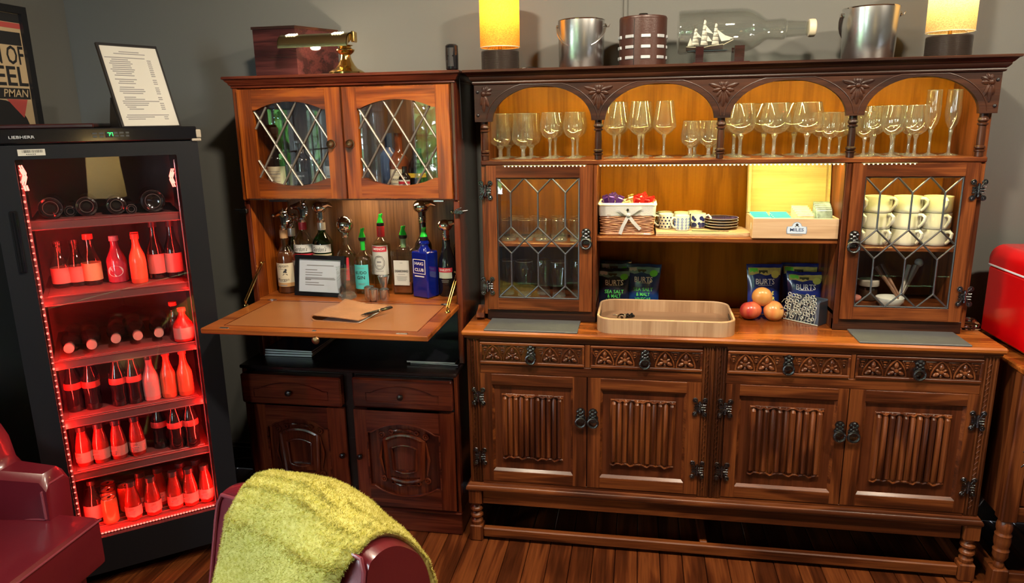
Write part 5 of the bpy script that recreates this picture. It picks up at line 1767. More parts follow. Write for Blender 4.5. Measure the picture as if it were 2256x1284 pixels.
# ---------------- inside the leaded cupboard of the drinks cabinet
ZC1 = 1.3455
CG = 'bottles behind the diamond-leaded doors'
whg = plain('whisky_brown', (0.16, 0.04, 0.012), 0.12, coat=0.5)
dkg = plain('dark_bottle_glass', (0.012, 0.008, 0.007), 0.08, coat=0.6)
blg = plain('slate_blue_bottle', (0.045, 0.075, 0.16), 0.25, coat=0.3)
t = bottle('whisky_bottle', 'whisky bottle with a broad cream label behind the left leaded door', (-0.832, -0.14, ZC1), std(0.042, 0.125, 0.165, 0.015, 0.20), dkg, group=CG)
l_ = wrap_label(t, 0.042, 0.020, 0.100, label_y, 1.2)
print_lines(l_, 0.042, [(0.08, .05, .002), (0.07, .055, .003), (0.055, .05, .0015), (0.04, .05, .0015)])
t = bottle('whisky_bottle', 'bottle with a narrow white label second from the left inside the cupboard', (-0.770, -0.09, ZC1), std(0.036, 0.125, 0.16, 0.014, 0.20), clear_g, pale_liq, 0.1, group=CG)
wrap_label(t, 0.036, 0.02, 0.105, label_w, 0.9)
t = bottle('whisky_bottle', 'black reserve bottle in the middle of the left leaded door', (-0.715, -0.16, ZC1), std(0.036, 0.120, 0.155, 0.015, 0.19), dkg, group=CG)
l_ = wrap_label(t, 0.036, 0.03, 0.08, plain('black_label', (0.03, 0.03, 0.035), 0.4), 1.0)
lettering('RESERVE', 0.010, white_ink, l_, (0, 0, 0.062), radius=0.0372, width=0.044)
print_lines(l_, 0.036, [(0.05, .036, .001), (0.04, .03, .001)])
t = bottle('vodka_bottle', 'frosted clear bottle at the right side of the left leaded door', (-0.585, -0.14, ZC1), std(0.039, 0.135, 0.17, 0.014, 0.225), clear_g, pale_liq, 0.12, group=CG)
l_ = wrap_label(t, 0.039, 0.02, 0.10, plain('frost_label', (0.65, 0.68, 0.70), 0.4), 0.8)
print_lines(l_, 0.039, [(0.06, .04, .008), (0.04, .045, .002)])
t = bottle('whisky_bottle', 'slate blue bottle at the left of the right leaded door', (-0.358, -0.12, ZC1), std(0.037, 0.135, 0.17, 0.015, 0.225), blg, group=CG)
t = bottle('whisky_bottle', 'brown whisky bottle with an arched cream label behind the right leaded door', (-0.300, -0.17, ZC1), std(0.040, 0.110, 0.158, 0.0155, 0.225), whg, group=CG)
l_ = wrap_label(t, 0.040, 0.022, 0.088, label_y, 0.85)
lettering('ORIGINAL', 0.011, ink, l_, (0, 0, 0.048), radius=0.0412, width=0.05, bold=0.0005)
print_lines(l_, 0.040, [(0.075, .03, .002), (0.066, .04, .002), (0.034, .04, .002)])
t = bottle('wine_bottle', 'dark bottle with a yellow band behind the right leaded door', (-0.228, -0.165, ZC1), [(0.036, 0), (0.038, .004), (0.038, 0.085), (0.028, 0.12), (0.019, 0.142), (0.019, 0.165)], dkg, group=CG)
wrap_label(t, 0.038, 0.055, 0.072, plain('yellow_band', (0.75, 0.48, 0.04), 0.4), 1.3)
t = bottle('bitters_bottle', 'small bottle with a black and white label in front of the dark bottle', (-0.262, -0.225, ZC1), std(0.024, 0.055, 0.075, 0.010, 0.10), dkg, group=CG)
wrap_label(t, 0.024, 0.008, 0.05, label_w, 1.2)
wrap_label(t, 0.0243, 0.034, 0.044, red_l, 1.2, 'label_band')
for i, x in enumerate((-0.165, -0.128)):
    t = thing('tumbler', ('left', 'right')[i] + ' of two straight tumblers inside the right leaded door', 'glass', (x, -0.14, ZC1), 0, 'tumblers in the drinks cabinet', world=False)
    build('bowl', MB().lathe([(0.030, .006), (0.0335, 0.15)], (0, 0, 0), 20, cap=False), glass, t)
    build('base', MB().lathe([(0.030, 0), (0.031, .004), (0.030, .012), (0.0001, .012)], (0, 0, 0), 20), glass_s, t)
t = bottle('liqueur_bottle', 'short amber bottle with yellow label at the right edge of the cupboard', (-0.100, -0.215, ZC1), std(0.030, 0.06, 0.085, 0.012, 0.115), plain('amber_bottle', (0.42, 0.16, 0.03), 0.15, coat=0.4), group=CG)
wrap_label(t, 0.030, 0.012, 0.045, plain('ochre_label', (0.7, 0.5, 0.16), 0.5), 1.2)
# ================================================================== on top of the drinks cabinet (top at 1.788)
ZT1 = 1.7885
t = thing('wooden_box', 'upright dark rosewood box on top of the drinks cabinet, behind the brass lamp', 'box', (-0.74, -0.16, ZT1), 0.0, world=True)
v_ = [(-0.842, -0.225), (-0.668, -0.225), (-0.575, -0.045), (-0.749, -0.045)]
build('body', MB().prism(v_, ZT1, 1.966, 'z'), red_wood, t)
build('lid', MB().prism([(-0.846, -0.229), (-0.667, -0.229), (-0.571, -0.042), (-0.752, -0.042)], 1.966, 1.976, 'z'), oak_dark, t)
# banker's lamp: brass foot, column, oblong shade with one small bulb under it
t = thing('brass_desk_lamp', 'brass piano lamp with an oblong horizontal shade on the drinks cabinet', 'lamp', (-0.452, -0.270, ZT1), world=True)
build('base', MB().lathe([(0.066, ZT1), (0.066, ZT1 + .008), (0.058, ZT1 + .014), (0.042, ZT1 + .021), (0.031, ZT1 + .034), (0.022, ZT1 + .052)], (-0.452, -0.270, 0), 28), brass, t)
build('column', MB().lathe([(0.022, ZT1 + .052), (0.018, ZT1 + .064), (0.018, ZT1 + .070), (0.029, ZT1 + .078), (0.034, ZT1 + .085), (0.034, ZT1 + .089), (0.023, ZT1 + .094), (0.021, ZT1 + .100), (0.030, ZT1 + .104)], (-0.452, -0.270, 0), 24), brass, t)
build('swivel', MB().tube([(-0.452, -0.270, 1.888), (-0.452, -0.270, 1.918), (-0.430, -0.270, 1.925)], 0.008, 10).ball((-0.421, -0.270, 1.925), 0.014, 12, 8).box(-0.422, -0.409, -0.287, -0.253, 1.902, 1.940, 0.003), brass, t)
sx0, sx1 = -0.692, -0.422
n = 14
sec = [(0.050 * math.cos(a), 0.044 * math.sin(a)) for a in [PI * (0.30 + 0.75 * i / n) for i in range(n + 1)]]
sec_in = [(p[0] * .93, p[1] * .93 - .0005) for p in sec]
ring = sec + list(reversed(sec_in))
sb = MB().prism([(-0.280 + p[0], 1.892 + p[1]) for p in ring], sx0, sx1, 'x')
sb.prism([(-0.280 + p[0], 1.892 + p[1]) for p in sec], sx0, sx0 + .003, 'x').prism([(-0.280 + p[0], 1.892 + p[1]) for p in sec], sx1 - .003, sx1, 'x')
sh_ = build('lamp_shade', sb, plain('satin_brass', (0.60, 0.47, 0.24), 0.24, 1.0), t)
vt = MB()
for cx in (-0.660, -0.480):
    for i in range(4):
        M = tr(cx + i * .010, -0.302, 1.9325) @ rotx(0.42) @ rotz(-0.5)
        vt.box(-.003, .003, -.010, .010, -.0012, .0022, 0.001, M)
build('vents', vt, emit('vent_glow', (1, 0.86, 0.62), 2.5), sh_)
build('bulb', MB().ball((-0.560, -0.290, 1.886), (0.020, 0.011, 0.009), 12, 8), emit('lamp_bulb', (1.0, 0.78, 0.45), 9.0), t)
point('brass_lamp_light', (-0.560, -0.288, 1.872), 2.1, (1, 0.80, 0.55), 0.012)
# loudspeaker
t = thing('loudspeaker', 'small black oval loudspeaker on the right end of the drinks cabinet', 'speaker', (-0.064, -0.20, ZT1), world=True)
build('foot', MB().lathe([(0.026, ZT1), (0.026, ZT1 + .003), (0.014, ZT1 + .008), (0.012, ZT1 + .012)], (-0.064, -0.2, 0), 18, sy=.8), chrome, t)
build('cabinet', MB().lathe([(0.020, ZT1 + .010), (0.0235, ZT1 + .014), (0.0245, ZT1 + .060), (0.0235, ZT1 + .096), (0.018, ZT1 + .101), (0.0001, ZT1 + .102)], (-0.064, -0.2, 0), 20), blackg, t)
build('grille', MB().lathe([(0.0175, ZT1 + .022), (0.0178, ZT1 + .088)], (-0.064, -0.2075, 0), 20), plain('grille_cloth', (0.015, 0.015, 0.017), 0.7), t)
build('cable', MB().tube([(-0.045, -0.19, ZT1 + .006), (-0.036, -0.20, ZT1 + .004), (-0.029, -0.25, ZT1 + .004), (-0.020, -0.30, ZT1 + .003), (-0.010, -0.318, 1.775), (-0.012, -0.30, 1.70), (-0.014, -0.28, 1.55)], 0.002, 6), cab, t)

# ================================================================== on top of the dresser (top at 1.787)
ZT2 = 1.7875


def fabric(name, col, glow):
    m, nt, b = mat(name)
    N, L = nt.nodes, nt.links
    out = N['Material Output']
    tl = N.new('ShaderNodeBsdfTranslucent')
    df = N.new('ShaderNodeBsdfDiffuse')
    mx = N.new('ShaderNodeMixShader')
    mx.inputs[0].default_value = 0.55
    tc = N.new('ShaderNodeTexCoord')
    nz = N.new('ShaderNodeTexNoise')
    mp = N.new('ShaderNodeMapping')
    mp.inputs['Scale'].default_value = (260, 260, 420)
    L.new(tc.outputs['Object'], mp.inputs['Vector'])
    L.new(mp.outputs[0], nz.inputs['Vector'])
    nz.inputs['Scale'].default_value = 1.0
    cr = N.new('ShaderNodeValToRGB')
    cr.color_ramp.elements[0].color = (*[c * .72 for c in col], 1)
    cr.color_ramp.elements[1].color = (*[min(1, c * 1.2) for c in col], 1)
    cr.color_ramp.elements[0].position, cr.color_ramp.elements[1].position = .35, .65
    L.new(nz.outputs['Fac'], cr.inputs[0])
    L.new(cr.outputs[0], tl.inputs[0])
    L.new(cr.outputs[0], df.inputs[0])
    L.new(tl.outputs[0], mx.inputs[1])
    L.new(df.outputs[0], mx.inputs[2])
    L.new(mx.outputs[0], out.inputs[0])
    N.remove(b)
    return m


def table_lamp(label, cx, cyy, shade_m, e, col, r=0.0725):
    t = thing('table_lamp', label, 'lamp', (cx, cyy, ZT2), group='table lamps on the dresser', world=True)
    rb = [(r * .95, ZT2)]
    z = ZT2
    while z < ZT2 + 0.068:
        rb += [(r * .955, z + .0005), (r * .965, z + .0015), (r * .955, z + .0025)]
        z += 0.003
    rb += [(r * .93, ZT2 + .072), (r * .3, ZT2 + .074), (0.0001, ZT2 + .074)]
    build('base', MB().lathe(rb, (cx, cyy, 0), 36), plain('ribbed_bronze', (0.035, 0.026, 0.022), 0.28, 0.3, coat=0.3), t)
    build('stem', MB().lathe([(0.008, ZT2 + .074), (0.006, ZT2 + .080), (0.006, ZT2 + .12), (0.012, ZT2 + .125), (0.012, ZT2 + .150)], (cx, cyy, 0), 14), brass, t)
    build('shade', MB().lathe([(r, ZT2 + .083), (r, ZT2 + .285)], (cx, cyy, 0), 40, cap=False), shade_m, t)
    ring = MB().torus((cx, cyy, ZT2 + .084), r, 0.0014, 'z', 36, 6)
    for k in range(3):
        a = k * 2.1 + .4
        ring.tube([(cx, cyy, ZT2 + .118), (cx + r * math.cos(a), cyy + r * math.sin(a), ZT2 + .085)], 0.0012, 5)
    build('shade_rings', ring, plain('ring_white', (0.8, 0.75, 0.6), 0.4), t)
    build('shade_ring', MB().torus((cx, cyy, ZT2 + .284), r, 0.0014, 'z', 36, 6), plain('ring_cream', (0.8, 0.75, 0.6), 0.4), t)
    build('bulb', MB().ball((cx, cyy, ZT2 + .175), (0.022, 0.022, 0.03), 14, 10), emit('warm_bulb', col, 6.0), t)
    point('lamp_light', (cx, cyy, ZT2 + .215), e, col, 0.024)


table_lamp('lit table lamp with an orange glowing shade at the left end of the dresser', 0.120, -0.205, fabric('shade_orange', (0.78, 0.40, 0.07), 1), 1.7, (1.0, 0.55, 0.15))
table_lamp('lit table lamp with a paler beige shade at the right end of the dresser', 1.637, -0.20, fabric('shade_beige', (0.70, 0.48, 0.20), 1), 2.6, (1.0, 0.74, 0.40))


def bucket(label, cx, cyy, r0, r1, h, bail):
    t = thing('ice_bucket', label, 'ice bucket', (cx, cyy, ZT2), group='steel ice buckets on the dresser', world=True)
    build('pail', MB().lathe([(r0 * .97, ZT2), (r0, ZT2 + .004), (r1, ZT2 + h), (r1 * .975, ZT2 + h), (r0 * .96, ZT2 + .008), (0.0001, ZT2 + .008)], (cx, cyy, 0), 40), steel, t)
    build('rim', MB().torus((cx, cyy, ZT2 + h), r1 * .99, 0.0022, 'z', 40, 6), chrome, t)
    lug = MB()
    for q in (-1, 1):
        lug.ball((cx + q * (r1 + .003), cyy, ZT2 + h * .88), (.006, .009, .009), 10, 7)
        if q > 0: lug.tube([(cx + q * r1, cyy, ZT2 + h * .86), (cx + q * (r1 + .014), cyy, ZT2 + h * .86), (cx + q * (r1 + .018), cyy, ZT2 + h * .92)], 0.002, 6)
    build('lug', lug, chrome, t)
    build('bail_handle', MB().tube(bail, 0.0055, 8, flat=0.45), steel, t)


b1c, b1r = 0.417, 0.083
bucket('steel ice bucket with its strap handle swung forward, beside the left lamp', b1c, -0.20, 0.080, b1r, 0.166, [(b1c + b1r * math.cos(a) * 1.02, -0.20 - math.sin(a) * 0.075, ZT2 + .146 - math.sin(a) * 0.075) for a in [PI * i / 16 for i in range(17)]])
b2c, b2r = 1.386, 0.089
bucket('larger steel ice bucket beside the right lamp, handle hanging at the back', b2c, -0.20, 0.081, b2r, 0.168, [(b2c - b2r * 1.03 * math.cos(a), -0.20 + 0.105 * math.sin(a), ZT2 + .148 - 0.09 * math.sin(a)) for a in [PI * i / 16 for i in range(17)]])
# leather-clad cask with steel rivets
t = thing('leather_cask', 'round brown leather cask with rows of pale square studs', 'ice bucket', (0.635, -0.20, ZT2), world=True)
cr_ = 0.083
lea = plain('brown_leather', (0.045, 0.015, 0.010), 0.38, bump=0.15, bscale=160, var=0.2, vscale=10)
build('body', MB().lathe([(cr_ * .97, ZT2), (cr_, ZT2 + .003), (cr_, ZT2 + .150), (cr_ * 1.0, ZT2 + .158)], (0.635, -0.2, 0), 40), lea, t)
build('lid', MB().lathe([(cr_ * 1.0, ZT2 + .158), (cr_ * 1.01, ZT2 + .162), (cr_ * .98, ZT2 + .168), (cr_ * .2, ZT2 + .171), (0.0001, ZT2 + .171)], (0.635, -0.2, 0), 40), lea, t)
build('lid_knob', MB().lathe([(.006, ZT2 + .170), (.005, ZT2 + .176), (.017, ZT2 + .178), (.015, ZT2 + .182), (0.0001, ZT2 + .183)], (0.635, -0.2, 0), 18), pewter, t)
stud_m = plain('stud_nickel', (0.62, 0.66, 0.70), 0.3, 0.5)
sm = None
for zz in (0.030, 0.065, 0.100):
    for k in range(9):
        a = -PI / 2 + (k - 4) * 0.70 + 0.12
        if sm is None:
            sm = build('stud', MB().box(-.003, .003, -.0165, .0165, -.0055, .0055, 0.0015, tr(0.635, -0.2, ZT2)), stud_m, t)
            o = sm
        else:
            o = sm.copy()
            COL.objects.link(o)
        o.location = (cr_ * math.cos(a), cr_ * math.sin(a), zz)
        o.rotation_euler = (0, 0, a)
build('seam', MB().tube([(0.635 - .030, -0.2 - .0775, ZT2 + .004), (0.635 - .030, -0.2 - .0775, ZT2 + .156)], 0.0012, 5), black, t)
# little wire clip lying by the lamp
single('wire_clip', MB().tube([(0.215, -0.28, ZT2 + .003), (0.235, -0.285, ZT2 + .007), (0.26, -0.28, ZT2 + .004), (0.275, -0.275, ZT2 + .003)], 0.0018, 6).box(0.208, 0.228, -0.285, -0.275, ZT2, ZT2 + .006, 0.001).box(0.25, 0.262, -0.283, -0.273, ZT2, ZT2 + .004, 0.001), pewter, 'small bent metal clip lying between the left lamp and ice bucket', 'clip', (0.24, -0.28, ZT2))

# ---------------- ship in a bottle on its stand
bx0, bz, by = 0.755, 1.901, -0.20
t = thing('bottle_stand', 'low reddish wooden stand carrying the bottle with the ship', 'stand', (0.90, by, ZT2), world=True)
build('foot_board', MB().box(0.805, 1.000, by - .05, by + .05, ZT2, ZT2 + .009, 0.003), red_wood, t)
for cx, w in ((0.829, 0.026), (0.962, 0.032)):
    top = [(by + .060 * math.sin(a), 1.901 - .0748 * math.cos(a)) for a in [-.8 + 1.6 * i / 8 for i in range(9)]]
    build('cradle', MB().prism([(by - .048, ZT2 + .009), (by - .055, 1.8475)] + top + [(by + .055, 1.8475), (by + .048, ZT2 + .009)], cx - w / 2, cx + w / 2, 'x'), red_wood, t)
t = thing('bottle_ship', 'large clear bottle lying on its side with a model sailing ship inside', 'bottle', (0.95, by, 1.8265), world=True)
R_ = 0.0735
prof = [(R_ * .80, 0.755), (R_ * .95, 0.757), (R_, 0.764), (R_, 0.96), (R_ * .985, 0.982), (R_ * .90, 1.005), (R_ * .72, 1.030), (R_ * .52, 1.048), (0.033, 1.058), (0.0345, 1.080), (0.036, 1.100), (0.034, 1.113), (0.029, 1.118), (0.0265, 1.150), (0.024, 1.190)]
bg_ = MB().lathe(prof, (0, by, bz), 36, 'x', cap=False)
bg_.lathe([(R_ * .80, 0.755), (R_ * .5, 0.762), (0.0001, 0.765)], (0, by, bz), 36, 'x', cap=False)
ships_glass = thin_glass('ship_bottle_glass', (0.965, 0.98, 0.97), 1.5, power=3.0)
build('glass', bg_, ships_glass, t)
# the thickness of the glass seen edge-on: inner wall
inn = MB().lathe([(r - .004, x + (.005 if i == 0 else 0)) for i, (r, x) in enumerate(prof)], (0, by, bz), 36, 'x', cap=False)
build('inner_wall', inn, ships_glass, t)
build('mouth_ring', MB().lathe([(0.024, 1.188), (0.029, 1.190), (0.030, 1.200), (0.029, 1.210), (0.025, 1.213), (0.021, 1.210), (0.020, 1.19)], (0, by, bz), 24, 'x'), plain('wax_ring', (0.62, 0.55, 0.40), 0.35, coat=0.3), t)
ship = thing('model_ship', 'white-sailed model ship with three masts inside the lying bottle', 'model ship', (0.87, by, 1.838), world=True)
hull = []
nst = 9
for i in range(nst):
    k = i / (nst - 1)
    x = 0.786 + 0.125 * k
    w = 0.014 * math.sin(PI * min(1, 0.25 + k * .72)) + .002
    sheer = 0.004 * (2 * k - 1) ** 2 + (0.006 * k if k > .6 else 0)
    hull.append([(x, by - w, 1.848 + sheer), (x, by - w * .75, 1.8405), (x, by, 1.8375), (x, by + w * .75, 1.8405), (x, by + w, 1.848 + sheer)])
hv = [p for s_ in hull for p in s_]
hf = [(i * 5 + j, i * 5 + j + 1, (i + 1) * 5 + j + 1, (i + 1) * 5 + j) for i in range(nst - 1) for j in range(4)]
hf += [(i * 5, (i + 1) * 5, (i + 1) * 5 + 4, i * 5 + 4) for i in range(nst - 1)] + [(0, 1, 2, 3, 4), tuple((nst - 1) * 5 + j for j in range(5))]
build('hull', MB().add(hv, hf), plain('hull_paint', (0.05, 0.04, 0.035), 0.4), ship)
build('rail', MB().tube([s_[0] for s_ in hull], 0.0011, 5).tube([s_[4] for s_ in hull], 0.0011, 5).tube([(0.905, by, 1.853), (0.945, by, 1.872)], 0.0012, 5), plain('hull_cream', (0.75, 0.68, 0.5), 0.5), ship)
spar_m = plain('spar_wood', (0.10, 0.055, 0.03), 0.5)
sail_m = plain('sail_cloth', (0.80, 0.77, 0.68), 0.7)
for mx_, mh in ((0.815, 1.922), (0.845, 1.950), (0.883, 1.937)):
    mm = build('mast', MB().tube([(mx_, by, 1.848), (mx_ - .002, by, mh)], [0.0013, 0.0006], 6), spar_m, ship)
    nl = 5
    yd, sl = MB(), MB()
    for i in range(nl):
        z0 = 1.857 + (mh - 1.865) * i / nl
        z1 = 1.857 + (mh - 1.865) * (i + .86) / nl
        w0, w1 = 0.019 * (1 - i / (nl + 1.5)), 0.019 * (1 - (i + 1) / (nl + 1.5))
        a = 0.75
        dx, dy = math.cos(a), math.sin(a)
        yd.tube([(mx_ - w1 * dx, by - w1 * dy, z1), (mx_ + w1 * dx, by + w1 * dy, z1)], 0.0006, 5)
        q = []
        for u in range(5):
            for w_ in range(3):
                s_ = (u / 4 - .5) * 2
                ww = w0 + (w1 - w0) * w_ / 2
                belly = 0.006 * (1 - s_ * s_) * math.sin(PI * (w_ / 2 * .8 + .1))
                q.append((mx_ + s_ * ww * dx + belly * dy + .002, by + s_ * ww * dy - belly * dx, z0 + (z1 - z0) * w_ / 2))
        sl.add(q, [(u * 3 + w_, (u + 1) * 3 + w_, (u + 1) * 3 + w_ + 1, u * 3 + w_ + 1) for u in range(4) for w_ in range(2)])
    build('yards', yd, spar_m, ship)
    build('sails', sl, sail_m, ship)
jb_ = MB()
for p in (((0.905, by, 1.868), (0.936, by, 1.872), (0.886, by, 1.910)), ((0.920, by, 1.873), (0.946, by - .002, 1.877), (0.890, by, 1.896)), ((0.790, by - .004, 1.855), (0.812, by, 1.856), (0.799, by - .004, 1.882)),
          ((0.853, by, 1.90), (0.877, by, 1.893), (0.848, by, 1.925)), ((0.823, by, 1.885), (0.840, by, 1.88), (0.817, by, 1.905)), ((0.855, by, 1.87), (0.875, by, 1.868), (0.858, by, 1.888))):
    jb_.add(list(p), [(0, 1, 2)])
build('jibs', jb_, sail_m, ship)
build('rigging', MB().tube([(0.945, by, 1.873), (0.882, by, 1.936)], 0.0003, 3).tube([(0.882, by, 1.935), (0.845, by, 1.949), (0.815, by, 1.921), (0.790, by, 1.86)], 0.0003, 3), spar_m, ship)
build('sea', MB().box(0.790, 0.925, by - .016, by + .016, 1.8345, 1.8385, 0.001), plain('painted_sea', (0.06, 0.10, 0.12), 0.3), ship)
# ================================================================== stemware on the glass shelf (z 1.470)
ZG = 1.4702
foot_p = lambda r: [(r * .98, 0.0), (r, 0.0012), (r * .6, 0.004), (0.006, 0.008)]


def stemware(name, label, bowl, r_foot, stem_r, z_bowl, group):
    """bowl: open profile (r, z) from its lowest point up"""
    t = thing(name, label, 'glass', world=False, group=group)
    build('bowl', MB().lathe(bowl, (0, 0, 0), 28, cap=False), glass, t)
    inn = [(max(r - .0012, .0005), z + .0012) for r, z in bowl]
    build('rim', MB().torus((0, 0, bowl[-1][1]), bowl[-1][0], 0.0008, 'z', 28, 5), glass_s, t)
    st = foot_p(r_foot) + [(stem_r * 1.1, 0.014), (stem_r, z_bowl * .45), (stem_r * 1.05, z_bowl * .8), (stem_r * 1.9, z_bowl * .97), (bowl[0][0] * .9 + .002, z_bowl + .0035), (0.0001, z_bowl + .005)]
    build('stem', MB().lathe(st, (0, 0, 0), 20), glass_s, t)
    return t


KIN = {
    'bv': ('beer_glass', [(0.006, .044), (.020, .047), (.033, .056), (.0405, .070), (.0415, .082), (.039, .105), (.0355, .14), (.0345, .166)], .034, .0075, .044),
    'w': ('wine_glass', [(0.004, .072), (.016, .075), (.028, .085), (.0355, .100), (.0375, .113), (.0365, .130), (.033, .150), (.0305, .167)], .034, .0045, .072),
    't': ('wine_glass', [(0.004, .080), (.014, .083), (.027, .092), (.040, .106), (.0425, .112), (.0415, .122), (.037, .150), (.0325, .180), (.030, .200)], .038, .0042, .080),
    's': ('snifter', [(0.005, .040), (.018, .043), (.029, .052), (.0345, .066), (.0345, .078), (.031, .100), (.027, .128)], .030, .0065, .040),
    'g': ('balloon_glass', [(0.006, .078), (.020, .081), (.036, .089), (.047, .101), (.0515, .115), (.0515, .130), (.048, .155), (.0425, .185)], .040, .006, .078),
    'p': ('port_glass', [(0.004, .062), (.014, .065), (.025, .074), (.031, .088), (.0315, .102), (.029, .128), (.0275, .150)], .030, .004, .062),
    'w3': ('wine_glass', [(0.004, .070), (.016, .073), (.028, .083), (.036, .098), (.038, .112), (.0375, .128), (.034, .150), (.032, .168)], .034, .0045, .070),
    'f': ('champagne_flute', [(0.005, .085), (.010, .092), (.019, .110), (.0235, .130), (.0245, .150), (.0235, .180), (.0225, .217)], .030, .0042, .085),
}
GL = [('bv', .113, -.20, 'leftmost stubby-stemmed beer glass, front row under the first arch'), ('bv', .127, -.105, 'stubby-stemmed beer glass behind the leftmost one'), ('bv', .200, -.20, 'second stubby-stemmed beer glass in front, under the first arch'), ('bv', .217, -.105, 'stubby-stemmed beer glass behind the second beer glass'),
      ('w', .302, -.20, 'rounded wine glass in front, third group under the first arch'), ('w', .311, -.10, 'rounded wine glass hidden behind the third group, first arch'), ('w', .387, -.19, 'rounded wine glass in front beside the first inner column'), ('w', .396, -.10, 'rounded wine glass at the back beside the first inner column'),
      ('t', .540, -.20, 'tall angular wine glass in front at the left of the second arch'), ('t', .556, -.10, 'tall angular wine glass behind the left one of the second arch'), ('t', .630, -.21, 'tall angular wine glass in front in the middle of the second arch'), ('t', .645, -.10, 'tall angular wine glass behind the middle one of the second arch'), ('t', .720, -.19, 'single tall angular wine glass, third and last in the second arch'),
      ('s', .813, -.20, 'short snifter in front at the right of the second arch'), ('s', .836, -.10, 'short snifter behind its twin at the right of the second arch'), ('s', .877, -.21, 'short snifter in front of the middle column'), ('s', .908, -.11, 'short snifter at the back behind the middle column'),
      ('g', .978, -.09, 'big balloon glass at the back left of the third arch'), ('g', .985, -.215, 'big balloon glass at the front left of the third arch'), ('g', 1.084, -.09, 'big balloon glass at the back middle of the third arch'), ('g', 1.100, -.215, 'big balloon glass at the front middle of the third arch'), ('g', 1.190, -.09, 'big balloon glass at the back right of the third arch'), ('g', 1.209, -.215, 'big balloon glass at the front right of the third arch'),
      ('p', 1.276, -.11, 'small port glass just right of the balloon glasses, at the back'), ('p', 1.287, -.205, 'small port glass just right of the balloon glasses, in front'), ('p', 1.338, -.135, 'small port glass behind the fourth column'), ('p', 1.397, -.06, 'small port glass at the back, left under the fourth arch'), ('p', 1.393, -.235, 'small port glass right beside the fourth column, in front'),
      ('w3', 1.455, -.095, 'wine glass in the back row, left under the fourth arch'), ('w3', 1.440, -.175, 'wine glass in the middle row, left under the fourth arch'), ('w3', 1.472, -.262, 'wine glass at the very front under the fourth arch'), ('w3', 1.535, -.08, 'wine glass in the back row, centre of the fourth arch'), ('w3', 1.560, -.16, 'wine glass in the middle row, centre of the fourth arch'), ('w3', 1.552, -.245, 'wine glass in front, next to the left flute'),
      ('f', 1.613, -.20, 'left of the two tall champagne flutes under the fourth arch'), ('f', 1.676, -.20, 'right of the two tall champagne flutes under the fourth arch')]
proto = {}
GN = {'bv': 'stemmed beer glasses', 'w': 'wine glasses in the first arch', 't': 'tall wine glasses', 's': 'snifters', 'g': 'balloon glasses', 'p': 'port glasses', 'w3': 'wine glasses in the fourth arch', 'f': 'champagne flutes'}
for k_, x, y, lab in GL:
    if k_ not in proto:
        nm, bowl, rf, sr, zb_ = KIN[k_]
        proto[k_] = o = stemware(nm, lab, bowl, rf, sr, zb_, GN[k_])
        o.location = (x, y, ZG)
    else:
        dup(proto[k_], (x, y, ZG), random.uniform(0, 6), lab)

# ================================================================== middle shelf (z 1.1885)
ZM = 1.1887
wick = plain('wicker', (0.30, 0.135, 0.062), 0.5, var=0.35, vscale=60, coat=0.1)
linen = plain('linen_liner', (0.48, 0.49, 0.48), 0.85, bump=0.3, bscale=400)
linen_r = plain('linen_edge', (0.80, 0.76, 0.58), 0.85, bump=0.3, bscale=400)
t = thing('wicker_basket', 'wicker basket with a white linen liner and bow, full of small chocolate bars', 'basket', (0.592, -0.175, ZM), world=True)
bx_, by_ = 0.592, -0.170
def bring(k, inset=0.0):
    w, d = 0.094 + 0.009 * k - inset, 0.066 + 0.008 * k - inset
    return rrect(bx_ - w, bx_ + w, by_ - d, by_ + d, 0.012, 3)
weave = []
for i in range(13):
    k = i / 12
    z = ZM + 0.004 + 0.072 * k
    o = bring(k * .62)
    w = []
    # densify and wobble in and out round the stakes
    L_ = []
    for a in range(len(o)):
        p, q = o[a], o[(a + 1) % len(o)]
        d_ = math.hypot(q[0] - p[0], q[1] - p[1])
        n = max(1, int(d_ / 0.009))
        for j in range(n): L_.append((p[0] + (q[0] - p[0]) * j / n, p[1] + (q[1] - p[1]) * j / n))
    for j, p in enumerate(L_):
        s_ = 1 + 0.018 * math.sin(j * 1.05 + (i % 2) * PI)
        w.append((bx_ + (p[0] - bx_) * s_, by_ + (p[1] - by_) * s_, z + 0.0016 * math.sin(j * .53 + i)))
    weave.append(w)
wm = MB()
for w in weave: wm.tube(w, 0.0036, 6, True)
tag(build('weave', wm, wick, t), kind='stuff')
b2 = MB().prism(bring(0, .006), ZM, ZM + 0.005, 'z')
lo_, hi_ = bring(0, .006), bring(.62, .006)
n = len(lo_)
b2.add([(p[0], p[1], ZM + .003) for p in lo_] + [(p[0], p[1], ZM + .08) for p in hi_], [(i, (i + 1) % n, n + (i + 1) % n, n + i) for i in range(n)])
b2.tube([(p[0], p[1], ZM + .004) for p in bring(0, -.004)], 0.0045, 6, True)
build('basket_wall', b2, wick, t)
lm = MB()
ra, rb_, rc = bring(.62, -.004), bring(1.0, -.003), bring(1.0, .004)
v = [(p[0], p[1], ZM + .072 + .002 * math.sin(i * 1.7)) for i, p in enumerate(ra)] + [(p[0], p[1], ZM + .112) for p in rb_]
lm.add(v, [(i, (i + 1) % n, n + (i + 1) % n, n + i) for i in range(n)])
build('liner', lm, linen, t)
lr = MB().tube([(p[0], p[1], ZM + .113 + .002 * math.sin(i * 2.3)) for i, p in enumerate(bring(1.0))], 0.006, 8, True)
lr.add([(p[0], p[1], ZM + .113) for p in rc] + [(p[0], p[1], ZM + .085) for p in bring(.7, .01)], [(i, (i + 1) % n, n + (i + 1) % n, n + i) for i in range(n)])
build('liner_edge', lr, linen_r, t)
fy = by_ - 0.0775
bw = MB()
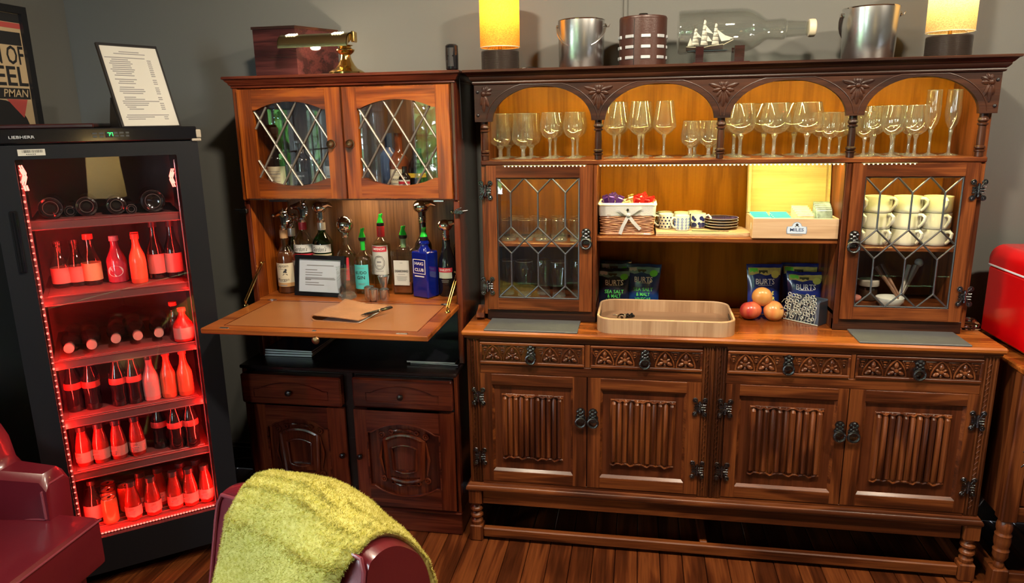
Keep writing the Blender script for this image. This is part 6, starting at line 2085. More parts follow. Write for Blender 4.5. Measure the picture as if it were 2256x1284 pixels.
def ribbon(pts, w=0.0062):
    v, f = [], []
    for i, p in enumerate(pts):
        a = Vector(pts[min(i + 1, len(pts) - 1)]) - Vector(pts[max(i - 1, 0)])
        nn = Vector((-a.z, 0, a.x)).normalized() * w
        v += [(p[0] + nn.x, p[1], p[2] + nn.z), (p[0] - nn.x, p[1], p[2] - nn.z), (p[0] + nn.x, p[1] + .0015, p[2] + nn.z), (p[0] - nn.x, p[1] + .0015, p[2] - nn.z)]
    for i in range(len(pts) - 1):
        a, b = i * 4, i * 4 + 4
        f += [(a, a + 1, b + 1, b), (a + 2, a + 3, b + 3, b + 2), (a, a + 2, b + 2, b), (a + 1, a + 3, b + 3, b + 1)]
    bw.add(v, f)
cxk, czk = bx_ + .006, ZM + .075
ribbon([(cxk, fy - .004, czk), (cxk + .024, fy - .010, czk + .018), (cxk + .046, fy - .008, czk + .030), (cxk + .030, fy - .005, czk + .022)])
ribbon([(cxk, fy - .004, czk), (cxk - .022, fy - .010, czk + .016), (cxk - .042, fy - .008, czk + .019), (cxk - .026, fy - .005, czk + .010)])
ribbon([(cxk, fy - .004, czk), (cxk - .010, fy - .007, czk - .020), (cxk - .022, fy - .004, czk - .045), (cxk - .030, fy - .003, czk - .070)])
ribbon([(cxk, fy - .004, czk), (cxk + .016, fy - .007, czk - .022), (cxk + .032, fy - .004, czk - .040), (cxk + .044, fy - .003, czk - .052)])
bw.ball((cxk, fy - .007, czk + .002), (.009, .006, .008), 10, 7)
build('ribbon_bow', bw, linen, t)
build('button_eye', MB().lathe([(.005, 0), (.005, -.004)], (cxk - .003, fy - .001, czk + .020), 12, 'y'), pewter, t)
pur = plain('purple_wrapper', (0.09, 0.03, 0.24), 0.22, 0.3, coat=0.5, var=0.4, vscale=70)
redw = plain('red_wrapper', (0.62, 0.02, 0.02), 0.22, 0.2, coat=0.5, var=0.3, vscale=70)
gold = plain('gold_wrapper', (0.70, 0.48, 0.20), 0.25, 0.4, coat=0.3, var=0.3, vscale=70)
def choc(label, m, x, y, z, ax, ay, az):
    t = thing('chocolate_bar', label, 'chocolate', (x, y, z), group='chocolate bars in the basket', world=False)
    M = Matrix.Rotation(az, 4, 'Z') @ Matrix.Rotation(ay, 4, 'Y') @ Matrix.Rotation(ax, 4, 'X')
    b = MB().box(-.011, .011, -.005, .005, -.020, .020, 0.003, M)
    build('wrapper', b.jitter(0.0015, 90, x), m, t)
    e = MB()
    for sg in (-1, 1):
        for i in range(5):
            e.box(-.011 + i * .0046, -.0076 + i * .0046, -.0011 + .0012 * (i % 2), .0011 + .0012 * (i % 2), sg * .0195, sg * .028, 0, M)
    build('crimped_end', e, m, t)
for i, (m, nm, x, y, z, a, b_, c) in enumerate(((pur, 'purple', .513, -.19, .121, .5, -.3, .2), (pur, 'purple', .535, -.205, .123, .3, .1, -.3), (pur, 'purple', .520, -.15, .126, .2, .9, .5), (pur, 'purple', .560, -.20, .118, .4, .4, .2), (pur, 'purple', .556, -.155, .126, .1, -.8, .3),
        (gold, 'gold', .590, -.205, .112, .6, 1.2, .1), (gold, 'gold', .603, -.17, .120, .5, -.2, .4), (redw, 'red', .625, -.20, .117, .5, .3, .2), (redw, 'red', .648, -.19, .122, .3, -.5, -.2), (redw, 'red', .660, -.215, .115, .5, .2, .1), (redw, 'red', .640, -.15, .130, .2, 1.0, .4), (redw, 'red', .668, -.165, .123, .4, 1.3, .2), (redw, 'red', .615, -.145, .124, .1, 1.1, .1))):
    k = ('front left', 'second from left', 'back left', 'right of the purple bars', 'back right of the purple bars', 'lying at front centre', 'standing at centre', 'front left of the red bars', 'middle of the red bars', 'front right of the red bars', 'topmost of the red bars', 'rightmost of the red bars', 'rearmost of the red bars')[i]
    choc(f'{nm} wrapped chocolate bar in the basket, {k}', m, x, y, ZM + z, a, b_, c)
# pale wooden board with cups and plates
t = thing('serving_board', 'pale wooden board with rounded handle end under cups and saucers', 'board', (0.86, -0.15, ZM), world=True)
out = [(0.700, -.243), (1.000, -.243)] + arc(1.018, -.225, .018, .018, -PI / 2, 0, 4) + [(1.036, -.17), (1.024, -.09), (0.985, -.055), (0.700, -.055)]
build('board', MB().prism(out, ZM, ZM + 0.013, 'z'), pale_wood, t)
build('groove', MB().tube([(0.703, -.2435, ZM + .0065), (1.010, -.2435, ZM + .0065)], 0.0016, 5), pale_wood_z, t)
ZP = ZM + 0.0132
navy = plain('navy_glaze', (0.012, 0.016, 0.09), 0.2, coat=0.4)
blue_gl = plain('blue_glaze', (0.08, 0.18, 0.50), 0.2, coat=0.4)
def espresso(label, x, y, rz, pat=None, z=ZP):
    t = thing('espresso_cup', label, 'cup', (x, y, z), rz, 'espresso cups on the board', world=False)
    r = 0.0275
    build('cup', MB().lathe([(r * .80, 0), (r * .92, .002), (r * .99, .015), (r, .05), (r * 1.02, .056), (r * .96, .056), (r * .92, .05), (r * .9, .008), (0.0001, .006)], (0, 0, 0), 26), white, t)
    build('handle', MB().tube([(r * .97, 0, .046), (r * 1.35, 0, .050), (r * 1.68, 0, .040), (r * 1.60, 0, .025), (r * 1.25, 0, .013), (r * .97, 0, .012)], 0.0036, 8), white, t)
    mb = MB()
    def dot(a, zz, rr, hollow=False, sx=1.0):
        R = r + .0008
        if hollow:
            mb.tube([(R * math.cos(a + rr * math.cos(q) / R), R * math.sin(a + rr * math.cos(q) / R), zz + rr * math.sin(q)) for q in [2 * PI * i / 12 for i in range(12)]], 0.0011, 4, True)
        else:
            v = [(R * math.cos(a), R * math.sin(a), zz)] + [(R * math.cos(a + sx * rr * math.cos(q) / R), R * math.sin(a + sx * rr * math.cos(q) / R), zz + rr * math.sin(q)) for q in [2 * PI * i / 12 for i in range(12)]]
            mb.add(v, [(0, 1 + i, 1 + (i + 1) % 12) for i in range(12)])
    if pat == 'dots':
        for i in range(12):
            for j in range(4): dot(-PI + .3 + (i + .5 * (j % 2)) * .48, .010 + j * .0115, .0034)
    elif pat == 'rings':
        for i in range(10):
            for j in range(4): dot(-PI + .25 + i * .56, .011 + j * .011, .0035, True)
    elif pat == 'leaf':
        for a in (-2.4, -1.2, 0.0, 1.2, 2.4):
            dot(a, .040, .0085); dot(a + .28, .034, .007); dot(a - .3, .020, .006); dot(a + .2, .015, .009, False, 1.3); dot(a - .15, .010, .006)
    if mb.v: build('glaze_pattern', mb, blue_gl if pat == 'rings' else navy, t)
    return t
espresso('white espresso cup with navy dots, front left on the board', .738, -.150, PI, 'dots')
espresso('white espresso cup with blue rings at the very front of the board', .795, -.192, PI + .5, 'rings')
espresso('white espresso cup with big navy leaves, handle to the right', .858, -.128, 0.0, 'leaf')
espresso('plain white espresso cup behind the dotted cup', .735, -.085, 2.6)
espresso('plain white espresso cup in the middle of the back row', .797, -.092, .35)
espresso('white espresso cup at the right of the back row, behind the leaf cup', .850, -.060, 1.4, 'dots')
for i in range(4):
    t = thing('saucer', ('lowest', 'second', 'third', 'topmost')[i] + ' of the four stacked white saucers with navy centres', 'saucer', (.942, -.135, ZP + .0014 + i * 0.0098), 0, 'stacked saucers', world=False)
    build('plate', MB().lathe([(.030, 0), (.033, .0005), (.050, .006), (.062, .010), (.0625, .0115), (.050, .0085), (.032, .003), (0.0001, .003)], (0, 0, 0), 36), white, t)
    build('glazed_well', MB().lathe([(.0600, .01145), (.050, .0089), (.034, .0040), (.032, .0034), (0.0001, .0034)], (0, 0, 0), 36, cap=False), navy, t)
single('butter_knife', MB().tube([(.83, -.213, ZP + .002), (.90, -.218, ZP + .002), (.935, -.220, ZP + .002)], [0.0028, 0.0032, 0.0018], 6, flat=.6).box(.935, .962, -.224, -.215, ZP + .0006, ZP + .002, .0005), black, 'dark teaspoon lying on the board in front of the saucers', 'spoon', (.89, -.218, ZP))
# tea box with open lid
t = thing('tea_box', 'open wooden tea box with a raised lid, round-cornered blue badge in front', 'box', (1.183, -0.2, ZM), world=True)
tx0, tx1, ty0, ty1 = 1.034, 1.322, -0.287, -0.115
build('front', MB().box(tx0, tx1, ty0, ty0 + .008, ZM, ZM + .072, .0015), pale_wood, t)
build('back', MB().box(tx0, tx1, ty1 - .008, ty1, ZM, ZM + .072, .0015), pale_wood, t)
for x0 in (tx0, tx1 - .008):
    build('side', MB().box(x0, x0 + .008, ty0 + .008, ty1 - .008, ZM, ZM + .072, .001), pale_wood, t)
build('bottom', MB().box(tx0 + .008, tx1 - .008, ty0 + .008, ty1 - .008, ZM, ZM + .005), pale_wood, t)
dv = MB()
for x in (1.105, 1.178, 1.250): dv.box(x - .002, x + .002, ty0 + .008, ty1 - .008, ZM + .005, ZM + .060)
build('divider', dv, pale_wood, t)
Ml = tr(0, ty1 - .002, ZM + .072) @ rotx(math.radians(-8))
build('lid', MB().box(tx0, tx1, 0, .006, 0, .188, .0015, Ml).box(tx0, tx0 + .010, -.030, 0, 0, .188, .001, Ml).box(tx1 - .010, tx1, -.030, 0, 0, .188, .001, Ml).box(tx0 + .010, tx1 - .010, -.030, 0, .180, .188, .001, Ml), pine, t)
bd_ = rrect(1.183 - .033, 1.183 + .033, ZM + .018, ZM + .047, .008, 4)
bd_ = [p for p in bd_ if p[1] < ZM + .0465] + []
bo = [(1.183 - .033, ZM + .018), (1.183 + .033, ZM + .018), (1.183 + .035, ZM + .030), (1.183 + .033, ZM + .043), (1.183 + .018, ZM + .045)] + arc(1.183, ZM + .046, .016, .014, 0, PI, 8) + [(1.183 - .018, ZM + .045), (1.183 - .033, ZM + .043), (1.183 - .035, ZM + .030)]
sc = lambda k: [(1.183 + (p[0] - 1.183) * k, ZM + .035 + (p[1] - ZM - .035) * k) for p in bo]
badge = build('badge', MB().prism(sc(1.0), ty0 - .0012, ty0, 'y'), plain('badge_rim', (0.20, 0.26, 0.36), 0.4), t)
build('badge_field', MB().prism(sc(.92), ty0 - .0018, ty0 - .0010, 'y'), plain('badge_blue', (0.52, 0.62, 0.74), 0.4), badge)
lettering('MILES', 0.016, plain('badge_ink', (0.04, 0.07, 0.16), 0.5), badge, (1.183, ty0 - .0024, ZM + .032), width=0.046, bold=0.0005)
build('crest', MB().ball((1.183, ty0 - .002, ZM + .050), (.005, .001, .005), 8, 5).tube([(1.176, ty0 - .002, ZM + .043), (1.183, ty0 - .002, ZM + .049), (1.190, ty0 - .002, ZM + .043)], .0012, 5), ink, badge)
build('motto_line', MB().box(1.163, 1.203, ty0 - .0008, ty0, ZM + .0125, ZM + .0145), ink_grey, badge)
build('side_badge', MB().ball((tx0 - .0005, -.25, ZM + .040), (.0008, .009, .013), 12, 8), plain('badge_white', (0.7, 0.7, 0.68), 0.4), t)
teal_p = plain('teal_packet', (0.04, 0.42, 0.40), 0.35)
pap_p = plain('cream_packet', (0.50, 0.44, 0.26), 0.4, var=0.5, vscale=60)
blu_p = plain('blue_packet', (0.45, 0.50, 0.60), 0.4)
cols = {'teal': teal_p, 'cream': pap_p, 'pale blue': blu_p}
def packet(label, m, x, y, z, w, h, tilt, rz=0):
    o = single('tea_packet', MB().box(-w / 2, w / 2, -.0016, .0016, 0, h, .001, rotx(tilt)), m, label, 'tea packet', (x, y, z), 'tea packets in the box', world=False, rz=rz)
    build('packet_seam', MB().box(-w / 2 + .002, w / 2 - .002, -.0021, -.0014, h - .008, h - .006, 0, rotx(tilt)), white_ink, o)
    return o
i = 0
for cx, nm in ((1.070, 'teal'), (1.141, 'teal')):
    for k in range(5):
        nm2 = nm if k != 0 or cx < 1.1 else 'teal'
        m_ = cols['pale blue'] if (k == 0 and cx < 1.1) else cols[nm2]
        packet(('pale blue' if m_ is blu_p else 'teal') + f' tea packet in the {"first" if cx < 1.1 else "second"} compartment of the tea box, ' + ('front one', 'second row', 'middle row', 'fourth row', 'rear one')[k], m_, cx, -.268 + k * .026, ZM + .006, .060, .066 + .002 * k, -.12)
for k in range(5):
    packet('cream tea packet in the third compartment of the tea box, ' + ('front one', 'second row', 'middle row', 'fourth row', 'rear one')[k], pap_p, 1.214, -.268 + k * .026, ZM + .006, .058, .082 + .004 * k, -.1)
foil = plain('silver_sachet', (0.34, 0.44, 0.36), 0.25, 0.4, var=0.85, vscale=70)
for k in range(5):
    packet('silvery printed tea sachet leaning in the right compartment, ' + ('front one', 'second row', 'middle row', 'fourth row', 'rear one')[k], foil, 1.284, -.266 + k * .022, ZM + .006, .056, .098 + .004 * k, -.22, .22 - .11 * k)

# ================================================================== left leaded cupboard
ZS = 1.1552
tum = None
for i, (x, y) in enumerate(((.135, -.18), (.203, -.18), (.270, -.18), (.337, -.18), (.405, -.18), (.150, -.09), (.235, -.09), (.320, -.09), (.400, -.09))):
    lab = (('first', 'second', 'third', 'fourth', 'fifth')[i] + ' straight tumbler from the left, front row of the left cupboard shelf') if i < 5 else (('first', 'second', 'third', 'fourth')[i - 5] + ' straight tumbler from the left, back row of the left cupboard shelf')
    if tum is None:
        tum = thing('tumbler', lab, 'glass', (x, y, ZS), 0, 'tumblers in the left leaded cupboard', world=False)
        build('bowl', MB().lathe([(.0290, .008), (.0310, .082)], (0, 0, 0), 22, cap=False), glass_c, tum)
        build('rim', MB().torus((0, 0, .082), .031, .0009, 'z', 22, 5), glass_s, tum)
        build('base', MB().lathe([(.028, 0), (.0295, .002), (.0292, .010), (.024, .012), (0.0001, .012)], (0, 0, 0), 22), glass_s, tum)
    else: dup(tum, (x, y, ZS), None, lab)
ZL = 0.9352
pin = None
for i, (x, y) in enumerate(((.125, -.17), (.197, -.19), (.268, -.15), (.334, -.19), (.410, -.16))):
    lab = ('leftmost', 'second', 'third', 'fourth', 'rightmost')[i] + ' tall tulip beer glass on the floor of the left leaded cupboard'
    if pin is None:
        pin = thing('pint_glass', lab, 'glass', (x, y, ZL), 0, 'tulip beer glasses in the left cupboard', world=False)
        build('bowl', MB().lathe([(.024, .012), (.0235, .04), (.030, .075), (.0365, .105), (.0365, .120), (.0340, .140)], (0, 0, 0), 24, cap=False), glass_c, pin)
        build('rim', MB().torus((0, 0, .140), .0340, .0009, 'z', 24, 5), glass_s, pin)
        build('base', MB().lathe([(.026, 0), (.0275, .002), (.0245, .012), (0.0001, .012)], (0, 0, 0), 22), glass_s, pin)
    else: dup(pin, (x, y, ZL), None, lab)
# ================================================================== right leaded cupboard: stacked mugs
mug = None
for ci, x in enumerate((1.382, 1.478, 1.578, 1.677)):
    for k in range(3):
        lab = ('bottom', 'middle', 'top')[k] + ' white mug of the ' + ('leftmost, mostly hidden', 'second', 'third', 'rightmost')[ci] + ' stack in the right cupboard'
        rz = (-0.95, -1.12 + .12 * k, -1.05 + 0.1 * k, -1.10 - .22 * k)[ci]
        z = ZS + k * 0.0575
        if mug is None:
            mug = thing('mug', lab, 'mug', (x, -.165, z), rz, 'white mugs stacked in the right cupboard', world=False)
            build('cup', MB().lathe([(.041, 0), (.0440, .0012), (.0462, .005), (.0470, .012), (.0470, .050), (.0474, .0572), (.0455, .0572), (.0440, .050), (.0435, .012), (0.0001, .010)], (0, 0, 0), 34), white, mug)
            build('handle', MB().tube([(.045, 0, .050), (.060, 0, .053), (.070, 0, .046), (.069, 0, .034), (.060, 0, .020), (.050, 0, .010)], [.0065, .006, .006, .006, .0055, .005], 9), white, mug)
        else: dup(mug, (x, -.165, z), rz, lab)
# bowls, jar and wooden muddlers below
bwl = plain('stoneware', (0.62, 0.62, 0.58), 0.3, coat=0.2)
single('bowl', MB().lathe([(.026, 0), (.032, .002), (.046, .022), (.047, .034), (.0445, .034), (.040, .016), (0.0001, .006)], (0, 0, 0), 32), bwl, 'small white bowl on the floor of the right leaded cupboard', 'bowl', (1.535, -.215, ZL), world=False)
t = thing('jar', 'squat jar with a wide pale lid behind the small white bowl', 'jar', (1.488, -.12, ZL), 0, world=False)
build('body', MB().lathe([(.030, 0), (.034, .003), (.034, .050), (.028, .058)], (0, 0, 0), 26), thin_glass('jar_glass', (.7, .66, .6), 1.5), t)
build('contents', MB().lathe([(.028, .002), (.0315, .004), (.0315, .040)], (0, 0, 0), 22), plain('jar_contents', (0.10, 0.06, 0.04), 0.6), t)
build('lid', MB().lathe([(.036, .056), (.037, .058), (.037, .076), (.034, .079), (0.0001, .080)], (0, 0, 0), 28), plain('jar_lid', (0.42, 0.38, 0.33), 0.5), t)
single('wrapped_sweet', MB().ball((0, 0, .018), (.030, .022, .016), 10, 7).jitter(.006, 40, 3), plain('pink_paper', (0.50, 0.18, 0.14), 0.6), 'crumpled pink paper at the left behind the lower right pane', 'paper', (1.418, -.19, ZL + .003), world=False)
brn = plain('brown_wood', (0.20, 0.09, 0.045), 0.5)
grw = plain('pale_grey_wood', (0.52, 0.48, 0.42), 0.5)
for i, (m, x0, x1, lab, l0) in enumerate(((brn, 1.585, 1.505, 'brown wooden stick leaning left behind the right leaded panes', .13), (brn, 1.590, 1.525, 'second brown wooden stick, leaning left behind the panes', .135), (grw, 1.575, 1.625, 'pale wooden muddler leaning right, leftmost of three', .13), (grw, 1.580, 1.650, 'pale wooden muddler leaning right, middle of three', .127), (grw, 1.588, 1.668, 'pale wooden muddler with round head, rightmost of three', .136))):
    zt = ZL + l0
    y0, y1 = -.20 + .012 * i, -.135 + .014 * i
    mb = MB().tube([(x0, y0, ZL + .006), ((x0 * .3 + x1 * .7), (y0 * .3 + y1 * .7), ZL + l0 * .7), (x1, y1, zt)], [.0045, .007, .010 if m is brn else .0085], 10)
    if i == 4: mb.ball((x1, y1, zt), .016, 12, 8)
    single('muddler', mb, m, lab, 'muddler', (x0, y0, ZL), 'wooden sticks in the right cupboard')

# ================================================================== on the sideboard worktop (z 0.8637)
ZW = 0.8639
slate = plain('slate', (0.075, 0.082, 0.088), 0.45, bump=0.25, bscale=50, var=0.25, vscale=14)
def slate_mat(label, x0, x1, y0, y1):
    mb = MB().box(x0, x1, y0, y1, ZW, ZW + .006, .0015)
    return single('slate_mat', mb, slate, label, 'slate mat', ((x0 + x1) / 2, (y0 + y1) / 2, ZW), 'slate mats on the worktop')
slate_mat('grey slate mat in front of the left leaded cupboard', .086, .428, -.458, -.205)
slate_mat('darker slate mat in front of the right leaded cupboard', 1.376, 1.722, -.456, -.205)
# oval-cornered wooden tray
t = thing('wooden_tray', 'pale bentwood tray with rounded corners and slot handles on the worktop', 'tray', (.738, -.29, ZW), world=True)
outl = lambda i: rrect(.494 + i, .980 - i, -.442 + i, -.140 - i, .062 - i * .6, 7)
build('rim', MB().frame(outl(0), outl(.008), ZW, ZW + .052, 'z'), pale_wood_z, t, angle=50)
build('rim_edge', MB().tube([(p[0], p[1], ZW + .052) for p in outl(.004)], .0042, 7, True), pale_wood, t)
build('tray_floor', MB().prism(outl(.006), ZW + .002, ZW + .009, 'z'), tray_floor, t)
sl_ = MB()
for x in (.4935, .9805): sl_.box(x - .001, x + .001, -.325, -.255, ZW + .022, ZW + .038, .0006)
for x in (.5025, .9715): sl_.box(x - .001, x + .001, -.325, -.255, ZW + .022, ZW + .038, .0006)
build('handle_slot', sl_, black, t)
# skull-like bottle pourer in the tray
t = thing('bottle_stopper', 'small black and silver corkscrew stopper lying in the wooden tray', 'bottle stopper', (.580, -.315, ZW + .0092), .25, world=False)
build('ring', MB().torus((0, 0, .016), .012, .0048, 'y', 20, 8), chrome, t)
b_ = MB().tube([(.004, .012, .014), (.022, .018, .016), (.048, .020, .014)], [.009, .008, .005], 9)
for q in range(7): b_.ball((.016 + q * .0055, .012 + .004 * (q % 2), .018 + .003 * (q % 3)), .0058, 8, 5)
build('body', b_, blackg, t)
build('lever', MB().tube([(-.002, .005, .022), (-.030, .010, .026)], .003, 7).ball((.012, -.004, .026), .006, 8, 6), chrome, t)
# crisp packets
navy_f = plain('navy_foil', (0.010, 0.022, 0.17), 0.24, coat=0.5, var=0.5, vscale=25)
dark_f = plain('midnight_foil', (0.008, 0.013, 0.035), 0.26, coat=0.5, var=0.5, vscale=25)
blue_f = plain('royal_foil', (0.008, 0.035, 0.15), 0.24, coat=0.5, var=0.5, vscale=25)
teal_band = plain('sea_band', (0.22, 0.42, 0.42), 0.35, var=0.5, vscale=30)
yel_band = plain('field_band', (0.62, 0.52, 0.14), 0.35, var=0.6, vscale=35)
grn_badge = plain('green_badge', (0.16, 0.66, 0.06), 0.4)
yel_badge = plain('yellow_badge', (0.70, 0.66, 0.14), 0.4)
yel_ink = plain('yellow_ink', (0.80, 0.72, 0.15), 0.5)
grn_ink = plain('green_ink', (0.10, 0.62, 0.12), 0.5)
dk_ink = plain('dark_picture', (0.06, 0.06, 0.02), 0.5)


def crisps(label, x, y, z, w, h, rz, tilt, m, band, badge, words, word_m, seed):
    """a pillow bag: front and back bulge, crimped top and bottom"""
    t = thing('crisp_packet', label, 'crisp packet', (x, y, z), rz, 'crisp packets on the worktop', world=False)
    M = rotx(tilt)
    nx, nz = 12, 14
    def P(u, k, sg):
        b = (1 - u * u) ** .6 * math.sin(PI * min(max((k - .06) / .88, 0), 1)) ** .55
        wr = 0.003 * noise.noise(Vector((u * 3 + seed, k * 5, sg)))
        return M @ Vector((u * w / 2 * (.90 + .13 * k) * (1 - .06 * math.sin(PI * k)), sg * (.022 * b + wr * b + .0006), k * h + .004 * noise.noise(Vector((u * 2, seed, 3))) * (k > .9)))
    v, f = [], []
    for sg in (-1, 1):
        n0 = len(v)
        for i in range(nx + 1):
            for j in range(nz + 1): v.append(P(-1 + 2 * i / nx, j / nz, sg))
        f += [(n0 + i * (nz + 1) + j, n0 + (i + 1) * (nz + 1) + j, n0 + (i + 1) * (nz + 1) + j + 1, n0 + i * (nz + 1) + j + 1) for i in range(nx) for j in range(nz)]
    build('bag', MB().add(v, f), m, t, angle=60)
    def patch(nm, pts_uk, mm, off=.0012):
        vv = [P(u, k, -1) + M.to_3x3() @ Vector((0, -off, 0)) for u, k in pts_uk]
        return vv
    def strip(nm, u0, u1, k0, k1, mm, off=.0012, wavy=0.0):
        n = 10
        vv, ff = [], []
        for i in range(n + 1):
            u = u0 + (u1 - u0) * i / n
            for q in range(4):
                k = k0 + (k1 - k0) * q / 3 + (wavy * math.sin(i * 1.3 + seed) if q == 0 else 0)
                vv.append(P(u, k, -1) + M.to_3x3() @ Vector((0, -off, 0)))
        ff = [(i * 4 + q, (i + 1) * 4 + q, (i + 1) * 4 + q + 1, i * 4 + q + 1) for i in range(n) for q in range(3)]
        return build(nm, MB().add(vv, ff), mm, t, angle=60)
    bd = strip('picture_band', -.92, .92, .80, .93, band, .0012, .02)
    strip('picture_detail', -.35, .15, .83, .88, dk_ink, .0018, .015)
    strip('picture_detail', -.85, -.4, .85, .92, grn_badge if badge is yel_badge else white_ink, .0018, .012)
    bg2 = [P(.60 + .24 * math.cos(a), .80 + .075 * math.sin(a), -1) + M.to_3x3() @ Vector((0, -.0026, 0)) for a in [2 * PI * i / 16 for i in range(16)]]
    build('round_badge', MB().add(bg2, [tuple(range(16))]), badge, t, smooth=False)
    def word(s, k, width, mm, size):
        vv, ff = text_mesh(s, size, 'CENTER', size * .03)
        ww = max(p[0] for p in vv) - min(p[0] for p in vv)
        kk = width / ww
        o = []
        for p in vv:
            q = P(max(-.99, min(.99, p[0] * kk / (w / 2))), k + p[2] / h, -1)
            o.append(q + M.to_3x3() @ Vector((0, -.0022, 0)))
        build('lettering', MB().add(o, ff), mm, t, smooth=False)
    word('BURTS', .655, w * .56, white_ink, .030)
    strip('rule', -.42, .42, .585, .592, white_ink, .0016)
    for s, k, ww in words: word(s, k, w * ww, word_m, .020)
    cr = MB()
    for k0, k1 in ((.965, 1.0), (0.0, .035)):
        for j in range(3):
            kk = k0 + (k1 - k0) * (j + .5) / 3
            cr.tube([P(u, kk, -1) + M.to_3x3() @ Vector((0, -.0006, 0)) for u in [-.97 + 1.94 * i / 8 for i in range(9)]], .0009, 4)
    tag(build('crimp', cr, m, t), kind='stuff')
    return t


SS = (('SEA SALT', .44, .62), ('& MALT', .33, .44), ('VINEGAR', .22, .52))
MC = (('MATURE', .43, .58), ('CHEDDAR', .32, .66), ('& ONION', .21, .60))
crisps('dark blue salt and vinegar crisp packet, leftmost, behind the tray',   .545, -.092, ZW, .135, .165, .05, -.12, dark_f, teal_band, grn_badge, SS, grn_ink, 1)
crisps('brighter blue salt and vinegar crisp packet standing higher, right of the dark one', .660, -.085, ZW + .004, .135, .180, -.06, -.10, blue_f, teal_band, grn_badge, SS, grn_ink, 2)
crisps('salt and vinegar crisp packet hidden behind the leftmost one', .548, -.045, ZW + .008, .125, .182, .0, -.02, dark_f, teal_band, grn_badge, SS, grn_ink, 3)
crisps('blue cheddar and onion crisp packet standing behind the apples', 1.118, -.105, ZW, .132, .195, .08, -.10, navy_f, yel_band, yel_badge, MC, yel_ink, 4)
crisps('rear cheddar crisp packet of the right pair', 1.258, -.048, ZW, .135, .190, -.02, -.06, navy_f, yel_band, yel_badge, MC, yel_ink, 5)
crisps('front cheddar crisp packet of the right pair, behind the napkin holder', 1.268, -.106, ZW, .135, .168, -.05, -.09, navy_f, yel_band, yel_badge, MC, yel_ink, 6)


def apple_mat(name, a, b):
    m, nt, p = mat(name)
    N, L = nt.nodes, nt.links
    tc = N.new('ShaderNodeTexCoord')
    mp = N.new('ShaderNodeMapping')
    mp.inputs['Scale'].default_value = (26, 26, 7)
    nz = N.new('ShaderNodeTexNoise')
    nz.inputs['Scale'].default_value = 1.0
    nz.inputs['Detail'].default_value = 6
    cr = N.new('ShaderNodeValToRGB')
    cr.color_ramp.elements[0].position, cr.color_ramp.elements[1].position = .38, .64
    cr.color_ramp.elements[0].color, cr.color_ramp.elements[1].color = (*a, 1), (*b, 1)
    L.new(tc.outputs['Object'], mp.inputs['Vector'])
    L.new(mp.outputs[0], nz.inputs['Vector'])
    L.new(nz.outputs['Fac'], cr.inputs[0])
    L.new(cr.outputs[0], p.inputs['Base Color'])
    p.inputs['Roughness'].default_value = 0.3
    p.inputs['Coat Weight'].default_value = 0.3
    return m


def apple(label, x, y, z, r, m, rx_=0.0, ry_=0.0):
    t = thing('apple', label, 'apple', (x, y, z), 0.0, 'apples on the worktop', world=False)
    prof = []
    for i in range(17):
        a = PI * i / 16
        rr = math.sin(a) * (1.0 + .05 * math.cos(a))
        zz = -math.cos(a) * .88
        if i > 12: zz -= .09 * ((i - 12) / 4) ** 2 * 1.9
        if i < 3: zz += .05 * ((3 - i) / 3)
        prof.append((max(rr * r, .0003), r * .86 + zz * r))
    M = tr(0, 0, r * .86) @ Matrix.Rotation(rx_, 4, 'X') @ Matrix.Rotation(ry_, 4, 'Y') @ tr(0, 0, -r * .86)
    build('fruit', MB().add(*(lambda q: (q.v, q.f))(MB().lathe(prof, (0, 0, 0), 24)), M), m, t, angle=80)
    build('stalk', MB().tube([(0, 0, r * 1.46), (.002, .001, r * 1.66), (.005, .001, r * 1.78)], [.0016, .0013, .0018], 6, M=M), win_frame, t)


apple('red apple at the left of the three apples', 1.060, -.185, ZW, .0405, apple_mat('red_apple', (.42, .03, .03), (.62, .16, .07)), -.25, -.2)
apple('yellow and orange apple at the right of the three apples', 1.144, -.185, ZW, .0400, apple_mat('orange_apple', (.62, .20, .06), (.66, .36, .11)), .9, .8)
apple('orange apple lying on top of the two others', 1.100, -.178, ZW + .0545, .0375, apple_mat('amber_apple', (.60, .26, .06), (.66, .33, .10)), -1.2, .2)
# napkin holder: dark plates with a relief of silver rings and stems
t = thing('napkin_holder', 'dark napkin holder faced with silver rings, beside the apples', 'napkin holder', (1.256, -.195, ZW), -.72, world=False)
Mh = Matrix.Identity(4)
pl_m = plain('slate_blue_plate', (0.09, 0.12, 0.17), 0.3, 0.5)
build('plate', MB().box(-.066, .066, .030, .033, 0, .092, .0008), pl_m, t)
build('plate', MB().box(-.066, .066, -.018, -.015, 0, .092, .0008).box(-.066, .066, -.018, .033, 0, .003, .0006), pl_m, t)
build('side_plate', MB().box(.050, .0665, -.030, .040, .0, .088, .0008), pl_m, t)
rg = MB()
random.seed(21)
pts_ = []
while len(pts_) < 44:
    p = (random.uniform(-.064, .050), random.uniform(.012, .106))
    if all(math.hypot(p[0] - q[0], p[1] - q[1]) > .0115 for q in pts_): pts_.append(p)
for i, p in enumerate(pts_):
    r = random.uniform(.0050, .0064)
    rg.torus((p[0], -.030, p[1]), r, .0016, 'y', 14, 6)
    if i % 2 == 0:
        e = (p[0] - random.uniform(.012, .03), max(.004, p[1] - random.uniform(.012, .035)))
        rg.tube([(p[0] - r * .7, -.030, p[1] - r * .7), ((p[0] + e[0]) / 2 - .003, -.0295, (p[1] + e[1]) / 2 + .004), (e[0], -.029, e[1])], .0014, 5)
rg.tube([(-.07, -.030, .0025), (.066, -.030, .0025)], .0026, 6)
for i in range(10):
    x = -.062 + i * .0125
    rg.tube([(x, -.030, .003), (x + .006, -.0295, .03), (x + .003, -.029, .055), (x + .010, -.029, .08)], .0013, 5)
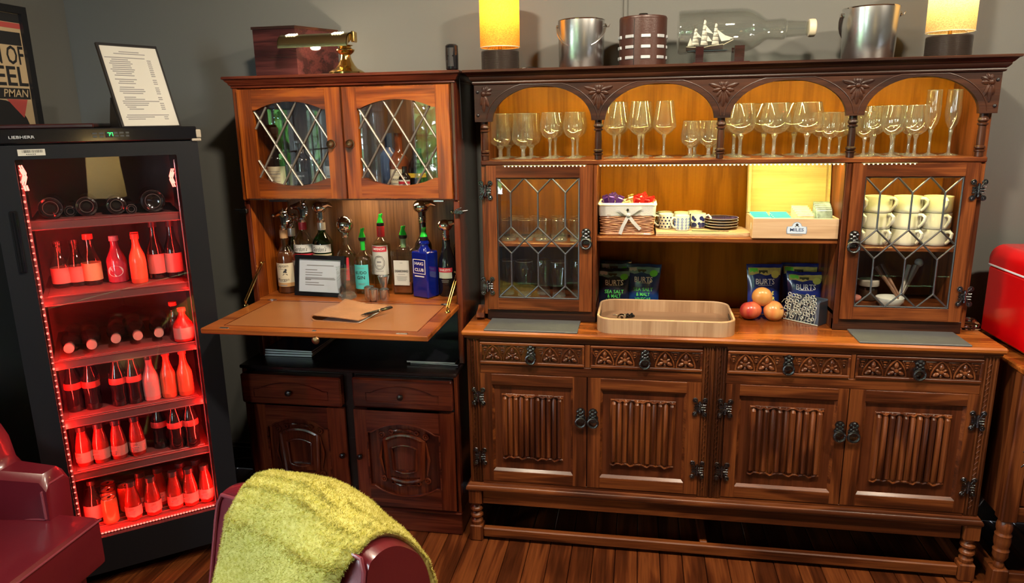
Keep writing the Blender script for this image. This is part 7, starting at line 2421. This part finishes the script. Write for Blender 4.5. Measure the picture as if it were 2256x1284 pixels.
build('ring_relief', rg, plain('silver_relief', (0.50, 0.54, 0.47), 0.25, 0.35, coat=0.4), t)
random.seed(11)
# glass block and folded card at the right end
t = thing('crystal_block', 'rough clear glass block at the right end of the worktop', 'ornament', (1.800, -.225, ZW), .3, world=False)
cb_ = MB().lathe([(.030, 0), (.036, .006), (.034, .020), (.020, .036), (.006, .040)], (0, 0, 0), 7, sx=1.2).jitter(.004, 60, 2)
build('block', cb_, solid_glass('crystal', (1, .96, .94)), t, angle=5)
single('paper_card', MB().box(-.035, .035, -.003, .003, 0, .035, .001), plain('ivory_card', (0.66, 0.60, 0.36), 0.6), 'small ivory card standing at the right back end of the worktop', 'card', (1.790, -.075, ZW), world=False, rz=-.3)
# ================================================================== second oak cabinet at the right edge, red retro appliance on it
t = thing('side_cabinet', 'second dark oak cabinet on turned legs, cut off by the right edge of the photo', 'cabinet', (2.32, -.25, 0), world=True)
cx0, cx1, cyf = 1.862, 2.80, -.505
build('worktop', MB().box(cx0 - .004, cx1 + .01, cyf - .018, -.01, .790, .812, .005), oak_top, t)
build('carcass', MB().box(cx0 + .03, cx1 - .03, cyf + .02, -.015, .27, .790), oak_dark, t)
build('side_panel', MB().box(cx0 + .008, cx0 + .02, cyf + .03, -.015, .27, .790, .002), oak_z, t)
for x in (cx0, cx1 - .05):
    for y in (cyf, -.065):
        mb = MB().box(x, x + .05, y, y + .05, .265, .790, .004)
        build('corner_post', mb, oak_z, t)
        lg = MB()
        h = .0255
        c_ = (x + .025, y + .025)
        lg.box(c_[0] - h, c_[0] + h, c_[1] - h, c_[1] + h, 0, .085, .004)
        pr = [(.014, .084), (.017, .090), (.016, .098), (.013, .108), (.019, .118), (.0245, .130), (.024, .146), (.026, .152), (.0225, .157), (.0215, .163), (.025, .172), (.0265, .190), (.025, .204), (.0265, .210), (.0225, .216), (.0215, .220), (.025, .230), (.0255, .246), (.021, .262), (.016, .270)]
        lg.lathe([(a, b) for a, b in pr], (c_[0], c_[1], 0), 20)
        build('leg', lg, oak_z, t)
build('stretcher', MB().box(cx0 + .012, cx0 + .038, cyf + .05, -.065, .03, .070, .003), oak_y, t)
build('stretcher', MB().box(cx0 + .05, cx1 - .05, cyf + .012, cyf + .036, .03, .070, .003), oak_x, t)
build('apron', MB().box(cx0 + .05, cx1 - .05, cyf + .01, cyf + .03, .265, .32, .003), oak_x, t)
d = build('door', MB().box(cx0 + .052, 2.32, cyf + .008, cyf + .03, .325, .680, .003), oak_z, t)
build('hinge', hinge_mb(cx0 + .052, cyf + .006, .50, 1.1), pewter, d)
build('linenfold', linenfold(cx0 + .14, cx0 + .36, .40, .60, cyf + .008), oak_z, d)
build('drawer', MB().box(cx0 + .052, 2.32, cyf + .006, cyf + .03, .70, .785, .003), oak_x, t)
build('door', MB().box(2.325, cx1 - .052, cyf + .008, cyf + .03, .325, .680, .003), oak_z, t)
build('drawer', MB().box(2.325, cx1 - .052, cyf + .006, cyf + .03, .70, .785, .003), oak_x, t)
# red appliance
red_p = plain('red_enamel', (0.62, 0.002, 0.004), 0.22, coat=0.6)
t = thing('retro_cooler', 'glossy red retro drinks cooler with a white stripe on the right cabinet', 'cooler', (2.12, -.27, .8125), .0, world=False)
Mr = Matrix.Rotation(.04, 4, 'Z')
sec = rrect(-.225, .225, .020, .360, .052, 6)
sec = [p for p in sec]
body_sec = [(-.225, .016), (.225, .016), (.225, .255), (-.225, .255)]
build('body', MB().box(-.225, .215, -.20, .165, .016, .262, .008, Mr), red_p, t)
lid_sec = [(-.225, .268)] + [(p[0], p[1]) for p in arc(-.175, .290, .050, .048, PI, PI / 2, 7)] + [(p[0], p[1]) for p in arc(.165, .290, .050, .048, PI / 2, 0, 7)] + [(.215, .268)]
build('lid', MB().prism([(x, z) for x, z in lid_sec], -.20, .165, 'y', Mr), red_p, t, angle=50)
build('white_stripe', MB().box(-.2265, .2165, -.2015, .1665, .262, .2685, .001, Mr), plain('white_stripe', (.8, .82, .85), .3), t)
build('clasp', MB().box(-.235, -.225, -.155, -.095, .255, .290, .004, Mr).tube([(-.236, -.15, .262), (-.240, -.125, .280), (-.236, -.10, .262)], .004, 8, M=Mr), chrome, t)
ft = MB()
for x in (-.18, .17):
    for y in (-.16, .13): ft.lathe([(.018, 0), (.018, .017)], (x, y, 0), 12, M=Mr)
build('feet', ft, black, t)
single('white_cable', MB().tube([(1.835, -.15, .10), (1.87, -.19, .12), (1.895, -.2, .132), (1.93, -.2, .165), (1.97, -.16, .19)], .006, 8), plain('cable_grey', (.45, .47, .5), .4), 'light grey cable between the sideboard and the right cabinet', 'cable', (1.87, -.19, .1))

# ================================================================== two oxblood leather armchairs
ox = plain('oxblood_leather', (0.15, 0.010, 0.020), 0.34, bump=0.06, bscale=120, var=0.12, vscale=6, coat=0.8)
piping_m = plain('leather_piping', (0.26, 0.05, 0.07), 0.28, coat=0.3)


def cushion(cx, cyy, cz, sx, sy, sz, r, puff=0.0, M=None, lv=3):
    """a box with well rounded edges"""
    n = 6
    mb = MB()
    bm = bmesh.new()
    bmesh.ops.create_cube(bm, size=1.0)
    for v in bm.verts: v.co = Vector((v.co.x * sx, v.co.y * sy, v.co.z * sz))
    bmesh.ops.bevel(bm, geom=list(bm.edges), offset=r, segments=lv, profile=.6, affect='EDGES')
    bmesh.ops.subdivide_edges(bm, edges=[e for e in bm.edges if e.calc_length() > min(sx, sy, sz) * .5], cuts=4, use_grid_fill=True)
    for v in bm.verts:
        k = (1 - (2 * v.co.x / sx) ** 2) * (1 - (2 * v.co.y / sy) ** 2)
        if puff and v.co.z > sz * .3: v.co.z += puff * max(k, 0)
    bm.verts.index_update()
    vs = [v.co + Vector((cx, cyy, cz)) for v in bm.verts]
    fs = [tuple(v.index for v in f.verts) for f in bm.faces]
    bm.free()
    return mb.add(vs, fs, M)


# left chair: local +x is the way it faces
t = thing('armchair', 'oxblood leather armchair at the left edge, seat and arm in view', 'armchair', (-1.34, -1.50, 0), 0.02, None, world=False)
build('seat', cushion(.055, .0, .34, .56, .70, .165, .022, .010), ox, t)
build('seat_base', MB().box(-.36, .30, -.30, .30, .12, .26, .01), ox, t)
for sg in (-1, 1):
    arm = MB()
    prof_x = [-.38, -.16, -.01, .012, .025, .05, .165, .185]
    tops = [.745, .735, .720, .680, .610, .583, .572, .542]
    v, f = [], []
    for x, zt in zip(prof_x, tops):
        y0, y1 = sg * .395, sg * (.285 if x < .1 else .30)
        bow = .018 if x > .15 else 0
        v += [(x + 0, y0, .14), (x + bow, y0, zt - .02), (x + bow, y0 - sg * .02, zt), (x + bow, y1 + sg * .02, zt), (x + bow, y1, zt - .02), (x, y1, .14)]
    n = len(prof_x)
    f = [(i * 6 + j, i * 6 + (j + 1) % 6, (i + 1) * 6 + (j + 1) % 6, (i + 1) * 6 + j) for i in range(n - 1) for j in range(6)]
    f += [tuple(range(6)), tuple((n - 1) * 6 + j for j in range(6))]
    a_ = build('arm', arm.add(v, f), ox, t, angle=40)
    y1 = sg * .30
    pp = [(.187, sg * .395, .18), (.187, sg * .395, .520), (.200, sg * .375, .541), (.200, sg * .32, .541), (.187, sg * .30, .520), (.187, sg * .30, .43)]
    build('piping', MB().tube(pp, .0045, 7), piping_m, a_)
    build('piping', MB().tube([(-.30, sg * .292, .425), (-.1, sg * .292, .425), (.12, sg * .297, .427), (.185, sg * .300, .428)], .004, 7), piping_m, a_)
build('backrest', cushion(-.31, 0, .50, .13, .66, .48, .055, 0, tr(-.31, 0, .25) @ Matrix.Rotation(-.12, 4, 'Y') @ tr(.31, 0, -.25)), ox, t)
build('piping', MB().tube([(.335, -.348, .411), (.335, .348, .411)], .0035, 7), piping_m, t)
for x in (-.36, .26):
    for y in (-.29, .29):
        build('leg', MB().lathe([(.018, 0), (.026, .06), (.028, .13)], (x, y, 0), 12), black_wood, t)

# centre chair: seen over its back, faces the camera; local +y is the way it faces
A_ = Vector((-.419, -1.402)); B_ = Vector((.074, -1.630))
wdir = (B_ - A_).normalized()
face = Vector((-wdir.y * -1, wdir.x * -1))     # towards the camera
face = Vector((-.42, -.9075))
ctr = (A_ + B_) / 2 - face * .02
rzc = math.atan2(-face.x, face.y)
t = thing('leather_chair', 'oxblood leather chair in the foreground under the mustard throw', 'chair', (ctr.x + face.x * .30, ctr.y + face.y * .30, 0), rzc, None, world=False)
chair2 = t
# local x = to the sitter's right... y = forward; back stands at y = -0.30
bk = MB()
v, f = [], []
nsec = 13
HWd = .272
for i in range(nsec):
    u = -1 + 2 * i / (nsec - 1)
    x = u * HWd
    edge = max(0, abs(u) - .9) / .1
    dz = -.012 * edge ** 2 + .006 * (1 - u * u)
    ring = []
    for zz in (.20, .35, .50, .60, .66, .685): ring.append((-.285 + (.70 - zz) * .22, zz + (dz if zz > .6 else 0)))
    for tt, zz in ((.008, .698), (.05, .706), (.10, .692), (.15, .655), (.19, .60), (.213, .53), (.220, .42), (.220, .20)):
        ring.append((-.285 - tt * (1 - .10 * edge ** 2), zz + (dz if zz > .6 else 0)))
    for _ in range(2):       # round the profile off
        r2 = [ring[0]]
        for p, q in zip(ring[:-1], ring[1:]):
            r2 += [(p[0] * .75 + q[0] * .25, p[1] * .75 + q[1] * .25), (p[0] * .25 + q[0] * .75, p[1] * .25 + q[1] * .75)]
        ring = r2 + [ring[-1]]
    v += [(x, y, z) for y, z in ring]
m_ = len(ring)
f = [(i * m_ + j, i * m_ + (j + 1) % m_, (i + 1) * m_ + (j + 1) % m_, (i + 1) * m_ + j) for i in range(nsec - 1) for j in range(m_)]
f += [tuple(range(m_)), tuple((nsec - 1) * m_ + j for j in range(m_))]
build('backrest', MB().add(v, f), ox, t, angle=50)
yfr = lambda z: -.285 + (.70 - z) * .22 + .003
pf = [(HWd * .985, yfr(z), z) for z in (.22, .35, .50, .62)] + [(HWd * .975, yfr(.665), .665), (HWd * .93, yfr(.69), .690)] + [(u * HWd, yfr(.697), .693 + .006 * (1 - u * u)) for u in (.7, .35, 0, -.35, -.7)] + [(-HWd * .93, yfr(.69), .690), (-HWd * .975, yfr(.665), .665)] + [(-HWd * .985, yfr(z), z) for z in (.62, .50, .35, .22)]
build('piping', MB().tube(pf, .0052, 8), piping_m, t)
build('seat', cushion(0, .06, .345, .54, .56, .15, .03, .012), ox, t)
build('seat_base', MB().box(-.27, .27, -.36, .32, .12, .28, .01), ox, t)
for sg in (-1, 1):
    for y in (-.32, .28):
        build('leg', MB().lathe([(.018, 0), (.026, .06), (.028, .13)], (sg * .24, y, 0), 12), black_wood, t)

# floor lamp further back in the room: its pale shade shows mirrored in the fridge door
t = thing('floor_lamp', 'floor lamp with a tall cream shade behind the photographer, mirrored in the fridge door', 'lamp', (1.75, -4.25, 0), world=False)
build('base', MB().lathe([(.15, 0), (.15, .012), (.05, .03), (.014, .05)], (0, 0, 0), 28), old_brass, t)
build('pole', MB().lathe([(.012, .04), (.012, 1.05)], (0, 0, 0), 12), black, t)
build('shade', MB().lathe([(.15, 1.02), (.115, 1.52)], (0, 0, 0), 32, cap=False), fabric('shade_cream', (.85, .74, .48), 1), t)
build('bulb', MB().ball((0, 0, 1.25), (.03, .03, .045), 12, 8), emit('floor_lamp_bulb', (1, .8, .5), 6.0), t)
point('floor_lamp_light', (1.75, -4.25, 1.33), 16, (1, .76, .42), .03)
# ================================================================== mustard throw over the centre chair's back
thr_m, nt_, b_ = mat('mustard_wool')
N_, L_ = nt_.nodes, nt_.links
tc_ = N_.new('ShaderNodeTexCoord')
nz_ = N_.new('ShaderNodeTexNoise')
nz_.inputs['Scale'].default_value = 110
nz_.inputs['Detail'].default_value = 4
L_.new(tc_.outputs['Object'], nz_.inputs['Vector'])
cr_2 = N_.new('ShaderNodeValToRGB')
cr_2.color_ramp.elements[0].position, cr_2.color_ramp.elements[1].position = .3, .7
cr_2.color_ramp.elements[0].color, cr_2.color_ramp.elements[1].color = (.50, .45, .055, 1), (.76, .72, .23, 1)
L_.new(nz_.outputs['Fac'], cr_2.inputs[0])
L_.new(cr_2.outputs[0], b_.inputs['Base Color'])
b_.inputs['Roughness'].default_value = 0.9
b_.inputs['Sheen Weight'].default_value = 0.35
b_.inputs['Specular IOR Level'].default_value = 0.2
path = []
for z in (.16, .24, .32, .40, .48, .55, .61, .665): path.append((-.285 + (.70 - z) * .22 + .030, z, 0))
for t_, z in ((-.016, .705), (.010, .730), (.045, .742), (.085, .737), (.125, .716), (.165, .682), (.200, .635)): path.append((-.285 - t_, z, 1))
for t_, z in ((.232, .575), (.250, .50), (.256, .42), (.256, .33)): path.append((-.285 - t_, z, 2))
npth = len(path)
ns = 30
V = []
for i, (y, z, ph) in enumerate(path):
    k = i / (npth - 1)
    if ph == 0:
        q = (z - .16) / .5
        xl, xr = .290 - .095 * q, -.02 - .20 * q
    elif ph == 1:
        q = (i - 8) / 6
        xl, xr = .190 + .01 * q, -.240 - .018 * q
    else: xl, xr = .200, -.258
    for j in range(ns + 1):
        s_ = j / ns
        x = xl + (xr - xl) * s_
        nn = noise.noise(Vector((x * 6, k * 5, 1.7))) * .016 + noise.noise(Vector((x * 17, k * 13, 4.2))) * .006
        fold = .010 * math.sin(s_ * 9 + k * 4) * (1 if ph != 1 else .5)
        edge = min(s_, 1 - s_)
        out = nn + fold - (.018 * (1 - min(1, edge / .06)) if edge < .06 else 0)
        bulge = .042 * math.sin(PI * min(1, s_ * 1.25)) ** 1.3 if s_ < .8 else 0
        if ph == 0: V.append((x, y + .006 + out, z))
        elif ph == 1:
            a = PI * (.1 + .75 * (i - 8) / 6)
            V.append((x, y + out * math.cos(a), z + out * math.sin(a) + bulge * math.sin(PI * (i - 7) / 8)))
        else: V.append((x, y - out, z))
F_ = [(i * (ns + 1) + j, (i + 1) * (ns + 1) + j, (i + 1) * (ns + 1) + j + 1, i * (ns + 1) + j + 1) for i in range(npth - 1) for j in range(ns)]
th = thing('throw', 'fluffy mustard yellow throw draped over the back of the foreground armchair', 'throw', chair2.location, chair2.rotation_euler.z, world=False)
cl = build('cloth', MB().add(V, F_), thr_m, th, angle=180)
md = cl.modifiers.new('smooth', 'SUBSURF')
md.levels = md.render_levels = 2
sd_ = cl.modifiers.new('thickness', 'SOLIDIFY')
sd_.thickness = 0.020
sd_.offset = -1
# pile: tens of thousands of short woollen tufts
rng = np.random.default_rng(5)
VA = np.array(V).reshape(npth, ns + 1, 3)
nt2 = 130000
u_ = rng.uniform(0, npth - 1.001, nt2)
w_ = rng.uniform(0, ns - .001, nt2)
keep = u_ > 1.5
u_, w_ = u_[keep], w_[keep]
ne = 9000
u_ = np.concatenate([u_, rng.uniform(1.5, npth - 1.001, ne)])
w_ = np.concatenate([w_, np.where(rng.uniform(size=ne) < .5, 0.02, ns - .02)])
iu, iw = u_.astype(int), w_.astype(int)
fu, fw_ = (u_ - iu)[:, None], (w_ - iw)[:, None]
p00, p10, p01, p11 = VA[iu, iw], VA[iu + 1, iw], VA[iu, iw + 1], VA[iu + 1, iw + 1]
P_ = p00 * (1 - fu) * (1 - fw_) + p10 * fu * (1 - fw_) + p01 * (1 - fu) * fw_ + p11 * fu * fw_
Nn = np.cross(p10 - p00, p01 - p00)
Nn /= np.linalg.norm(Nn, axis=1)[:, None] + 1e-9
mid = np.array([0, -.40, .50])
sgn = np.sign(((P_ - mid) * Nn).sum(1))[:, None]
Nn *= sgn
rv = rng.normal(size=P_.shape)
rv /= np.linalg.norm(rv, axis=1)[:, None]
dirv = Nn + rv * 1.0
dirv /= np.linalg.norm(dirv, axis=1)[:, None]
ln_ = rng.uniform(.004, .0085, len(P_))[:, None]
side = np.cross(dirv, rng.normal(size=P_.shape))
side /= np.linalg.norm(side, axis=1)[:, None] + 1e-9
wd_ = rng.uniform(.0007, .0013, len(P_))[:, None]
base = P_ - Nn * .004
tv = np.concatenate([base - side * wd_, base + side * wd_, base + dirv * ln_ + rv * .002], axis=1).reshape(-1, 3)
me = bpy.data.meshes.new('pile')
nT = len(P_)
me.vertices.add(nT * 3)
me.vertices.foreach_set('co', tv.ravel())
me.loops.add(nT * 3)
me.loops.foreach_set('vertex_index', np.arange(nT * 3))
me.polygons.add(nT)
me.polygons.foreach_set('loop_start', np.arange(0, nT * 3, 3))
me.update(calc_edges=True)
me.materials.append(thr_m)
pile = bpy.data.objects.new('pile', me)
COL.objects.link(pile)
pile.parent = th
pile['kind'] = 'stuff'
